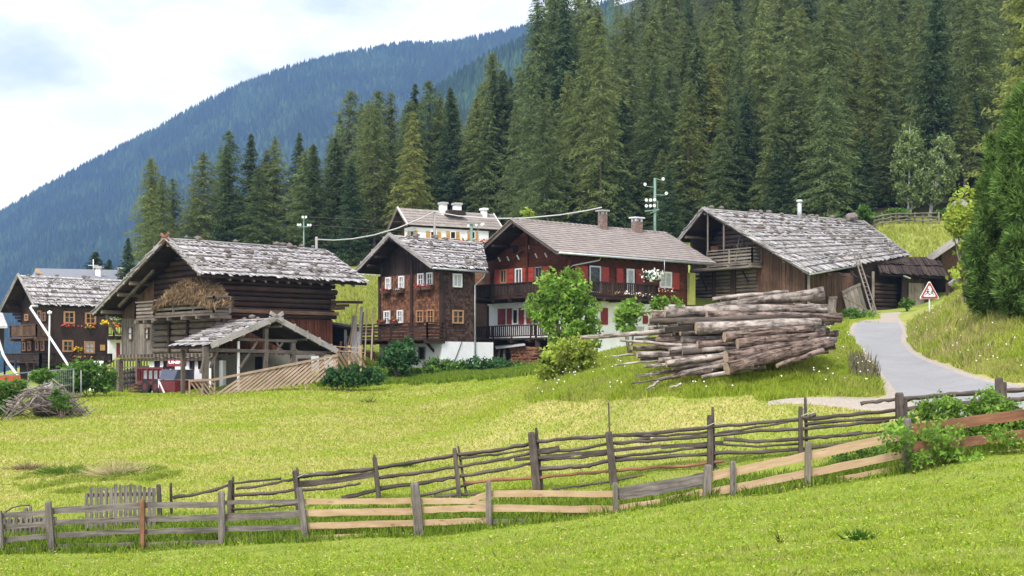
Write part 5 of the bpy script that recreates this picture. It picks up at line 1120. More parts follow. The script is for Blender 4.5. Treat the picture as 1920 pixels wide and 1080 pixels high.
for pts, th, mt in (([(-60, 973), (0, 967), (90, 961)], 10, GR), ([(-60, 992), (0, 988), (90, 983)], 9, GR), ([(-60, 1018), (0, 1013), (92, 1005)], 10, GR), ([(-60, 1040), (0, 1035), (84, 1027)], 8, GR),
    ([(98, 958), (267, 948)], 13, GR), ([(102, 980), (266, 973)], 10, GR), ([(106, 1004), (266, 995)], 10, GR), ([(108, 1025), (252, 1021)], 8, GR),
    ([(267, 947), (412, 946)], 11, GR), ([(267, 974), (412, 970)], 11, GR), ([(267, 997), (412, 993)], 10, GR), ([(267, 1023), (412, 1017)], 11, GR),
    ([(418, 943), (562, 939)], 8, GR), ([(418, 971), (566, 963)], 14, GR), ([(418, 992), (570, 988)], 10, GR), ([(420, 1013), (572, 1010)], 7, GR),
    ([(568, 940), (776, 939)], 11, NW), ([(572, 962), (780, 958)], 13, NW), ([(575, 986), (782, 981)], 12, NW), ([(578, 1010), (784, 1003)], 11, NW),
    ([(784, 940), (880, 939.5), (914, 926)], 11, NW), ([(862, 941), (914, 943)], 7, NW), ([(786, 956), (914, 952)], 12, NW), ([(790, 980), (914, 976)], 11, NW),
    ([(917, 926), (1152, 926)], 12, NW), ([(917, 953), (1152, 955)], 13, NW), ([(918, 978), (1070, 976)], 9, GR),
    ([(1154, 926), (1240, 914), (1324, 897)], 24, GR), ([(1154, 955), (1240, 941), (1322, 922)], 13, NW),
    ([(1330, 894), (1510, 856), (1690, 817)], 16, NW), ([(1328, 924), (1514, 888), (1698, 850)], 14, NW), ([(1395, 931), (1514, 908), (1698, 876)], 9, NW),
    ([(1702, 873), (1925, 847)], 12, NW)): rail(fa, pts, th, .06, mt, name='pale_board' if mt == NW else 'board')
for pts, r in (([(1705, 806), (1800, 793), (1940, 774)], .115), ([(1705, 838), (1800, 829), (1940, 812)], .105)):
    rail(fa, pts, r * 165, .09, 'wood_orange', .09, 'half_log')
# ------------------------------------------------------------------ rail fence behind it
dB = lambda px: 34.6 - .6 * px / 1920
fb_ = thing('rail_fence', gpx(960, 34.3), 'rear pole fence of crooked dark rails climbing towards the road', 'fence')
for xb, yb, xt, yt, w in ((430, 962, 432, 900, 8), (438, 960, 437, 893, 3.5), (562, 962, 552, 882, 9), (568, 960, 557, 876, 4), (714, 940, 702, 856, 9), (717, 938, 701, 852, 4), (863, 934, 852, 840, 9), (881, 934, 859, 836, 4.5), (1008, 921, 996, 810, 15), (1020, 920, 1005, 802, 6), (1153, 908, 1141, 809, 14), (1147, 812, 1141, 754, 3), (1331, 884, 1331, 778, 11), (1341, 882, 1336, 763, 5), (1502, 868, 1501, 762, 8), (1514, 866, 1510, 745, 5), (1690, 828, 1686, 736, 15), (1699, 830, 1697, 750, 8), (1875, 802, 1873, 708, 14), (1884, 803, 1883, 716, 8), (300, 965, 297, 908, 8), (322, 965, 320, 905, 4)):
    post(fb_, xb, yb, xt, yt, w, dB(xb) + (.0 if w > 7 else .16), 'rail_dark')
def pole(pts, r0, r1=None, mat='rail_dark', dd=.08):
    r1 = r1 or r0 * .8; n = len(pts); q = []; rr = []
    for i in range(n - 1):
        a, b = pts[i], pts[i + 1]; k = 5
        for j in range(k):
            f = j / k; x = a[0] + (b[0] - a[0]) * f; y = a[1] + (b[1] - a[1]) * f; q.append(P(x, y + U(-1.0, 1.0), dB(x) + dd + U(-.02, .02)))
    q.append(P(*pts[-1], dB(pts[-1][0]) + dd)); m = len(q)
    mb = MB(); mb.tube(q, [(r0 + (r1 - r0) * i / (m - 1)) / F * 40.5 * U(.8, 1.15) for i in range(m)], 7, .2); return mb.build('rail', M[mat], fb_)
for k, (pts, r) in enumerate((([(325, 932), (370, 927), (427, 910)], 3.2), ([(403, 920), (430, 907), (527, 897)], 2.4), ([(443, 917), (500, 909), (552, 898)], 2.6), ([(435, 930), (500, 926), (560, 918)], 3.0), ([(428, 956), (500, 950), (560, 946)], 2.5),
    ([(555, 894), (630, 887), (698, 879), (770, 868), (849, 854), (920, 846), (996, 832)], 3.4), ([(710, 896), (780, 888), (850, 876), (920, 866), (996, 850)], 3.2), ([(556, 920), (620, 916), (676, 906)], 2.2), ([(640, 934), (716, 916), (790, 905), (854, 895), (930, 882), (1000, 869)], 3.2), ([(787, 929), (854, 915), (905, 902)], 2.4),
    ([(872, 906), (935, 900), (1000, 897), (1070, 890), (1145, 884), (1240, 876), (1268, 876), (1358, 865)], 3.0), ([(814, 930), (900, 927)], 3.0), ([(1000, 829), (1070, 822), (1140, 818), (1230, 812), (1331, 801), (1420, 793), (1503, 785), (1529, 777)], 3.3),
    ([(1000, 852), (1070, 844), (1140, 833), (1219, 822)], 3.2), ([(1003, 881), (1060, 876), (1105, 874), (1134, 865), (1200, 860), (1331, 851), (1425, 847), (1510, 842)], 3.4), ([(1035, 918), (1100, 909), (1141, 903), (1208, 891)], 2.2),
    ([(1150, 832), (1230, 826), (1328, 818), (1425, 808), (1505, 805), (1575, 799), (1667, 789)], 3.2), ([(1345, 812), (1420, 801), (1500, 788)], 2.4), ([(1357, 823), (1418, 829), (1500, 823), (1560, 818), (1614, 811)], 2.8), ([(1222, 896), (1290, 888), (1360, 879)], 2.2),
    ([(1508, 786), (1612, 776), (1684, 768)], 3.3), ([(1510, 822), (1590, 815), (1661, 809)], 2.8), ([(1614, 757), (1650, 752), (1690, 748)], 3.0), ([(1688, 749), (1750, 743), (1800, 738), (1871, 734), (1940, 728)], 4.6), ([(560, 905), (640, 896), (705, 884)], 2.2), ([(1010, 862), (1080, 858), (1145, 850)], 2.4), ([(1150, 858), (1240, 848), (1330, 838)], 2.4), ([(1340, 832), (1420, 838), (1502, 832)], 2.4), ([(1150, 815), (1230, 818), (1330, 810)], 2.2), ([(1510, 795), (1600, 788), (1686, 782)], 2.6), ([(1508, 842), (1590, 832), (1680, 818)], 2.4), ([(860, 860), (930, 852), (998, 842)], 2.3), ([(1690, 768), (1750, 762), (1800, 757), (1872, 752), (1940, 746)], 4.8))): pole(pts, r, mat='wood_orange' if k == 10 else 'rail_dark')
for pts, th in (([(553, 911), (630, 902), (702, 890)], 9), ([(1240, 838), (1356, 830)], 8), ([(964, 862), (1070, 852), (1145, 845), (1240, 836)], 7), ([(1003, 848), (1049, 840)], 10)): rail(fb_, pts, th, .05, 'rail_dark', .03, 'flat_rail', dB)
mb = MB()
for x, y in ((1333, 797), (1510, 778), (568, 892)):
    c = P(x, y, dB(x)); mb.tube([c + V((-.12, -.1, -.03)), c + V((.05, -.12, .05)), c + V((.14, .1, .02)), c + V((.3, .05, .08))], .012, 5)
mb.build('wire_tie', M['concrete'], fb_)
# grey picket fence panels between the two fences
pk = thing('picket_fence', P(250, 960, 33.2), 'short grey picket panel standing behind the grey plank fence', 'fence')
for i, x in enumerate(range(163, 292, 9)):
    top = 922 if x < 172 else 910 + (i % 3); d = 33.2; mb = MB(); mb.beam(V((P(x, 0, d).x, d, gz(P(x, 0, d).x, d) - .2)), P(x + U(-1, 1), top - (2 if 210 < x < 270 else -3), d), 6.2 / F * d, .025, V((0, 1, 0))); mb.build('picket', M['fence_grey'], pk)
for x0, y0, x1, y1 in ((160, 928, 292, 926), (160, 950, 292, 946)): rail(pk, [(x0, y0), (x1, y1)], 7, 0, GR, .04, 'cross_rail', lambda x: 33.25)
pk = thing('picket_fence', P(60, 985, 33), 'tumbled pale picket panel at the far end of the grey plank fence', 'fence')
for i, x in enumerate(range(2, 106, 8)):
    d = 33; mb = MB(); mb.beam(V((P(x - 4, 0, d).x, d, gz(P(x, 0, d).x, d) - .1)), P(x + U(-2, 3), 966 + U(-3, 3), d), 5 / F * d, .025, V((0, 1, 0))); mb.build('picket', M['fence_grey'], pk)
rail(pk, [(0, 978), (106, 972)], 6, 0, GR, .04, 'cross_rail', lambda x: 33.05)
post(pk, 50, 1000, 48, 952, 8, 33.1); post(pk, 60, 1000, 57, 948, 4, 33.2)
mb = MB(); mb.tube([P(8, 962, 32.6), P(22, 952, 32.6), P(40, 948, 32.6), P(56, 947, 32.6)], .02, 6); o = mb.build('bent_branch', M['rail_dark']); setp(o, 'thin bent dark branch arching over the tumbled picket panel', 'branch')

# ================================================================== log pile
zl6 = zz(1060, 500, .3125)
LOGS = [  # x0,y0,r0 , x1,y1,r1 (zoom px), depth0, depth1, bark, label
 (835, 243, 13, 1552, 160, 46, 44.6, 44.2, 'bark_grey', 'topmost log of the pile, tapering to its raised thick end by the barn', 8),
 (885, 195, 15, 1338, 150, 13, 47.0, 47.4, 'bark_pale', 'thin pale log lying behind the topmost thick log'),
 (598, 272, 38, 1500, 247, 30, 43.6, 43.9, 'bark_grey', 'smooth grey log just under the topmost log with its sawn end to the bushes'),
 (848, 294, 32, 1655, 306, 33, 43.0, 43.4, 'bark_brown', 'long rough log whose square end sticks out beside the road edge'),
 (515, 300, 26, 1300, 285, 24, 44.6, 45.0, 'bark_brown', 'stubby brown log end jutting out under the smooth grey log'),
 (560, 331, 20, 1250, 322, 18, 43.4, 44.0, 'bark_brown', 'slim brown log second below the smooth grey log'),
 (783, 368, 42, 1530, 335, 31, 42.6, 43.0, 'bark_pale', 'thick bleached log in the middle of the pile with knots along it'),
 (92, 425, 13, 950, 362, 22, 43.2, 44.4, 'bark_pale', 'longest slender pole, reaching far out of the pile towards the bushes'),
 (328, 442, 9, 830, 485, 17, 42.4, 43.0, 'bark_pale', 'thin peeled pole sloping down below the longest pole'),
 (690, 396, 23, 1150, 392, 22, 43.4, 44.0, 'bark_grey', 'short grey log end beside the thick bleached log'),
 (698, 438, 24, 1200, 436, 22, 43.2, 43.8, 'bark_grey', 'short grey log end under the other short grey end'),
 (954, 422, 38, 1492, 368, 30, 42.0, 42.5, 'bark_brown', 'thick dark log with flaking bark right below the bleached log'),
 (792, 468, 28, 1420, 440, 24, 42.4, 42.8, 'bark_brown', 'dark log tucked under the flaking bark log'),
 (1032, 464, 33, 1555, 415, 30, 41.7, 42.3, 'bark_brown', 'deeply furrowed brown log at mid height of the pile front'),
 (400, 487, 18, 1010, 488, 20, 42.9, 43.3, 'bark_brown', 'log with an orange peeled tip sticking out of the pile'),
 (820, 500, 17, 1450, 480, 18, 42.3, 42.6, 'bark_pale', 'pale log showing between the dark ones low in the pile'),
 (430, 530, 24, 1010, 528, 22, 42.4, 42.9, 'bark_grey', 'mottled grey log near the low outer end of the pile'),
 (268, 536, 6, 560, 515, 8, 42.8, 43.2, 'bark_pale', 'thin stick poking out beside the mottled grey log'),
 (295, 593, 7, 720, 545, 10, 42.3, 42.7, 'bark_pale', 'thin straight pole low in the pile pointing to the green bush'),
 (606, 583, 21, 1542, 440, 22, 41.5, 42.5, 'bark_pale', 'long pale log slanting up across the front of the pile'),
 (640, 612, 13, 1000, 560, 13, 41.6, 42.0, 'bark_pale', 'slim pale log under the long slanting pale log'),
 (962, 543, 42, 1565, 448, 30, 41.2, 42.0, 'bark_brown', 'massive furrowed log at the pile front with its round end facing out'),
 (530, 685, 10, 1110, 535, 25, 41.2, 42.0, 'bark_brown', 'dark log slanting from the grass up into the pile'),
 (968, 612, 42, 1595, 452, 27, 40.6, 41.8, 'bark_brown', 'lowest front log lying in the grass, split end towards the meadow'),
 (1010, 585, 18, 1560, 470, 16, 40.9, 41.7, 'bark_pale', 'peeled pale log wedged between the two big front logs'),
 (1270, 595, 15, 1545, 505, 20, 40.4, 41.2, 'bark_brown', 'short bark covered log in the tall grass by the road'),
 (396, 702, 5, 640, 665, 8, 41.0, 41.2, 'rail_dark', 'dead branch lying on the slope below the pile'),
 (488, 738, 7, 560, 690, 9, 40.8, 41.0, 'bark_grey', 'small forked branch piece in the grass below the pile'),
 (625, 727, 8, 695, 705, 9, 40.6, 40.7, 'bark_pale', 'short bleached stick in the grass in front of the pile'),
 (450, 270, 6, 640, 262, 8, 45.0, 45.2, 'bark_pale', 'thin stick poking out above the stubby brown log'),
 (495, 345, 10, 900, 345, 12, 44.2, 44.6, 'bark_pale', 'thin pale log below the stubby brown end'),
 (420, 440, 14, 900, 415, 18, 43.8, 44.2, 'bark_grey', 'grey log half hidden behind the thin peeled pole'),
 (640, 560, 22, 1300, 505, 22, 42.2, 42.8, 'bark_brown', 'brown log half buried behind the long slanting pale log'),
 (1380, 262, 18, 1572, 262, 19, 45.0, 45.2, 'bark_grey', 'grey log end visible behind the square ended log by the barn'),
 (1380, 235, 14, 1570, 236, 14, 45.4, 45.6, 'bark_pale', 'thin log end just above the grey end by the barn'),
 (1300, 395, 30, 1580, 385, 24, 43.2, 43.6, 'bark_grey', 'grey log end facing the road at mid height'),
 (1300, 415, 24, 1635, 402, 20, 43.8, 44.0, 'bark_brown', 'brown log end nearest the road edge'),
 (1300, 455, 22, 1625, 440, 20, 43.0, 43.3, 'bark_pale', 'pale log end low beside the road'),
 (1350, 345, 24, 1610, 330, 22, 43.8, 44.0, 'bark_grey', 'grey log end below the square ended log'),
 (1250, 500, 26, 1610, 475, 22, 42.6, 43.0, 'bark_brown', 'dark log end lowest beside the tall roadside grass')]
lrnd = random.Random(5)
FAN = [(470, 600, 11, 900, 560, 14, 42.0, 42.3), (520, 640, 13, 980, 585, 17, 41.7, 42.0), (420, 658, 9, 760, 612, 12, 41.6, 41.9), (560, 562, 17, 1000, 540, 19, 42.4, 42.6), (450, 562, 12, 800, 545, 14, 42.6, 42.8), (700, 640, 18, 1100, 570, 20, 41.4, 41.8), (820, 662, 14, 1200, 600, 17, 41.0, 41.4), (600, 668, 10, 900, 622, 13, 41.3, 41.6)]
def mklog(l, group='felled logs in the pile'):
    x0, y0, r0, x1, y1, r1, d0, d1, bk, lb = l[:10]
    kq = 1.0 if d0 < 42 and r0 > 20 else .88; r0 *= kq; r1 *= kq; a = P(*zl6(x0, y0), d0); b = P(*zl6(x1, y1), d1); k = .3125 / F
    n = 7; q = []; rr = []
    for i in range(n):
        f = i / (n - 1); q.append(a.lerp(b, f) + V((0, lrnd.uniform(-.03, .03), lrnd.uniform(-.022, .022))) * (1 if 0 < i < n - 1 else 0)); rr.append((r0 + (r1 - r0) * f) * k * (d0 + (d1 - d0) * f) * lrnd.uniform(.95, 1.05))
    mb = MB(); mb.tube(q, rr, 12, .05, 1)
    mb.m = 0
    if bk == 'bark_brown' and r0 > 20:      # loose bark plates
        for _ in range(10):
            f = lrnd.uniform(.05, .9); c = a.lerp(b, f); r = (r0 + (r1 - r0) * f) * k * d0; an = lrnd.uniform(0, 6.28); dr = (b - a).normalized()
            nn = V((0, math.cos(an), math.sin(an))); mb.beam(c + nn * r * 1.0, c + dr * lrnd.uniform(.2, .6) + nn * r * 1.04, r * .5, .02, nn)
    for _ in range(3 if r0 > 12 else 1):
        f = lrnd.uniform(.1, .9); c = a.lerp(b, f); r = (r0 + (r1 - r0) * f) * k * d0; an = lrnd.uniform(0, 6.28); nn = V((0, math.cos(an), math.sin(an))); mb.tube([c + nn * r * .9, c + nn * (r + .05)], [.03, .02], 5)
    o = mb.build('log', [M[bk], M['cut']]); return setp(o, lb, 'log', group)
for l in LOGS: mklog(l)
for k, l in enumerate(FAN): mklog(l + (('bark_pale', 'bark_brown', 'bark_grey')[k % 3], 'slim log in the low fan spilling out at the foot of the pile'), 'slim logs at the foot of the pile')
for i in range(44):                       # inside of the pile, mostly darker barks standing in for shaded gaps
    f = lrnd.random(); yy_ = 300 + 270 * f; d = lrnd.uniform(42.8, 46.0) - f * 1.0; x0 = 470 + 330 * lrnd.random() + 60 * f; x1 = 1370 + 210 * lrnd.random(); r = lrnd.uniform(17, 27)
    mklog((x0, yy_ + 14, r, x1, yy_ - 12 - 50 * f, r * .85, d, d + .3, lrnd.choice(['bark_brown', 'bark_brown', 'rail_dark', 'bark_grey']), 'log buried inside the pile behind the front rows'), 'logs inside the pile')

# ================================================================== light poles, wires
def lampdisc(parent, p, r, nrm=V((0, -1, -.25))):
    mb = MB(); mb.blob(p + V((0, r * .6, .05)), r * .9, 1, .02, (1, .9, 1)); h = mb.build('floodlight', M['green_metal'], parent); mb = MB(); mb.disc(p, -nrm, r, 12, .05); mb.build('lens', M['lamp_glass'], h)
def lightpole(px, d, ytop, w, lamps, arms, label):
    b = gpx(px, d); t = P(px, ytop, d); o = thing('light_pole', b, label, 'light pole'); mb = MB(); mb.tube([b - V((0, 0, .5)), t], [w / F * d / 2, w / F * d / 2 * .85], 8); mb.build('pole', M['green_metal'], o)
    mb = MB()
    for x0, y0, x1, y1, ww in arms: mb.beam(P(x0, y0, d - .15), P(x1, y1, d - .15), ww / F * d, ww / F * d)
    mb.build('cross_arm', M['green_metal'], o)
    for x, y, r in lamps: lampdisc(o, P(x, y, d - .4), r / F * d)
    return o
lightpole(569.5, 108, 406, 3.0, [(567.5, 407, 2.2), (573.5, 407, 2.2), (558.5, 421.5, 2.1), (563, 421.5, 2.1), (577.5, 422, 2.1), (582, 422, 2.1)], [(558, 425, 583, 425, 1.6), (566, 409, 575, 409, 1.4)], 'thin green floodlight pole with six round lamps behind the hay barn')
lightpole(1228, 118, 334, 5.6, [(1209.5, 345.5, 3), (1243.5, 335.5, 3), (1249.5, 362.5, 3), (1212, 375, 3), (1220, 375, 3), (1227.5, 374.5, 3), (1212, 386, 3), (1219.5, 386, 3), (1227, 385.5, 3)], [(1209, 349, 1226, 351, 1.4), (1229, 335, 1243, 338, 1.4), (1230, 365, 1249, 366, 1.4), (1210, 379, 1234, 377, 1.2), (1209, 396, 1236, 393, 2.4), (1233, 376, 1233, 394, 1.4), (1219, 400, 1236, 393, 1.6)], 'tall green floodlight mast with a cluster of lamps beside the ladder barn roof')
lightpole(884, 116, 420, 6.0, [(878, 423, 2.4), (893, 422, 2.4), (903, 421, 2.4), (906, 420, 2.2)], [(876, 419, 908, 420, 2.2), (896, 424, 896, 445, 1.2)], 'short green lamp pole in front of the white house')
for px, d, yt, w, lb in ((592.5, 100, 444, 4.8, 'grey wooden pole at the far end of the hay barn ridge'), (814, 112, 396, 4.6, 'slim wooden pole in front of the white house roof')):
    b = gpx(px, d); t = P(px + 1, yt, d); mb = MB(); mb.tube([b - V((0, 0, .4)), t], w / F * d / 2, 8); o = mb.build('utility_pole', M['shake_edge']); setp(o, lb, 'pole')
def cable(pts, r, lb, mat='cable'):
    q = []
    for i in range(len(pts) - 1):
        for k in range(8):
            f = k / 8; q.append(tuple(pts[i][j] + (pts[i + 1][j] - pts[i][j]) * f for j in range(3)))
    q.append(pts[-1]); mb = MB(); mb.tube([P(*a) for a in q], r, 5); o = mb.build('cable', M[mat]); setp(o, lb, 'cable')
cable([(595, 449, 100), (625, 450.5, 102), (660, 448, 104), (700, 441, 106), (745, 428, 108), (790, 409, 110), (814, 397, 112)], .05, 'pale thick overhead cable sagging from the barn pole to the slim pole')
cable([(814, 397, 112), (860, 405, 106), (920, 410, 102), (985, 409, 99), (1050, 403, 97), (1100, 395, 95), (1128, 389, 94)], .045, 'pale overhead cable from the slim pole to the chalet chimney')
cable([(580, 407, 108), (700, 413, 110), (814, 420, 112)], .016, 'upper thin wire running from the six lamp pole', 'rail_dark')
cable([(584, 422, 108), (700, 430, 110), (814, 436, 112)], .016, 'lower thin wire running from the six lamp pole', 'rail_dark')
for x0, y0, x1, y1, r, lb, d0, d1 in ((57, 577, 127, 683, .085, 'white slanting hay blower pipe beside the dark farmhouse', 100, 96),):
    a, b = P(x0, y0, d0), P(x1, y1, d1); mb = MB(); mb.tube([a + V((.35, .5, .15)), a + V((.05, .1, .12)), a, a.lerp(b, .5), b, V((b.x + .3, b.y, gz(b.x, b.y)))], r, 9); o = mb.build('blower_pipe', M['white_metal']); setp(o, lb, 'pipe')
q = [P(-12, 605, 96), P(-2, 640, 95.5), P(6, 665, 95), P(16, 682, 94.5), P(32, 702, 94)]; q.append(V((q[-1].x + .4, q[-1].y, gz(q[-1].x, q[-1].y)))); mb = MB(); mb.tube(q, .09, 9); o = mb.build('blower_pipe', M['white_metal']); setp(o, 'curved pale pipe bending down at the very edge of the hamlet', 'pipe')
lp = thing('yard_lamp', gpx(91, 101), 'thin pale yard lamp post in front of the dark farmhouse gable', 'lamp'); mb = MB(); t = P(93, 590, 101); mb.tube([WLOC[lp.name] - V((0, 0, .3)), t], .055, 7); mb.build('post', M['white_metal'], lp); mb = MB(); mb.blob(t + V((0, 0, .15)), .2, 1, .02, (1, 1, .8)); mb.build('lamp_head', M['lamp_glass'], lp)

# ================================================================== road sign
sb = gpx(1743, 66); sg = thing('warning_sign', sb, 'triangular red bordered school children warning sign at the bend', 'road sign')
mb = MB(); mb.tube([sb - V((0, 0, .4)), P(1743, 560, 66) + V((0, .04, 0))], .035, 8); mb.build('post', M['zinc'], sg)
c = P(1742.5, 559, 66); top = P(1743, 528, 66).z; bot = P(1743, 559.5, 66).z; hw = 17.3 / F * 66; hgt = top - bot
def tri(s, off):
    cz_ = bot + hgt / 3; pts = []
    for x, z in ((-hw, bot), (hw, bot), (0, top)):
        v = V((c.x + x * s, c.y - off, cz_ + (z - cz_) * s))
        w1 = V((c.x, c.y - off, cz_)); dd = (v - w1); t1 = V((-dd.z, 0, dd.x)).normalized() * .05 * s
        pts += [w1 + dd * .96 - t1, w1 + dd - t1 * .4, w1 + dd + t1 * .4, w1 + dd * .96 + t1]
    return pts
for s, off, mt, nm in ((1, 0, 'white_paint', 'plate'), (.90, .022, 'red_paint', 'red_border'), (.62, .030, 'white_paint', 'white_field')): mb = MB(); mb.prism(tri(s, off), V((0, .02 if off == 0 else .006, 0))); mb.build(nm, M[mt], sg)
mb = MB(); y_ = c.y - .034
def fig(x, z, s, run):
    for a, b, w in (((0, .16), (.02, .02), .07), ((.02, .03), (.11 * run, -.06), .045), ((.11 * run, -.06), (.06 * run, -.15), .04), ((.01, .03), (-.08 * run, -.05), .045), ((-.08 * run, -.05), (-.17 * run, -.07), .04), ((0, .14), (.12 * run, .09), .035), ((0, .14), (-.11 * run, .06), .035)):
        mb.beam(V((c.x + x + a[0] * s, y_, z + a[1] * s)), V((c.x + x + b[0] * s, y_, z + b[1] * s)), w * s, .006, V((0, 1, 0)))
    mb.disc(V((c.x + x + .02 * run, y_, z + .225 * s)), V((0, 1, 0)), .05 * s, 10, .006)
fig(-.09, bot + .25, .8, 1); fig(.11, bot + .235, .7, 1); mb.build('children_symbol', M['black'], sg)

# ================================================================== red loader wagon under the barn
B = HB; WG = B.Gat(-1.3); wz = gz(*WG.pt(WG.pix(300, 737)[0], 0).xy)
wag = thing('loader_wagon', WG.pt(WG.pix(300, 737)[0], wz), 'dark red hay loader wagon with a lettered raised panel parked under the barn', 'wagon')
aL, aM, aR = WG.pix(258, 700)[0], WG.pix(307, 700)[0], WG.pix(337, 700)[0]
zt_, zm_, zb_ = WG.pix(285, 690)[1], WG.pix(285, 714)[1], WG.pix(285, 722)[1]
mb = MB(); WG.box(mb, aR - .05, aL, zb_, zm_, -1.9, 0); mb.build('bed', M['red_machine'], wag)
for f in range(6): a = aL + (aM - aL) * f / 5; mb = MB(); WG.box(mb, a - .04, a + .04, zm_, zt_, -.04, .05); mb.build('side_stake', M['red_machine'], wag)
mb = MB(); WG.box(mb, aM, aL, zt_ - .06, zt_ + .05, -.05, .06); WG.box(mb, aM, aL, zt_ - .06, zt_ + .05, -1.9, -1.8); WG.box(mb, aL - .05, aL + .05, zm_, zt_, -1.9, -.1); mb.build('top_frame', M['red_machine'], wag)
mb = MB(); WG.box(mb, aM + .15, aL - .3, zm_ + .1, zt_ - .15, -.4, -.2); mb.build('inner_panel', M['zinc'], wag)
mb = MB(); z1t = WG.pix(330, 693)[1]; z1b = WG.pix(330, 712)[1]; mb.hexa([WG.pt(aR, z1b, .35), WG.pt(aM - .08, z1b, .35), WG.pt(aM - .08, z1b, -.9), WG.pt(aR, z1b, -.9), WG.pt(aR, z1t, .12), WG.pt(aM - .08, z1t, .12), WG.pt(aM - .08, z1t, -.9), WG.pt(aR, z1t, -.9)]); mb.build('pickup_hood', M['hood'], wag)
mb = MB(); WG.box(mb, aR, aM, WG.pix(325, 735)[1], z1b - .02, -.6, .3); mb.build('pickup', M['red_machine'], wag)
a0, a1, z0, z1q = WG.rect(308, 674, 342, 687); mb = MB(); WG.box(mb, a0, a1, z0, z1q, -.25, -.17); pn = mb.build('lettered_panel', M['red_dark'], wag)
mb = MB()
for a in (a0 + .15, a1 - .15): mb.beam(WG.pt(a, zt_ - .6, -.21), WG.pt(a, z0, -.21), .06, .06)
mb.beam(WG.pt(a1 + .5, zt_, -.2), WG.pt(a1, z1q, -.2), .05, .05); mb.build('panel_strut', M['black'], wag)
fc_ = bpy.data.curves.new('lettering', 'FONT'); fc_.body = 'UNINI'; fc_.size = (z1q - z0) * .75; fc_.extrude = .008; fc_.offset = .012
to = bpy.data.objects.new('tmp_text', fc_); COL.objects.link(to); dg = bpy.context.evaluated_depsgraph_get(); tm_ = bpy.data.meshes.new_from_object(to.evaluated_get(dg)); bpy.data.objects.remove(to)
xs = [v.co.x for v in tm_.vertices]; wd_ = max(xs) - min(xs); sx = (a1 - a0) * .86 / wd_
lo_ = WLOC[pn.name]
for v in tm_.vertices:
    p = WG.pt(a1 - (a1 - a0) * .10 - (v.co.x - min(xs)) * sx, z0 + (z1q - z0) * .38 + v.co.y * .8, -.165 + v.co.z + .01) - lo_; v.co = p
lt = link('lettering', tm_, M['white_paint'], pn)
for a in (aL - 1.0, aL - 2.2):
    for o_ in (-.05, -1.75):
        mb = MB(); cpt = WG.pt(a, wz + .42, o_); mb.tube([cpt - B.u * .13, cpt + B.u * .13], .42, 18); wh = mb.build('wheel', M['rubber'], wag); mb = MB(); mb.tube([cpt - B.u * .14, cpt + B.u * .14], .2, 12); mb.build('rim', M['red_machine'], wh)
mb = MB(); WG.box(mb, aM + .02, aM + .35, WG.pix(305, 727)[1], zm_ + .1, .05, .16); mb.build('mudguard', M['white_metal'], wag)
mb = MB(); mb.beam(WG.pt(aM, zm_, .3), WG.pt(aR + .8, wz + .1, .5), .07, .07); mb.build('drawbar_brace', M['white_metal'], wag)
crt = thing('wooden_crate', WG.pt(WG.pix(252, 735)[0], wz, .3), 'small reddish wooden crate beside the loader wagon under the barn', 'crate'); mb = MB(); a = WG.pix(256, 730)[0]
for k in range(3): WG.box(mb, a, a + .7, wz + .02 + k * .2, wz + .18 + k * .2, .1, .14); WG.box(mb, a, a + .04, wz + .03 + k * .2, wz + .17 + k * .2, -.5, .1)
WG.box(mb, a + .04, a + .7, wz + .02, wz + .05, -.5, .1); mb.build('slats', M['plank_brown'], crt)
# dark palisade behind the barn posts
GP = B.Gat(2.2); pf = thing('palisade', GP.pt(tW, wz), 'dark picket palisade in shade behind the barn posts', 'fence')
for k in range(16):
    px = 208 + k * 5.2; a, z = GP.pix(px, 676); g_ = gz(*GP.pt(a, 0).xy); mb = MB(); mb.beam(GP.pt(a, g_ - .2), GP.pt(a, z), .09, .03, B.u); mb.build('picket', M['plank_dark'], pf)
mb = MB(); mb.beam(GP.q(205, 690, .05), GP.q(290, 687, .05), .05, .1); mb.build('cross_rail', M['plank_grey'], pf)

GS = B.Gat(4.0); dw = thing('backing_stone_wall', GS.pt(tW, wz), 'low dark dry stone wall added as a dark backing behind the palisade', 'wall'); mb = MB(); sr = random.Random(4)  # added dark backing, keeps bright meadow from showing between the pickets
for k in range(15):
    px = 205 + k * 6.5; a = GS.pix(px, 700)[0]; g_ = gz(*GS.pt(a, 0).xy)
    for j in range(4): mb.blob(GS.pt(a + sr.uniform(-.1, .1), g_ + .1 + j * .33, sr.uniform(-.1, .1)), .3, 1, .2, (1, .8, .75))
mb.build('stones', M['dark_stone'], dw)
# ================================================================== pale slat fence at the barn
sfn = thing('slat_fence', gpx(480, 70), 'long fence of pale slanting slats in front of the barn porch', 'fence')
dS = lambda px: 70.0 + (px - 350) / 270 * 3.0
TOP = lambda x: 712 - (x - 400) * .197 if x > 400 else 714 - (x - 356) * .02
BOT = lambda x: 743 - max(0, x - 420) * .155
def pS(x, y): return P(x, y, dS(x))
for k in range(6):                                   # first panel, slats leaning one way
    x = 357 + k * 8; mb = MB(); mb.beam(pS(x, 716), pS(min(x + 20, 402), 742 if x + 20 <= 402 else 716 + 26 * (402 - x) / 20), .075, .025, V((0, 1, 0))); mb.build('slat', M['wood_pale'], sfn)
for k in range(20):
    x = 402 + k * 11.2; x2 = x + 58; mb = MB(); y2 = TOP(x2) + 2; y1 = BOT(x)
    if x2 > 632: y2 = y1 + (y2 - y1) * (632 - x) / 58; x2 = 632
    mb.beam(pS(x, y1), pS(x2, y2), (.11 * U(.8, 1.2)), .025, V((0, 1, 0))); mb.build('slat', M['wood_pale'], sfn)
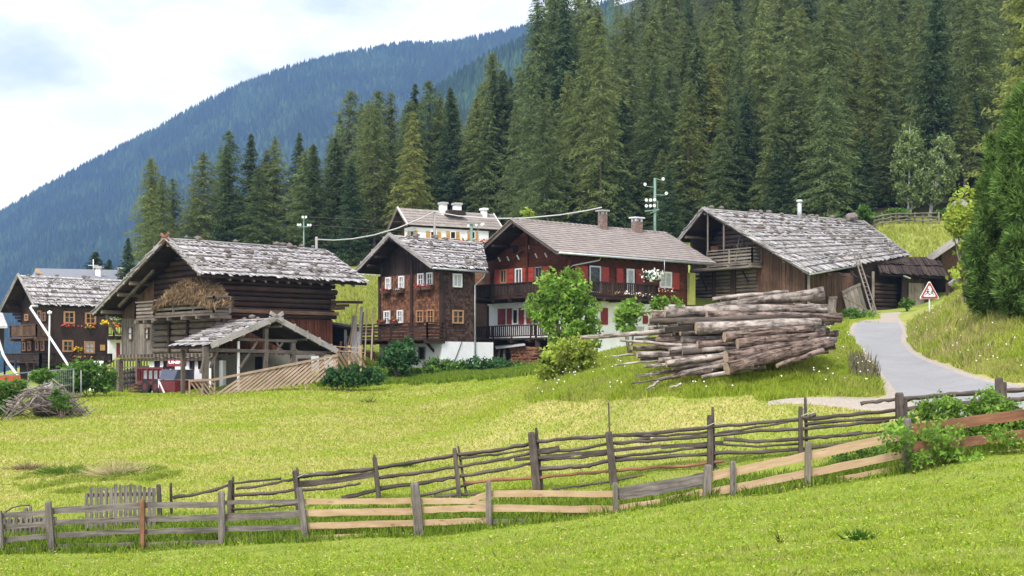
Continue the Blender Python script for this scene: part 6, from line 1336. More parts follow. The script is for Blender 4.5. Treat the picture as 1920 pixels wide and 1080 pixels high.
for x0, x1 in ((355, 401), (401, 515), (515, 634)):
    mb = MB(); mb.beam(pS(x0, TOP(x0)) + V((0, -.05, 0)), pS(x1, TOP(x1)) + V((0, -.05, 0)), .04, .12); mb.build('top_rail', M['wood_pale'], sfn)
mb = MB(); mb.beam(pS(355, 744) + V((0, .05, 0)), pS(404, 744) + V((0, .05, 0)), .04, .1); mb.build('bottom_rail', M['wood_pale'], sfn)
for x in (355, 379, 402, 458, 515, 573, 632): mb = MB(); t = pS(x, TOP(x) - 1); mb.beam(V((t.x, t.y + .05, gz(t.x, t.y) - .3)), t + V((0, .05, 0)), .08, .08, V((0, 1, 0))); mb.build('post', M['wood_pale'], sfn)
sf2 = thing('slat_fence', gpx(655, 80), 'shorter orange slat fence behind the shrubs beside the shingled house balcony', 'fence')
for k in range(6):
    x = 626 + k * 8.5; mb = MB(); mb.beam(P(x, 662, 80), P(x + 18, 690, 80.5), .13, .03, V((0, 1, 0))); mb.build('slat', M['wood_new'], sf2)
for y in (652, 660): mb = MB(); mb.beam(P(622, y - 3, 80 - .06), P(682, y + 1, 80.4), .16, .04, V((0, 0, 1))); mb.build('top_rail', M['wood_new'], sf2)
for x in (628, 655, 676): mb = MB(); p = P(x, 648, 80.3); mb.beam(V((p.x, p.y, gz(p.x, p.y) - .3)), p, .14, .14, V((0, 1, 0))); mb.build('post', M['wood_new'], sf2)
# waste timber leaning behind it
brd = random.Random(3)
for i, (xb, yb, xt, yt, w, mt, lb) in enumerate(((646, 655, 664, 600, .09, 'wood_pale', 'pale lath leaning outward in the scrap timber stack'), (652, 655, 672, 560, .07, 'wood_new', 'tallest thin fresh lath in the scrap timber stack'), (664, 655, 664, 592, .32, 'shake_edge', 'wide grey slab standing upright in the scrap timber stack'), (672, 658, 678, 575, .16, 'shake_edge', 'long grey board standing in the scrap timber stack'), (676, 640, 681, 585, .08, 'rail_dark', 'dark crooked pole standing in the scrap timber stack'), (655, 658, 667, 625, .14, 'wood_new', 'short orange board leaning in the scrap timber stack'), (661, 658, 672, 622, .2, 'white_paint', 'whitish plank low in the scrap timber stack'), (684, 655, 688, 580, .07, 'wood_pale', 'thin lath beside the balcony railing'), (696, 655, 700, 577, .09, 'wood_pale', 'pale lath standing behind the balcony railing'), (640, 655, 652, 630, .1, 'plank_grey', 'short grey lath at the shed opening'), (634, 655, 640, 640, .14, 'wood_orange', 'stubby orange offcut at the shed opening'))):
    a = P(xb, yb + 20, 83); b = P(xt, yt, 83.6); mb = MB(); mb.beam(a, b, w, .05, V((0, 1, 0))); o = mb.build('scrap_board', M[mt]); setp(o, lb, 'board')
wsd = thing('wood_shelter', P(640, 680, 86), 'small dark wood shelter between the hay barn and the shingled house', 'shelter')
mb = MB(); q = [P(622, 607, 85), P(660, 614, 85), P(668, 611, 88), P(622, 603, 88)]; mb.hexa([p - V((0, 0, .15)) for p in q] + q); mb.build('roof', M['plank_dark'], wsd)
mb = MB(); mb.hexa([P(618, 700, 88.2), P(664, 700, 88.2), P(664, 700, 88.4), P(618, 700, 88.4), P(618, 607, 88.2), P(664, 613, 88.2), P(664, 613, 88.4), P(618, 607, 88.4)]); mb.build('back_wall', M['black'], wsd)
mb = MB(); p = P(648, 618, 85.2); mb.beam(V((p.x, p.y, gz(p.x, p.y))), p, .16, .16, V((0, 1, 0))); mb.build('post', M['concrete'], wsd)
# stones or wall seen through the gap
mb = MB()
for k in range(7): mb.blob(P(676 + k * 7, 519, 128) + V((0, 0, .1)), U(.5, .8), 1, .25, (1.2, 1, .7))
o = mb.build('dry_stone_wall', M['concrete']); setp(o, 'short pale dry stone wall on the meadow crest between the two near houses', 'wall')
# upper meadow fence
uf = thing('pole_fence', P(1720, 425, 116), 'grey pole fence at the forest edge above the ladder barn', 'fence')
for k in range(9):
    x = 1640 + k * 15; p = P(x, 413 - k * 1.0, 117.6); g_ = gz(p.x, p.y); mb = MB(); mb.beam(V((p.x, p.y, g_ - .3)), V((p.x, p.y, max(p.z, g_ + 1.0))), .13, .13, V((0, 1, 0))); mb.build('post', M['plank_grey'], uf)
for h in (.35, .65, .95):
    mb = MB(); mb.tube([V((P(1636 + k * 12, 0, 117.5).x, 117.5, gz(P(1636 + k * 12, 0, 117.5).x, 117.5) + h + U(-.06, .06))) for k in range(11)], .055, 6); mb.build('rail', M['plank_grey'], uf)

# ================================================================== brush pile and wire fence at the left
bp = thing('brush_pile', gpx(92, 61), 'heap of dry grey branches overgrown with weeds', 'brush pile'); c0 = WLOC[bp.name]
br = random.Random(8); mb = MB()
for i in range(210):
    an = br.uniform(-1, 1); x = c0.x + br.gauss(0.1, .85); hgt_ = max(.1, 1.35 * (1 - ((x - c0.x) / 1.95) ** 2)); z = c0.z + hgt_ * br.uniform(.15, 1.0); y = c0.y + br.uniform(-1.2, .6) - (1.3 - z + c0.z) * .3
    L = br.uniform(.5, 1.5); d = V((br.uniform(.5, 1) * br.choice((-1, 1)), br.uniform(-.5, .3), 0)); d.z = -abs(x - c0.x + d.x * .6) * .45 + br.uniform(-.15, .2); d.normalize(); p = V((x, y, z)); r = br.uniform(.012, .04)
    mb.tube([p - d * L / 2, p + V((br.uniform(-.05, .05), 0, br.uniform(-.06, .08))), p + d * L / 2], [r, r * .85, r * .5], 5, .1)
mb.build('branch_heap', M['twig'], bp)
mb = MB(); mb.blob(c0 + V((0, .3, .35)), .8, 2, .15, (1.35, .8, .65)); mb.build('litter_core', plain('dark leaf litter', (.05, .04, .033), .95, var=.5), bp)
mb = MB()
for x0, y0, x1, y1 in ((25, 768, 58, 730), (30, 748, 75, 722), (55, 760, 70, 742)): mb.tube([P(x0, y0, 59.6), P((x0 + x1) / 2, (y0 + y1) / 2 - 3, 59.7), P(x1, y1, 59.9)], [.03, .035, .03], 6)
mb.build('bleached_branch', M['bark_pale'], bp)
wf = thing('wire_fence', gpx(90, 68), 'thin metal pipe fence with wire mesh behind the brush pile', 'fence')
for x, yt, d in ((53, 697, 66), (138, 691, 68), (152, 694, 70), (-30, 708, 64)): p = P(x, yt, d); mb = MB(); mb.tube([V((p.x, p.y, gz(p.x, p.y) - .2)), p], .03, 7); mb.build('post', M['galvanised'], wf)
for a, b in (((-30, 708, 64), (53, 698, 66)), ((53, 698, 66), (138, 692, 68))): mb = MB(); mb.tube([P(*a), P(*b)], .03, 6); mb.build('top_pipe', M['galvanised'], wf)
mb = MB()
for k in range(22): x = 58 + k * 3.7; d = 66 + k * .09; p = P(x, 694, d); mb.tube([p, V((p.x, p.y, gz(p.x, p.y)))], .0035, 4)
for k in range(7): mb.tube([P(56, 699 + k * 5, 66), P(138, 693 + k * 5, 68)], .0035, 4)
mb.build('mesh_wire', M['galvanised'], wf)
mb = MB(); q = [P(-40, 706, 66.5), P(38, 703, 66.5)]; w_ = [V((p.x, p.y, gz(p.x, p.y) + .1)) for p in q]
for k in range(6): f0, f1 = k / 6, (k + 1) / 6; mb.hexa([w_[0].lerp(w_[1], f0), w_[0].lerp(w_[1], f1), w_[0].lerp(w_[1], f1) + V((0, .04, 0)), w_[0].lerp(w_[1], f0) + V((0, .04, 0)), q[0].lerp(q[1], f0), q[0].lerp(q[1], f1), q[0].lerp(q[1], f1) + V((0, .04, 0)), q[0].lerp(q[1], f0) + V((0, .04, 0))])
o = mb.build('orange_net', M['orange_net']); setp(o, 'orange plastic barrier netting behind the weeds', 'netting')
for xx, lb in ((178, 'pair of white boards leaning by the farmhouse steps, outer one'), (188, 'white board leaning by the farmhouse steps, next to the barn')):
    mb = MB(); p = P(xx, 693, 97); mb.beam(V((p.x - .1, p.y - .5, gz(p.x, p.y))), P(xx + 2, 677, 97.5), .3, .04, V((0, 1, 0))); o = mb.build('white_board', M['white_paint']); setp(o, lb, 'board')
mb = MB(); p = gpx(93, 74); mb.blob(p + V((0, 0, .55)), .38, 2, .2, (.9, .8, 1.5)); o = mb.build('pale_boulder', M['concrete']); setp(o, 'upright pale boulder behind the brush pile grass', 'stone')
# ================================================================== conifers
def conifer_mesh(seed, kind, H=22.0):
    rs = np.random.RandomState(seed); Cc, Aa, Bb = [], [], []
    larch = kind == 'larch'
    ex = rs.uniform(.58, .88) if larch else rs.uniform(.7, .92)
    R_ = H * (rs.uniform(.20, .26) if larch else rs.uniform(.17, .20)); z = H * (rs.uniform(.10, .32) if larch else rs.uniform(.02, .08))
    while z < H * .995:
        f = z / H; shape = (1 - f) ** ex * (1 if f > .25 else .62 + .38 * f / .25)
        nb = rs.randint(4, 7) if larch else rs.randint(5, 8)
        ph = rs.uniform(0, 6.28)
        for b in range(nb):
            an = ph + 6.28 * b / nb + rs.normal(0, .25); L = R_ * shape * rs.uniform(.55, 1.15) + .22
            if rs.rand() < .12: continue
            m = max(3, int(L / .15)); tau = (np.arange(m) + rs.rand(m)) / m
            tau = np.repeat(tau, 3 if larch else 3); m = len(tau)
            d = np.array([math.cos(an), math.sin(an), 0]); s = np.array([-d[1], d[0], 0])
            up0 = rs.uniform(-.05, .18) if larch else rs.uniform(-.32, -.08)
            dz = up0 * L * tau - (.30 * L * tau ** 2 if larch else -.20 * L * tau ** 2)
            w = L * .22 * np.sin(np.clip(tau, 0.05, 1) * 2.6)
            c = np.outer(tau * L, d) + np.outer(rs.normal(0, 1, m) * w * .6, s); c[:, 2] += z + dz + rs.normal(0, .10, m) - np.abs(rs.normal(0, .16, m))
            a = d[None] * rs.uniform(.4, 1, (m, 1)) + s[None] * rs.normal(0, .65, (m, 1)); a[:, 2] += rs.normal(-.35 if larch else -.45, .3, m); a = unit(a)
            bb = unit(np.cross(a, rs.normal(0, 1, (m, 3)) + np.array([0, 0, 1.2])))
            ln = rs.uniform(.17, .36, (m, 1)) * (1.0 if larch else 1.05); wd = ln * rs.uniform(.15, .26, (m, 1)) * (1.0 if larch else 1.15)
            Cc.append(c); Aa.append(a * ln); Bb.append(bb * wd)
        z += H * rs.uniform(.011, .021) * (1.05 if larch else .95)
    c = np.concatenate(Cc); me = npmesh('crown', diamonds(c, np.concatenate(Aa), np.concatenate(Bb)), 4)
    mb = MB(); q = [V((rs.uniform(-.1, .1) * (k > 0), rs.uniform(-.1, .1) * (k > 0), H * .97 * k / 6 - (.8 if k == 0 else 0))) for k in range(7)]; mb.tube(q, [H * .0125 * (1 - .93 * k / 6) for k in range(7)], 8, .06)
    for _ in range(26):
        zz__ = rs.uniform(.05, .5) * H; an = rs.uniform(0, 6.28); L = rs.uniform(.6, 2.0); a0 = V((0, 0, zz__)); mb.tube([a0, a0 + V((math.cos(an) * L, math.sin(an) * L, -.2 * L))], [.045, .012], 4)
    tm = bpy.data.meshes.new('trunk'); tm.from_pydata([tuple(v) for v in mb.v], [], mb.f); uvl = tm.uv_layers.new(name='UVMap'); uvl.data.foreach_set('uv', np.array(mb.uv, dtype=np.float32).ravel()); tm.polygons.foreach_set('use_smooth', mb.sm); tm.update()
    return me, tm, H
LARCH = [conifer_mesh(100 + i, 'larch') for i in range(9)]; SPRUCE = [conifer_mesh(200 + i, 'spruce') for i in range(5)]
for L_, mt in ((LARCH, 'larch'), (SPRUCE, 'spruce')):
    for cm, tm, _ in L_: cm.materials.append(M[mt]); tm.materials.append(M['trunk'])
tr_ = random.Random(77)
PLACED = []
def tree(px, d, top=None, h=None, kind='larch', label=None, group=None, tint=None, wide=1.0):
    b = gpx(px, d)
    if top is not None: h = P(px, top, d).z - b.z
    if h < 3: return None
    cm, tm, H = tr_.choice(LARCH if kind == 'larch' else SPRUCE)
    t = bpy.data.objects.new('larch_tree' if kind == 'larch' else 'spruce_tree', None); COL.objects.link(t); t.location = b; t.rotation_euler = (R(tr_.uniform(-1.5, 1.5)), R(tr_.uniform(-1.5, 1.5)), tr_.uniform(0, 6.28))
    s = h / H; ws = s ** .8 * wide * tr_.uniform(.9, 1.12) * (1.0 if h > 12 else 1.1); t.scale = (ws, ws, s); t.empty_display_size = .3
    tint = tint or tr_.choice([(1, 1, 1), (1.08, 1.03, .92), (.92, .97, .95), (1.14, 1.06, .86), (.88, .93, .92), (1, .98, .9)])
    k = tr_.uniform(.85, 1.15)
    for nm, me_ in (('crown', cm), ('trunk', tm)):
        o = bpy.data.objects.new(nm, me_); COL.objects.link(o); o.parent = t; o.color = (tint[0] * k, tint[1] * k, tint[2] * k, 1)
    setp(t, label, 'tree', group); PLACED.append((px, d)); return t
YEL = (1.4, 1.2, .85); LGT = (1.25, 1.18, 1.0); DRK = (.78, .85, .86); BLU = (.92, 1.0, 1.04)
HERO = [ # px, top, d, kind, tint, label
 (282, 292, 142, 'larch', None, 'outermost tall larch where the forest edge begins above the hay barn ridge'),
 (326, 333, 146, 'larch', None, 'lower larch just beside the outermost tall larch'),
 (385, 283, 144, 'larch', LGT, 'light green larch standing free beside the two outermost larches'),
 (434, 244, 148, 'larch', BLU, 'tall bluish larch of a close pair over the hay barn roof'),
 (466, 248, 148, 'spruce', None, 'slender spruce of a close pair over the hay barn roof'),
 (520, 254, 150, 'larch', LGT, 'pale larch with a thin tip after the close pair'),
 (497, 280, 150, 'larch', None, 'rounded larch half behind the pale thin tipped one'),
 (560, 248, 152, 'spruce', None, 'narrow spruce whose tip stands above the yellowish larch'),
 (585, 272, 146, 'larch', YEL, 'yellowish larch over the middle of the hay barn ridge'),
 (615, 255, 150, 'larch', None, 'dull green larch behind the six lamp pole'),
 (648, 168, 152, 'larch', None, 'very tall larch that starts the high part of the forest edge'),
 (690, 184, 148, 'larch', LGT, 'broad fresh green larch beside the very tall one'),
 (704, 168, 156, 'larch', None, 'tall larch behind the broad fresh green larch'),
 (731, 168, 156, 'larch', None, 'tall pointed larch before the gap over the white house'),
 (658, 298, 136, 'spruce', BLU, 'lower blue green spruce in front of the very tall larches'),
 (770, 206, 138, 'larch', YEL, 'light yellow green larch in front above the white house gable'),
 (778, 158, 156, 'spruce', DRK, 'thin dark spruce tip behind the yellow green larch'),
 (803, 150, 154, 'larch', None, 'tall larch directly above the white house chimneys'),
 (852, 160, 150, 'spruce', DRK, 'darkest tall spruce above the white house roof end'),
 (830, 172, 154, 'larch', None, 'soft green larch between the chimneys and the darkest spruce'),
 (890, 178, 150, 'larch', None, 'larch between the darkest spruce and the twin tips'),
 (924, 96, 156, 'larch', None, 'taller one of the twin larch tips against the blue ridge'),
 (950, 128, 152, 'spruce', None, 'shorter dark one of the twin tips against the blue ridge'),
 (905, 150, 160, 'larch', None, 'larch leaning on the twin tips from behind'),
 (1006, -10, 150, 'larch', DRK, 'dark sparse larch forming the steep edge of the high forest against the sky'),
 (1050, -40, 158, 'larch', None, 'high larch behind the steep forest edge reaching out of view'),
 (1022, -55, 160, 'larch', None, 'larch filling in behind the dark sparse edge larch'),
 (1042, -25, 152, 'larch', None, 'bushy larch third from the steep forest edge'),
 (1078, -60, 162, 'larch', None, 'high larch behind the biggest pale larch, reaching out of view'),
 (1066, -15, 148, 'spruce', None, 'dense spruce between the edge larches and the biggest pale larch'),
 (1100, -40, 150, 'larch', None, 'tall larch close behind the biggest pale larch'),
 (1128, 6, 136, 'larch', LGT, 'biggest pale larch at the front of the forest above the chalet roof'),
 (1070, 128, 138, 'larch', LGT, 'pale larch with long drooping boughs beside the biggest pale larch'),
 (1030, 180, 140, 'larch', None, 'grey green larch under the steep forest edge'),
 (1226, 54, 150, 'larch', None, 'slim larch whose top shows above the floodlight mast'),
 (1282, 28, 152, 'larch', None, 'tall larch next to the slim one above the floodlight mast'),
 (1350, 2, 154, 'larch', LGT, 'high pointed larch above the ladder barn ridge start'),
 (1424, 3, 146, 'larch', LGT, 'sharply pointed bright larch above the metal chimney pipe'),
 (1338, 114, 138, 'larch', YEL, 'yellowish mid height larch at the forest front over the ladder barn'),
 (1392, 170, 134, 'spruce', BLU, 'broad dark spruce with drooping boughs right behind the ladder barn ridge'),
 (1252, 312, 126, 'spruce', BLU, 'small dark spruce standing just behind the floodlight mast'),
 (1165, 280, 128, 'spruce', BLU, 'small blue green spruce over the chalet chimney'),
 (1195, 330, 130, 'spruce', DRK, 'tiny dark spruce between the chalet chimneys'),
 (1500, 8, 144, 'larch', None, 'big larch with bare lower trunk above the barn chimney pipe'),
 (1560, -30, 142, 'larch', LGT, 'olive larch in the middle of the tall forest front'),
 (1610, 90, 150, 'larch', YEL, 'rusty tinted larch in the tall forest front'),
 (1660, -20, 144, 'larch', None, 'tall larch above the far end of the ladder barn roof'),
 (1720, -15, 142, 'larch', LGT, 'tall soft larch behind the silvery birches'),
 (1790, -25, 140, 'larch', None, 'tall larch at the forest front between the birches and the pine'),
 (1462, 110, 150, 'larch', None, 'larch with visible pale trunk near the barn chimney pipe'),
 (1540, 150, 136, 'larch', LGT, 'drooping larch low in the forest front over the barn roof'),
 (1465, 220, 134, 'spruce', None, 'dark spruce low at the forest front above the barn roof ridge'),
 (240, 446, 120, 'spruce', DRK, 'small dark spruce beside the hay barn roof tip'),
 (176, 472, 150, 'spruce', None, 'spruce crown peeping over the grey roofed house chimneys'),
 (206, 486, 150, 'spruce', DRK, 'lower spruce crown beside the grey roofed house chimney')]
for px, top, d, kd, tint, lb in HERO:
    if px in (176, 206):
        b = gpx(px, d); tree(px, d, top, None, kd, lb, None, tint, 1.5 if px == 176 else 1.2)
    else: tree(px, d, top, None, kd, lb, None, tint, 1.12 if px < 600 else 1.0)
SKY = np.array([(150, 600), (230, 460), (262, 340), (282, 298), (330, 338), (352, 330), (385, 288), (410, 262), (434, 250), (466, 254), (490, 285), (520, 262), (545, 270), (560, 258), (600, 262), (628, 230), (648, 174), (700, 176), (731, 176), (760, 190), (778, 176), (803, 158), (830, 176), (852, 168), (885, 185), (905, 150), (924, 104), (950, 132), (975, 90), (990, 40), (1006, -5), (1030, -60), (1100, -260), (1200, -600), (2200, -900)], float)
ZONES = [(200, 470, 'above the hay barn roof'), (470, 640, 'behind the six lamp pole'), (640, 780, 'between the hay barn and the white house'), (780, 990, 'behind the white house'), (990, 1200, 'above the chalet roof'), (1200, 1320, 'behind the floodlight mast'), (1320, 1480, 'above the ladder barn ridge'), (1480, 1640, 'over the far ladder barn roof'), (1640, 1800, 'behind the silvery birches'), (1800, 2400, 'behind the dark arolla pine')]
rows = [(122, 4.6), (129, 4.4), (137, 4.2), (145, 3.8), (154, 3.9), (165, 4.4), (177, 4.8), (191, 5.2), (208, 5.8), (228, 6.5), (252, 7.5), (280, 8.5), (312, 9.5)]
BG = []
for ri, (d, sp) in enumerate(rows):
    px = 225 if d < 160 else 620
    while px < 2080:
        px += sp / d * F * tr_.uniform(.75, 1.3)
        dd = d + tr_.uniform(-4, 4)
        if d < 150 and 960 > px > 640 and dd < 144: continue
        if dd < 136 and px < 960: continue
        if dd < 128 and px < 1360: continue
        if dd < 120.5: continue
        if 1640 < px < 1850 and dd < 125 and tr_.random() < .5: continue
        kd = 'spruce' if tr_.random() < (.2 if d < 160 else .15) else 'larch'
        if any(abs(px - a) < 11 and abs(dd - b) < 4 for a, b in PLACED): continue
        h = tr_.uniform(15, 24) * (1 if d > 145 else .86) * (.8 if px < 620 else 1)
        b = gpx(px, dd); ty = HY - (b.z + h - Z0) / dd * F; lim = float(np.interp(px, SKY[:, 0], SKY[:, 1])) + tr_.uniform(4, 40)
        if ty < lim: h = P(px, lim, dd).z - b.z
        if h < 6: continue
        if ri >= 8: BG.append((b, h, kd)); continue
        zn = next((z[2] for z in ZONES if z[0] <= px < z[1]), ZONES[-1][2])
        dep = 'in the front rows' if d < 150 else 'deeper in the forest'
        tree(px, dd, None, h, kd, f"{'soft green larch' if kd == 'larch' else 'dark dense spruce'} {zn}, {dep}", f"forest {'larches' if kd == 'larch' else 'spruces'} {zn} {dep}")
for k in range(60):
    px = 1000 + 880 * (k + tr_.random()) / 60; dd = tr_.uniform(121.5, 134) if px > 1400 else tr_.uniform(127, 137)
    if 1640 < px < 1850 and tr_.random() < .4: continue
    zn = next((z[2] for z in ZONES if z[0] <= px < z[1]), ZONES[-1][2])
    tree(px, dd, None, tr_.uniform(4.5, 10.5), 'spruce' if tr_.random() < .65 else 'larch', f'low young conifer at the forest foot {zn}', f'young conifers at the forest foot {zn}')
# the forest far up the slope as one mass
vs = []
base = [np.empty(len(m[0].vertices) * 3, np.float32) for m in (LARCH[0], LARCH[1], SPRUCE[0])]
for a_, m_ in zip(base, (LARCH[0], LARCH[1], SPRUCE[0])): m_[0].vertices.foreach_get('co', a_)
for b, h, kd in BG:
    a_ = base[2 if kd == 'spruce' else tr_.randint(0, 1)].reshape(-1, 4, 3); a_ = a_[::3].copy(); s = h / 22; an = tr_.uniform(0, 6.28); c_, s_ = math.cos(an), math.sin(an)
    x = (a_[..., 0] * c_ - a_[..., 1] * s_) * s + b.x; y = (a_[..., 0] * s_ + a_[..., 1] * c_) * s + b.y; vs.append(np.stack([x, y, a_[..., 2] * s + b.z], -1))
vs = np.concatenate(vs).reshape(-1, 3); o = link('forest', npmesh('forest', vs, 4), M['larch']); setp(o, 'forest mass high on the slope behind the nearer trees', None, None, 'stuff')

# ================================================================== broadleaf shrubs and trees
def shrub(name, base, blobs, n, leaf, mat, label, cat='shrub', group=None, stems=5, stem_r=.03, trunk='trunk', seed=1, droop=0.0, flat=.25):
    """blobs: list of (offset xyz, radius xyz); leaves fill clumps on the shell of each blob"""
    rs = np.random.RandomState(seed); base = V(base); t = thing(name, base, label, cat, group); C_ = []
    vol = np.array([b[1][0] * b[1][1] * b[1][2] for b in blobs]) ** .67
    for (o_, r), kf in zip(blobs, vol / vol.sum()):
        m = int(n * kf); nc = max(6, m // 22); d = unit(rs.normal(0, 1, (nc, 3))); rad = rs.uniform(.45, 1.02, (nc, 1)) ** .6
        cc = np.array(o_) + d * rad * np.array(r); k = rs.randint(0, nc, m); C_.append(cc[k] + rs.normal(0, 1, (m, 3)) * np.array([.16, .16, .13]) * (np.array(r).mean() ** .5) * 1.0)
    c = np.concatenate(C_); c = c[c[:, 2] > .0]; m = len(c)
    a = rs.normal(0, 1, (m, 3)); a[:, 2] -= droop; a = unit(a); nn = rs.normal(0, 1, (m, 3)) + np.array([0, -.3, .9]); b = unit(np.cross(a, nn)); L = leaf * rs.uniform(.6, 1.35, (m, 1))
    link('foliage', npmesh('foliage', diamonds(c, a * L, b * L * .55), 4), M[mat], t)
    mb = MB(); rr = random.Random(seed)
    for i in range(stems):
        o_, r = blobs[i % len(blobs)]; e = V(o_) + V((rr.uniform(-.5, .5) * r[0], rr.uniform(-.5, .5) * r[1], rr.uniform(.0, .7) * r[2])); s = V((rr.uniform(-.1, .1), rr.uniform(-.1, .1), -.2)) + base
        mb.tube([s, base + e * .5 + V((rr.uniform(-.1, .1), rr.uniform(-.1, .1), 0)), base + e], [stem_r, stem_r * .7, stem_r * .25], 6)
    mb.build('stem', M[trunk], t); return t
def px_blob(base, d, x0, y0, x1, y1, dep=None, dy=0):
    w = (x1 - x0) / F * d / 2; h = (y1 - y0) / F * d / 2; c = P((x0 + x1) / 2, (y0 + y1) / 2, d) - V(base); return ((c.x, c.y + dy, c.z), (w, dep or w, h))
def shrub_px(name, x, d, rects, n, leaf, mat, label, **kw):
    b = gpx(x, d); return shrub(name, b, [px_blob(b, d, *r) for r in rects], n, leaf, mat, label, **kw)
shrub_px('leafy_tree', 1050, 62, [(1005, 505, 1070, 590), (1050, 500, 1100, 590), (990, 545, 1050, 610), (1060, 540, 1120, 630), (1015, 575, 1100, 650), (1085, 590, 1125, 660)], 5200, .115, 'leaf_bright', 'bright green broadleaf tree in front of the chalet balconies', cat='tree', stems=9, stem_r=.08, seed=3)
shrub_px('bush', 1065, 58, [(1020, 640, 1075, 700), (1060, 635, 1115, 695), (1010, 660, 1050, 720), (1080, 650, 1110, 700)], 3000, .095, 'leaf_yellow', 'yellow green bush at the foot of the bright green tree', stems=8, seed=4)
shrub_px('bush', 1180, 60, [(1158, 563, 1205, 600), (1155, 585, 1190, 625), (1175, 580, 1200, 615)], 1100, .105, 'leaf_bright', 'small bright bush between the chalet wall and the log pile', stems=5, seed=5)
shrub_px('bush', 1240, 60, [(1222, 556, 1252, 580), (1215, 570, 1245, 592), (1262, 556, 1278, 580)], 700, .09, 'leaf_bright', 'sparse bush peeking over the upper end of the log pile', stems=5, seed=6)
shrub_px('dark_bush', 745, 79, [(722, 640, 765, 675), (714, 655, 780, 692), (740, 635, 775, 680)], 2600, .12, 'leaf_dark', 'round dark green bush against the white base of the shingled house', seed=7)
shrub_px('bush', 650, 73, [(605, 690, 645, 724), (640, 684, 690, 722), (680, 690, 720, 716)], 2400, .11, 'leaf_dark', 'low dark shrubs growing at the end of the slat fence', seed=8)
for i, (x0, x1, yt, yb, mt, lb) in enumerate(((700, 800, 694, 716, 'leaf_mid', 'low weedy shrub under the dark round bush'), (795, 880, 675, 706, 'leaf_mid', 'knee high nettles along the white house base'), (870, 960, 672, 704, 'leaf_dark', 'taller nettles in front of the cellar boards'), (950, 1020, 682, 706, 'leaf_mid', 'weeds between the firewood and the yellow green bush'))):
    shrub_px('weeds', (x0 + x1) / 2, 80, [(x0, yt, (x0 + x1) / 2 + 8, yb), ((x0 + x1) / 2 - 8, yt + 2, x1, yb)], 2000, .10, mt, lb, cat='weeds', seed=20 + i)
shrub_px('bush', 170, 71, [(98, 686, 150, 728), (125, 676, 185, 728), (165, 684, 212, 732), (185, 698, 218, 735), (110, 700, 160, 735)], 4600, .105, 'leaf_mid', 'broad green bush behind the brush pile by the barn post', seed=9)
shrub_px('bush', 28, 62, [(-20, 715, 30, 770), (15, 712, 50, 750), (-10, 745, 40, 782)], 2600, .09, 'leaf_mid', 'weedy green bush in front of the orange netting', seed=10)
shrub_px('weeds', 118, 59.6, [(98, 730, 116, 756), (98, 745, 126, 772), (112, 738, 132, 768)], 700, .075, 'leaf_mid', 'green weeds growing through the brush pile front', cat='weeds', seed=11)
shrub_px('weeds', 80, 63, [(60, 692, 100, 718)], 700, .08, 'leaf_mid', 'tuft of tall grass growing on top of the brush pile', cat='weeds', seed=12)
shrub_px('bush', 1605, 85, [(1575, 580, 1615, 610), (1600, 584, 1640, 606)], 1300, .10, 'leaf_mid', 'green nettle bush at the foot of the leaning ladder', seed=13)
shrub_px('bush', 1700, 92, [(1690, 560, 1712, 580)], 400, .10, 'leaf_mid', 'small bush by the plank shed door', seed=14)
shrub_px('fence_weeds', 1740, 30.8, [(1660, 790, 1740, 850), (1700, 800, 1780, 870), (1770, 775, 1840, 850), (1830, 760, 1920, 840), (1690, 770, 1720, 800), (1900, 790, 1990, 850), (1720, 745, 1800, 790), (1820, 735, 1900, 790)], 8000, .06, 'leaf_bright', 'leafy green weeds tangled through the orange half logs of the plank fence', cat='weeds', stems=14, stem_r=.012, seed=15)
shrub_px('fence_weeds', 1640, 31.6, [(1610, 830, 1660, 875), (1560, 850, 1620, 890)], 1200, .045, 'leaf_mid', 'low weeds between the two fences beside the green tangle', cat='weeds', stems=8, stem_r=.01, seed=16)
shrub_px('fence_weeds', 1735, 28.75, [(1660, 795, 1715, 850), (1728, 792, 1800, 830), (1745, 835, 1800, 862), (1848, 808, 1905, 832), (1790, 850, 1850, 868), (1700, 845, 1740, 885)], 1500, .055, 'leaf_bright', 'leafy weeds hanging over the front face of the orange half logs', cat='weeds', stems=8, stem_r=.01, seed=17)
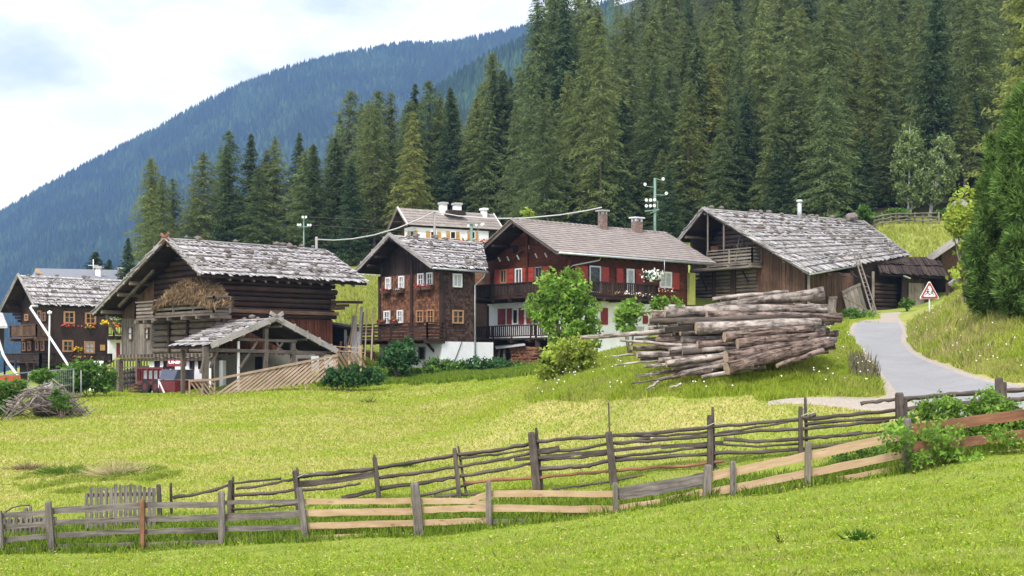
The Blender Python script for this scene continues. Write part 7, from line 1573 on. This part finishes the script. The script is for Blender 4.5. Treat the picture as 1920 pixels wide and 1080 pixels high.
# arolla pine
def brush_tree(name, x, d, rects, n, mat, label, L=.34, seed=1, up=.75):
    rs = np.random.RandomState(seed); base = gpx(x, d); t = thing(name, base, label, 'tree'); C_ = []; A_ = []
    bl = [px_blob(base, d, *r) for r in rects]
    for o_, r in list(bl):
        for _ in range(7):
            dd = unit(rs.normal(0, 1, 3)); f = rs.uniform(.25, .45); bl.append((tuple(np.array(o_) + dd * np.array(r) * rs.uniform(.75, 1.0)), tuple(np.array(r) * f)))
    vol = np.array([b[1][0] * b[1][1] * b[1][2] for b in bl]) ** .67
    for (o_, r), kf in zip(bl, vol / vol.sum()):
        m = int(n * kf); dd = unit(rs.normal(0, 1, (m, 3))); c = np.array(o_) + dd * rs.uniform(.72, 1.03, (m, 1)) * np.array(r); C_.append(c); A_.append(dd)
    c = np.concatenate(C_); dv = np.concatenate(A_); ok = c[:, 2] > .1; c = c[ok]; dv = dv[ok]; m = len(c); k = 13
    ax = unit(dv * .75 + np.array([0, 0, up]) + rs.normal(0, .2, (m, 3)))
    nd = unit(np.repeat(ax, k, 0) + rs.normal(0, .55, (m * k, 3))); ln = L * rs.uniform(.6, 1.1, (m * k, 1)) * .5; cc = np.repeat(c, k, 0) + nd * ln
    bb = unit(np.cross(nd, rs.normal(0, 1, (m * k, 3)))); link('crown', npmesh('crown', diamonds(cc, nd * ln, bb * .022), 4), M[mat], t)
    mb = MB(); top = max(b[0][2] + b[1][2] for b in bl); mb.tube([base - V((0, 0, .4)), base + V((.1, 0, top * .5)), base + V((.3, 0, top * .85))], [.22, .16, .05], 9, .08)
    for o_, r in bl[:len(rects)]: mb.tube([base + V((0, 0, max(.3, o_[2] * .6))), base + V(o_)], [.07, .03], 6)
    mb.build('trunk', M['trunk'], t)
    mb = MB()
    for o_, r in bl[:len(rects)]: mb.blob(base + V(o_), 1, 2, .12, (r[0] * .62, r[1] * .62, r[2] * .68))
    mb.build('inner_boughs', M['pine'], t); return t
brush_tree('arolla_pine', 1860, 52, [(1835, 330, 1900, 470), (1812, 420, 1880, 540), (1818, 500, 1880, 592), (1855, 380, 1930, 520), (1850, 500, 1925, 596), (1848, 270, 1905, 400)], 5200, 'pine', 'dense dark green arolla pine on the grassy bank above the road', seed=41)
brush_tree('arolla_pine', 1940, 50, [(1880, 195, 1960, 330), (1868, 290, 1970, 440), (1875, 420, 1990, 590), (1890, 520, 2000, 625), (1900, 150, 1990, 260)], 5200, 'pine', 'second dark pine with a lighter top at the outer side of the dense pine', seed=42)
shrub_px('bush', 1815, 60, [(1775, 395, 1840, 440), (1790, 350, 1860, 420), (1778, 415, 1812, 450), (1800, 430, 1840, 480), (1770, 385, 1800, 410), (1785, 490, 1812, 540), (1790, 455, 1815, 480)], 2600, .105, 'leaf_yellow', 'yellow green leafy branches reaching out behind the dark pine', stems=7, stem_r=.05, seed=43, cat='tree')
# larch boughs at the top corner
def near_larch(px, d, top, label, seed):
    rs = np.random.RandomState(seed); b = gpx(px, d); H = P(px, top, d).z - b.z; t = thing('larch_tree', b, label, 'tree'); C_, A_, B_ = [], [], []
    z = H * .25
    while z < H:
        f = z / H; nb = rs.randint(5, 8)
        for i in range(nb):
            an = rs.uniform(0, 6.28); L = H * .20 * (1 - f) ** .7 * rs.uniform(.6, 1.2) + .4; m = max(5, int(L / .07)); tau = np.repeat((np.arange(m) + rs.rand(m)) / m, 3); m = len(tau)
            d_ = np.array([math.cos(an), math.sin(an), 0]); s = np.array([-d_[1], d_[0], 0]); c = np.outer(tau * L, d_) + np.outer(rs.normal(0, .10 * L, m) * tau, s); c[:, 2] += z + .25 * L * tau - .10 * L * tau ** 2 + rs.normal(0, .05, m) - np.abs(rs.normal(0, .22, m)) * tau
            a = unit(d_[None] * .6 + s[None] * rs.normal(0, .6, (m, 1)) + np.array([0, 0, -.5]) + rs.normal(0, .3, (m, 3))); bb = unit(np.cross(a, rs.normal(0, 1, (m, 3)))); ln = rs.uniform(.08, .19, (m, 1)); C_.append(c); A_.append(a * ln); B_.append(bb * ln * .3)
        z += H * .017
    o = link('crown', npmesh('crown', diamonds(np.concatenate(C_), np.concatenate(A_), np.concatenate(B_)), 4), M['larch'], t); o.color = (1.5, 1.35, 1.0, 1)
    mb = MB(); mb.tube([b - V((0, 0, .4)), b + V((.1, 0, H * .5)), b + V((0, 0, H * .98))], [.25, .16, .02], 9, .06); mb.build('trunk', M['trunk'], t)
near_larch(1945, 74, -120, 'nearer light green larch with upswept boughs behind the second pine', 51)
# silvery birches
def birch(x, d, rects, label, seed):
    b = gpx(x, d); bl = [px_blob(b, d, *r) for r in rects]; return shrub('birch_tree', b, bl, 5200, .135, 'leaf_silver', label, cat='tree', stems=len(bl), stem_r=.12, trunk='birch', seed=seed, droop=.9)
birch(1703, 119.5, [(1690, 225, 1722, 275), (1680, 250, 1735, 320), (1672, 290, 1730, 370), (1685, 340, 1735, 392)], 'taller silvery birch with a pointed crown at the meadow top', 61)
birch(1741, 119, [(1752, 250, 1785, 300), (1735, 275, 1800, 330), (1725, 310, 1790, 370), (1730, 345, 1770, 385)], 'shorter bushy silvery birch leaning towards the pine, pale trunk showing', 62)
for i, (x, y, w) in enumerate(((1640, 414, 22), (1680, 408, 26), (1625, 402, 16), (1765, 405, 26))): shrub_px('bush', x, 119, [(x - w, y - 14, x + w, y + 10)], 420, .2, 'leaf_mid', ('low green bush at the forest edge by the first fence posts', 'low green bush under the taller birch', 'small bush behind the ladder barn ridge end', 'low bush under the shorter birch by the upper hut')[i], seed=70 + i)
shrub_px('bush', 984, 108, [(978, 392, 998, 412)], 220, .14, 'leaf_yellow', 'tiny pale bush top peeping over the chalet ridge', seed=80)

# ================================================================== grasses
BUILD_POLY = []
def blades(n, dlo, dhi, pxlo, pxhi, hfun, colfun, keep=None, seed=1, wk=.0011, lean=.5, powr=0.0):
    rs = np.random.RandomState(seed); ld = rs.uniform(math.log(dlo), math.log(dhi), n); d = np.exp(ld); px = rs.uniform(pxlo, pxhi, n); x = (px - 960) / F * d
    ok = ~inpoly(x, d, ROADW)
    for LN in (LANEW,): ok &= ~inpoly(x, d, LN)
    if keep is not None: ok &= keep(px, x, d)
    x, d, px = x[ok], d[ok], px[ok]; n = len(x); z = GZ(x, d) + fbm(x, d, 9, 3) * .05 * np.clip((d - 8) / 20, 0, 1) * np.clip((140 - d) / 60, 0, 1) - .01
    h = hfun(px, x, d) * rs.uniform(.5, 1.3, n); w = wk * d * rs.uniform(.6, 1.4, n); an = rs.uniform(0, 6.28, n); fx, fy = np.cos(an), np.sin(an); la = rs.uniform(0, 6.28, n); l = h * lean * rs.uniform(.1, 1, n)
    b = np.stack([x, d, z], 1); s = np.stack([fx * w, fy * w, 0 * w], 1); lv = np.stack([np.cos(la) * l, np.sin(la) * l, 0 * l], 1); up = np.stack([0 * h, 0 * h, h], 1)
    v = np.stack([b - s, b + s, b + s * .6 + up * .6 + lv * .4, b + up + lv, b - s * .6 + up * .6 + lv * .4], 1).reshape(-1, 3)
    return v, colfun(px, x, d, rs, n)
ROADW = [(x, y) for x, y in ROAD]; LANEW = plan([(1450, 752, 38.7), (1530, 748, 39.0), (1660, 744, 40.2), (1690, 770, 37.7), (1560, 765, 37.8), (1480, 758, 38.2)])
GREEN = np.array([(.31, .42, .028), (.38, .48, .04), (.25, .37, .03), (.46, .53, .06)]); STRAW = np.array([(.48, .44, .15), (.44, .42, .12), (.54, .48, .22)]); DEEP = np.array([(.07, .15, .02), (.10, .19, .03), (.13, .22, .035)])
def pal(rs, n, f_straw, f_deep=0.0):
    g_ = GREEN[rs.randint(0, 4, n)] * .6 + GREEN.mean(0) * .4; s_ = STRAW[rs.randint(0, 3, n)] * .6 + STRAW.mean(0) * .4; d_ = DEEP[rs.randint(0, 3, n)]
    t = np.clip(f_straw + rs.normal(0, .16, n), 0, 1)[:, None]; u = np.clip(f_deep + rs.normal(0, .2, n) * (np.asarray(f_deep) > .05), 0, 1)[:, None]
    c = g_ * (1 - t) + s_ * t; c = c * (1 - u) + d_ * u; return c * rs.uniform(.86, 1.14, (n, 1))
fstraw = lambda x, d: np.clip(zone_straw(x, d) * .9 - .27, .0, .75)
def fence_gap(px): return dA(px)
V1, C1 = blades(380000, 10.5, 34, -250, 2280, lambda p, x, d: .036 + .03 * (fbm(x, d, 2.2, 5) > .25) + .03 * (fbm(x, d, .8, 6) > .45), lambda p, x, d, rs, n: pal(rs, n, np.clip(.10 + .7 * np.clip(fbm(x, d, 1.6, 31) - .05, 0, 1) + .3 * np.clip(fbm(x, d, 5, 32), 0, 1), 0, .7), .08 + .25 * (fbm(x, d, 1.1, 33) > .4)), seed=1, wk=.00042, lean=1.0)
V2, C2 = blades(290000, 34, 92, -120, 1650, lambda p, x, d: .035 + .0009 * d, lambda p, x, d, rs, n: pal(rs, n, fstraw(x, d), .04), seed=2, wk=.00042, lean=1.2)
rs = np.random.RandomState(99); n = 70000; d = np.exp(rs.uniform(math.log(11), math.log(33), n)); px = rs.uniform(-100, 2030, n); x = (px - 960) / F * d
ok = (fbm(x, d, 1.4, 51) + rs.normal(0, .25, n)) > .15; x, d = x[ok], d[ok]; n = len(x); z = GZ(x, d) + fbm(x, d, 9, 3) * .05 * np.clip((d - 8) / 20, 0, 1)
c = np.stack([x, d, z + rs.uniform(.03, .085, n)], 1); a = unit(np.stack([rs.normal(0, 1, n), rs.normal(0, 1, n), rs.normal(0, .35, n)], 1)); b = unit(np.cross(a, np.stack([rs.normal(0, .4, n), rs.normal(0, .4, n), np.ones(n)], 1))); L = (rs.uniform(.012, .03, n) * (d / 20) ** .5)[:, None]
V3q = np.stack([c - a * L, c - a * L * .2 + b * L * .6, c + a * L, c + a * L * .9, c - a * L * .2 - b * L * .6], 1).reshape(-1, 3); pick = rs.rand(n)[:, None]
C3q = np.where(pick < .62, np.array([[.33, .46, .045]]), np.where(pick < .85, np.array([[.17, .30, .03]]), np.array([[.58, .50, .24]]))) * rs.uniform(.88, 1.12, (n, 1))
o = link('grass', npmesh('grass', np.concatenate([V1, V2, V3q]), 5, np.concatenate([C1, C2, C3q])), M['grass']); setp(o, 'short mown meadow grass, green in front and straw coloured behind the fences', None, None, 'stuff')
# rough grass along and between the fences
def near_fence(px, x, d): a = np.array([31 - 2 * p / 1920 for p in px]); return (d > a - .35) & (d < a + 3.3)
V1, C1 = blades(110000, 27, 36, -100, 2030, lambda p, x, d: .09 + .13 * (fbm(x, d, 1.6, 44) > -.1), lambda p, x, d, rs, n: pal(rs, n, .08, .62), near_fence, 3, .0005, .7)
# tall grass banks
def tall(polys):
    def k(px, x, d):
        z = GZ(x, d); py = HY - (z - Z0) / d * F + 7 * fbm(x, d, 2.5, 91); px = px + 8 * fbm(x, d, 3, 92); r = np.zeros(len(px), bool)
        for p in polys: r |= inpoly(px, py, p)
        return r
    return k
MOUND = [(985, 752), (1030, 700), (1150, 640), (1290, 610), (1590, 605), (1600, 640), (1640, 700), (1660, 742), (1480, 747), (1300, 747), (1120, 750)]
BANK = [(1702, 612), (1698, 645), (1720, 662), (1765, 682), (1815, 700), (1925, 722), (2040, 724), (2040, 540), (1800, 540), (1745, 590)]
VERGE = [(590, 724), (620, 690), (700, 690), (1010, 680), (1010, 712), (880, 716), (700, 722)]
HILL = [(1640, 500), (1640, 425), (1800, 418), (1800, 500)]; GAP = [(625, 640), (625, 515), (720, 510), (720, 640)]
nearmound = lambda px, d: (px < 1670) & (d < 78)
V2, C2 = blades(380000, 38, 78, 960, 2060, lambda p, x, d: .13 + .17 * np.clip(fbm(x, d, 3, 61) + .3, 0, 1), lambda p, x, d, rs, n: pal(rs, n, np.clip(.22 + .5 * fbm(x, d, 6, 62) + .22 * (p > 1690), .05, .75), np.where(p > 1690, .06, .10)), tall([MOUND, BANK]), 4, .00032, .7)
V3_, C3 = blades(120000, 74, 90, 560, 1040, lambda p, x, d: .26 + 0 * d, lambda p, x, d, rs, n: pal(rs, n, .06, .65), tall([VERGE]), 5, .0006, .5)
BANK2 = [(20, 905), (60, 882), (150, 872), (290, 872), (350, 890), (300, 915), (180, 922), (60, 925)]
V5, C5 = blades(60000, 37, 47, -20, 380, lambda p, x, d: .05 + .10 * np.clip(fbm(x, d, 1.6, 45) + .2, 0, 1), lambda p, x, d, rs, n: pal(rs, n, .3, .38), lambda p, x, d: tall([BANK2])(p, x, d) & (fbm(x, d, 2.2, 46) > -.15), 15, .0004, .8)
V4, C4 = blades(160000, 85, 132, 600, 1830, lambda p, x, d: .28 + 0 * d, lambda p, x, d, rs, n: pal(rs, n, .55, .10), tall([HILL, GAP]), 6, .00045, .7)
o = link('tall_grass', npmesh('tall_grass', np.concatenate([V1, V2, V3_, V4, V5]), 5, np.concatenate([C1, C2, C3, C4, C5])), M['grass']); setp(o, 'tall unmown grass on the banks beside the road, log pile and fences', None, None, 'stuff')
# tall seed heads at the road edge
V1, C1 = blades(420, 43.5, 50, 1592, 1655, lambda p, x, d: .55 + 0 * d, lambda p, x, d, rs, n: np.array([(.20, .17, .12)]) * rs.uniform(.6, 1.3, (n, 1)), None, 7, .00035, .4)
V6, C6 = blades(1500, 11, 32, -200, 2200, lambda p, x, d: .13 + 0 * d, lambda p, x, d, rs, n: np.array([(.36, .33, .14)]) * rs.uniform(.5, 1.2, (n, 1)), None, 27, .00022, .8)
V1 = np.concatenate([V1, V6]); C1 = np.concatenate([C1, C6])
V2, C2 = blades(1100, 46, 62, 1700, 1900, lambda p, x, d: .5 + 0 * d, lambda p, x, d, rs, n: np.array([(.44, .38, .18)]) * rs.uniform(.6, 1.3, (n, 1)), tall([BANK]), 8, .0003, .5)
o = link('seed_heads', npmesh('seed_heads', np.concatenate([V1, V2]), 5, np.concatenate([C1, C2])), M['grass']); setp(o, 'thin brown seeding grass stalks along the road edges and in the lawn', None, None, 'stuff')
# white meadow flowers
rs = np.random.RandomState(9); n = 600; d = np.exp(rs.uniform(math.log(38), math.log(66), n)); px = rs.uniform(985, 1920, n); x = (px - 960) / F * d; ok = tall([MOUND, BANK])(px, x, d) & (fbm(x, d, 2.5, 77) > -.05); x, d = x[ok], d[ok]; n = len(x)
c = np.stack([x, d, GZ(x, d) + rs.uniform(.2, .5, n)], 1); a = np.stack([np.ones(n), 0 * x, 0 * x], 1) * .024; b = np.stack([0 * x, np.full(n, .3), np.full(n, .9)], 1) * .024
o = link('wild_flowers', npmesh('wild_flowers', diamonds(c, a, b), 4), M['fl_white']); setp(o, 'small white umbels scattered through the tall grass by the logs', None, None, 'stuff')
# dry grass clump and dark weed tufts in the meadow
def tuft(x, d, w, h, n, colr, name, label, seed):
    rs = np.random.RandomState(seed); b = gpx(x, d); c = rs.normal(0, w * .28, (n, 3)); c[:, 2] = 0; dr = unit(np.concatenate([c[:, :2] * 2.2 + rs.normal(0, .2, (n, 2)), np.full((n, 1), .35)], 1)); hh = h * rs.uniform(.5, 1.2, (n, 1)); s = unit(np.cross(dr, rs.normal(0, 1, (n, 3)))) * .012
    me = npmesh(name, np.stack([c - s, c + s, c + dr * hh], 1).reshape(-1, 3), 3, np.array(colr)[None] * rs.uniform(.7, 1.3, (n, 1))); o = link(name, me, M['grass'], None, tuple(b)); setp(o, label, 'weeds', None, 'thing')
tuft(218, 42, 1.0, .75, 500, (.52, .44, .24), 'dry_grass_clump', 'bleached dry grass clump on the rough bank behind the pickets', 1)
tuft(125, 43, 1.4, .45, 400, (.10, .19, .03), 'weed_foliage', 'dark green weed tuft on the rough bank near the dry clump', 2)
tuft(265, 42, 1.2, .4, 380, (.09, .18, .03), 'weed_foliage', 'dark green weed tuft just beyond the dry grass clump', 3)
tuft(50, 44, .9, .35, 240, (.20, .14, .10), 'weed_foliage', 'brownish weed patch at the outer end of the rough bank', 4)
tuft(1610, 17.5, .22, .16, 160, (.06, .14, .02), 'weed_foliage', 'single dark weed tuft in the near lawn below the fence', 5)
tuft(1462, 18.5, .06, .17, 14, (.06, .05, .02), 'weed_stalk', 'thin dark weed stalk in the near lawn', 6)
tuft(692, 66, .5, .5, 60, (.10, .11, .04), 'weed_stalk', 'lone spindly weed in the meadow before the shingled house', 7)
tuft(760, 41, .4, .25, 160, (.08, .15, .03), 'weed_foliage', 'small green weed tuft in the mown straw behind the rail fence', 8)
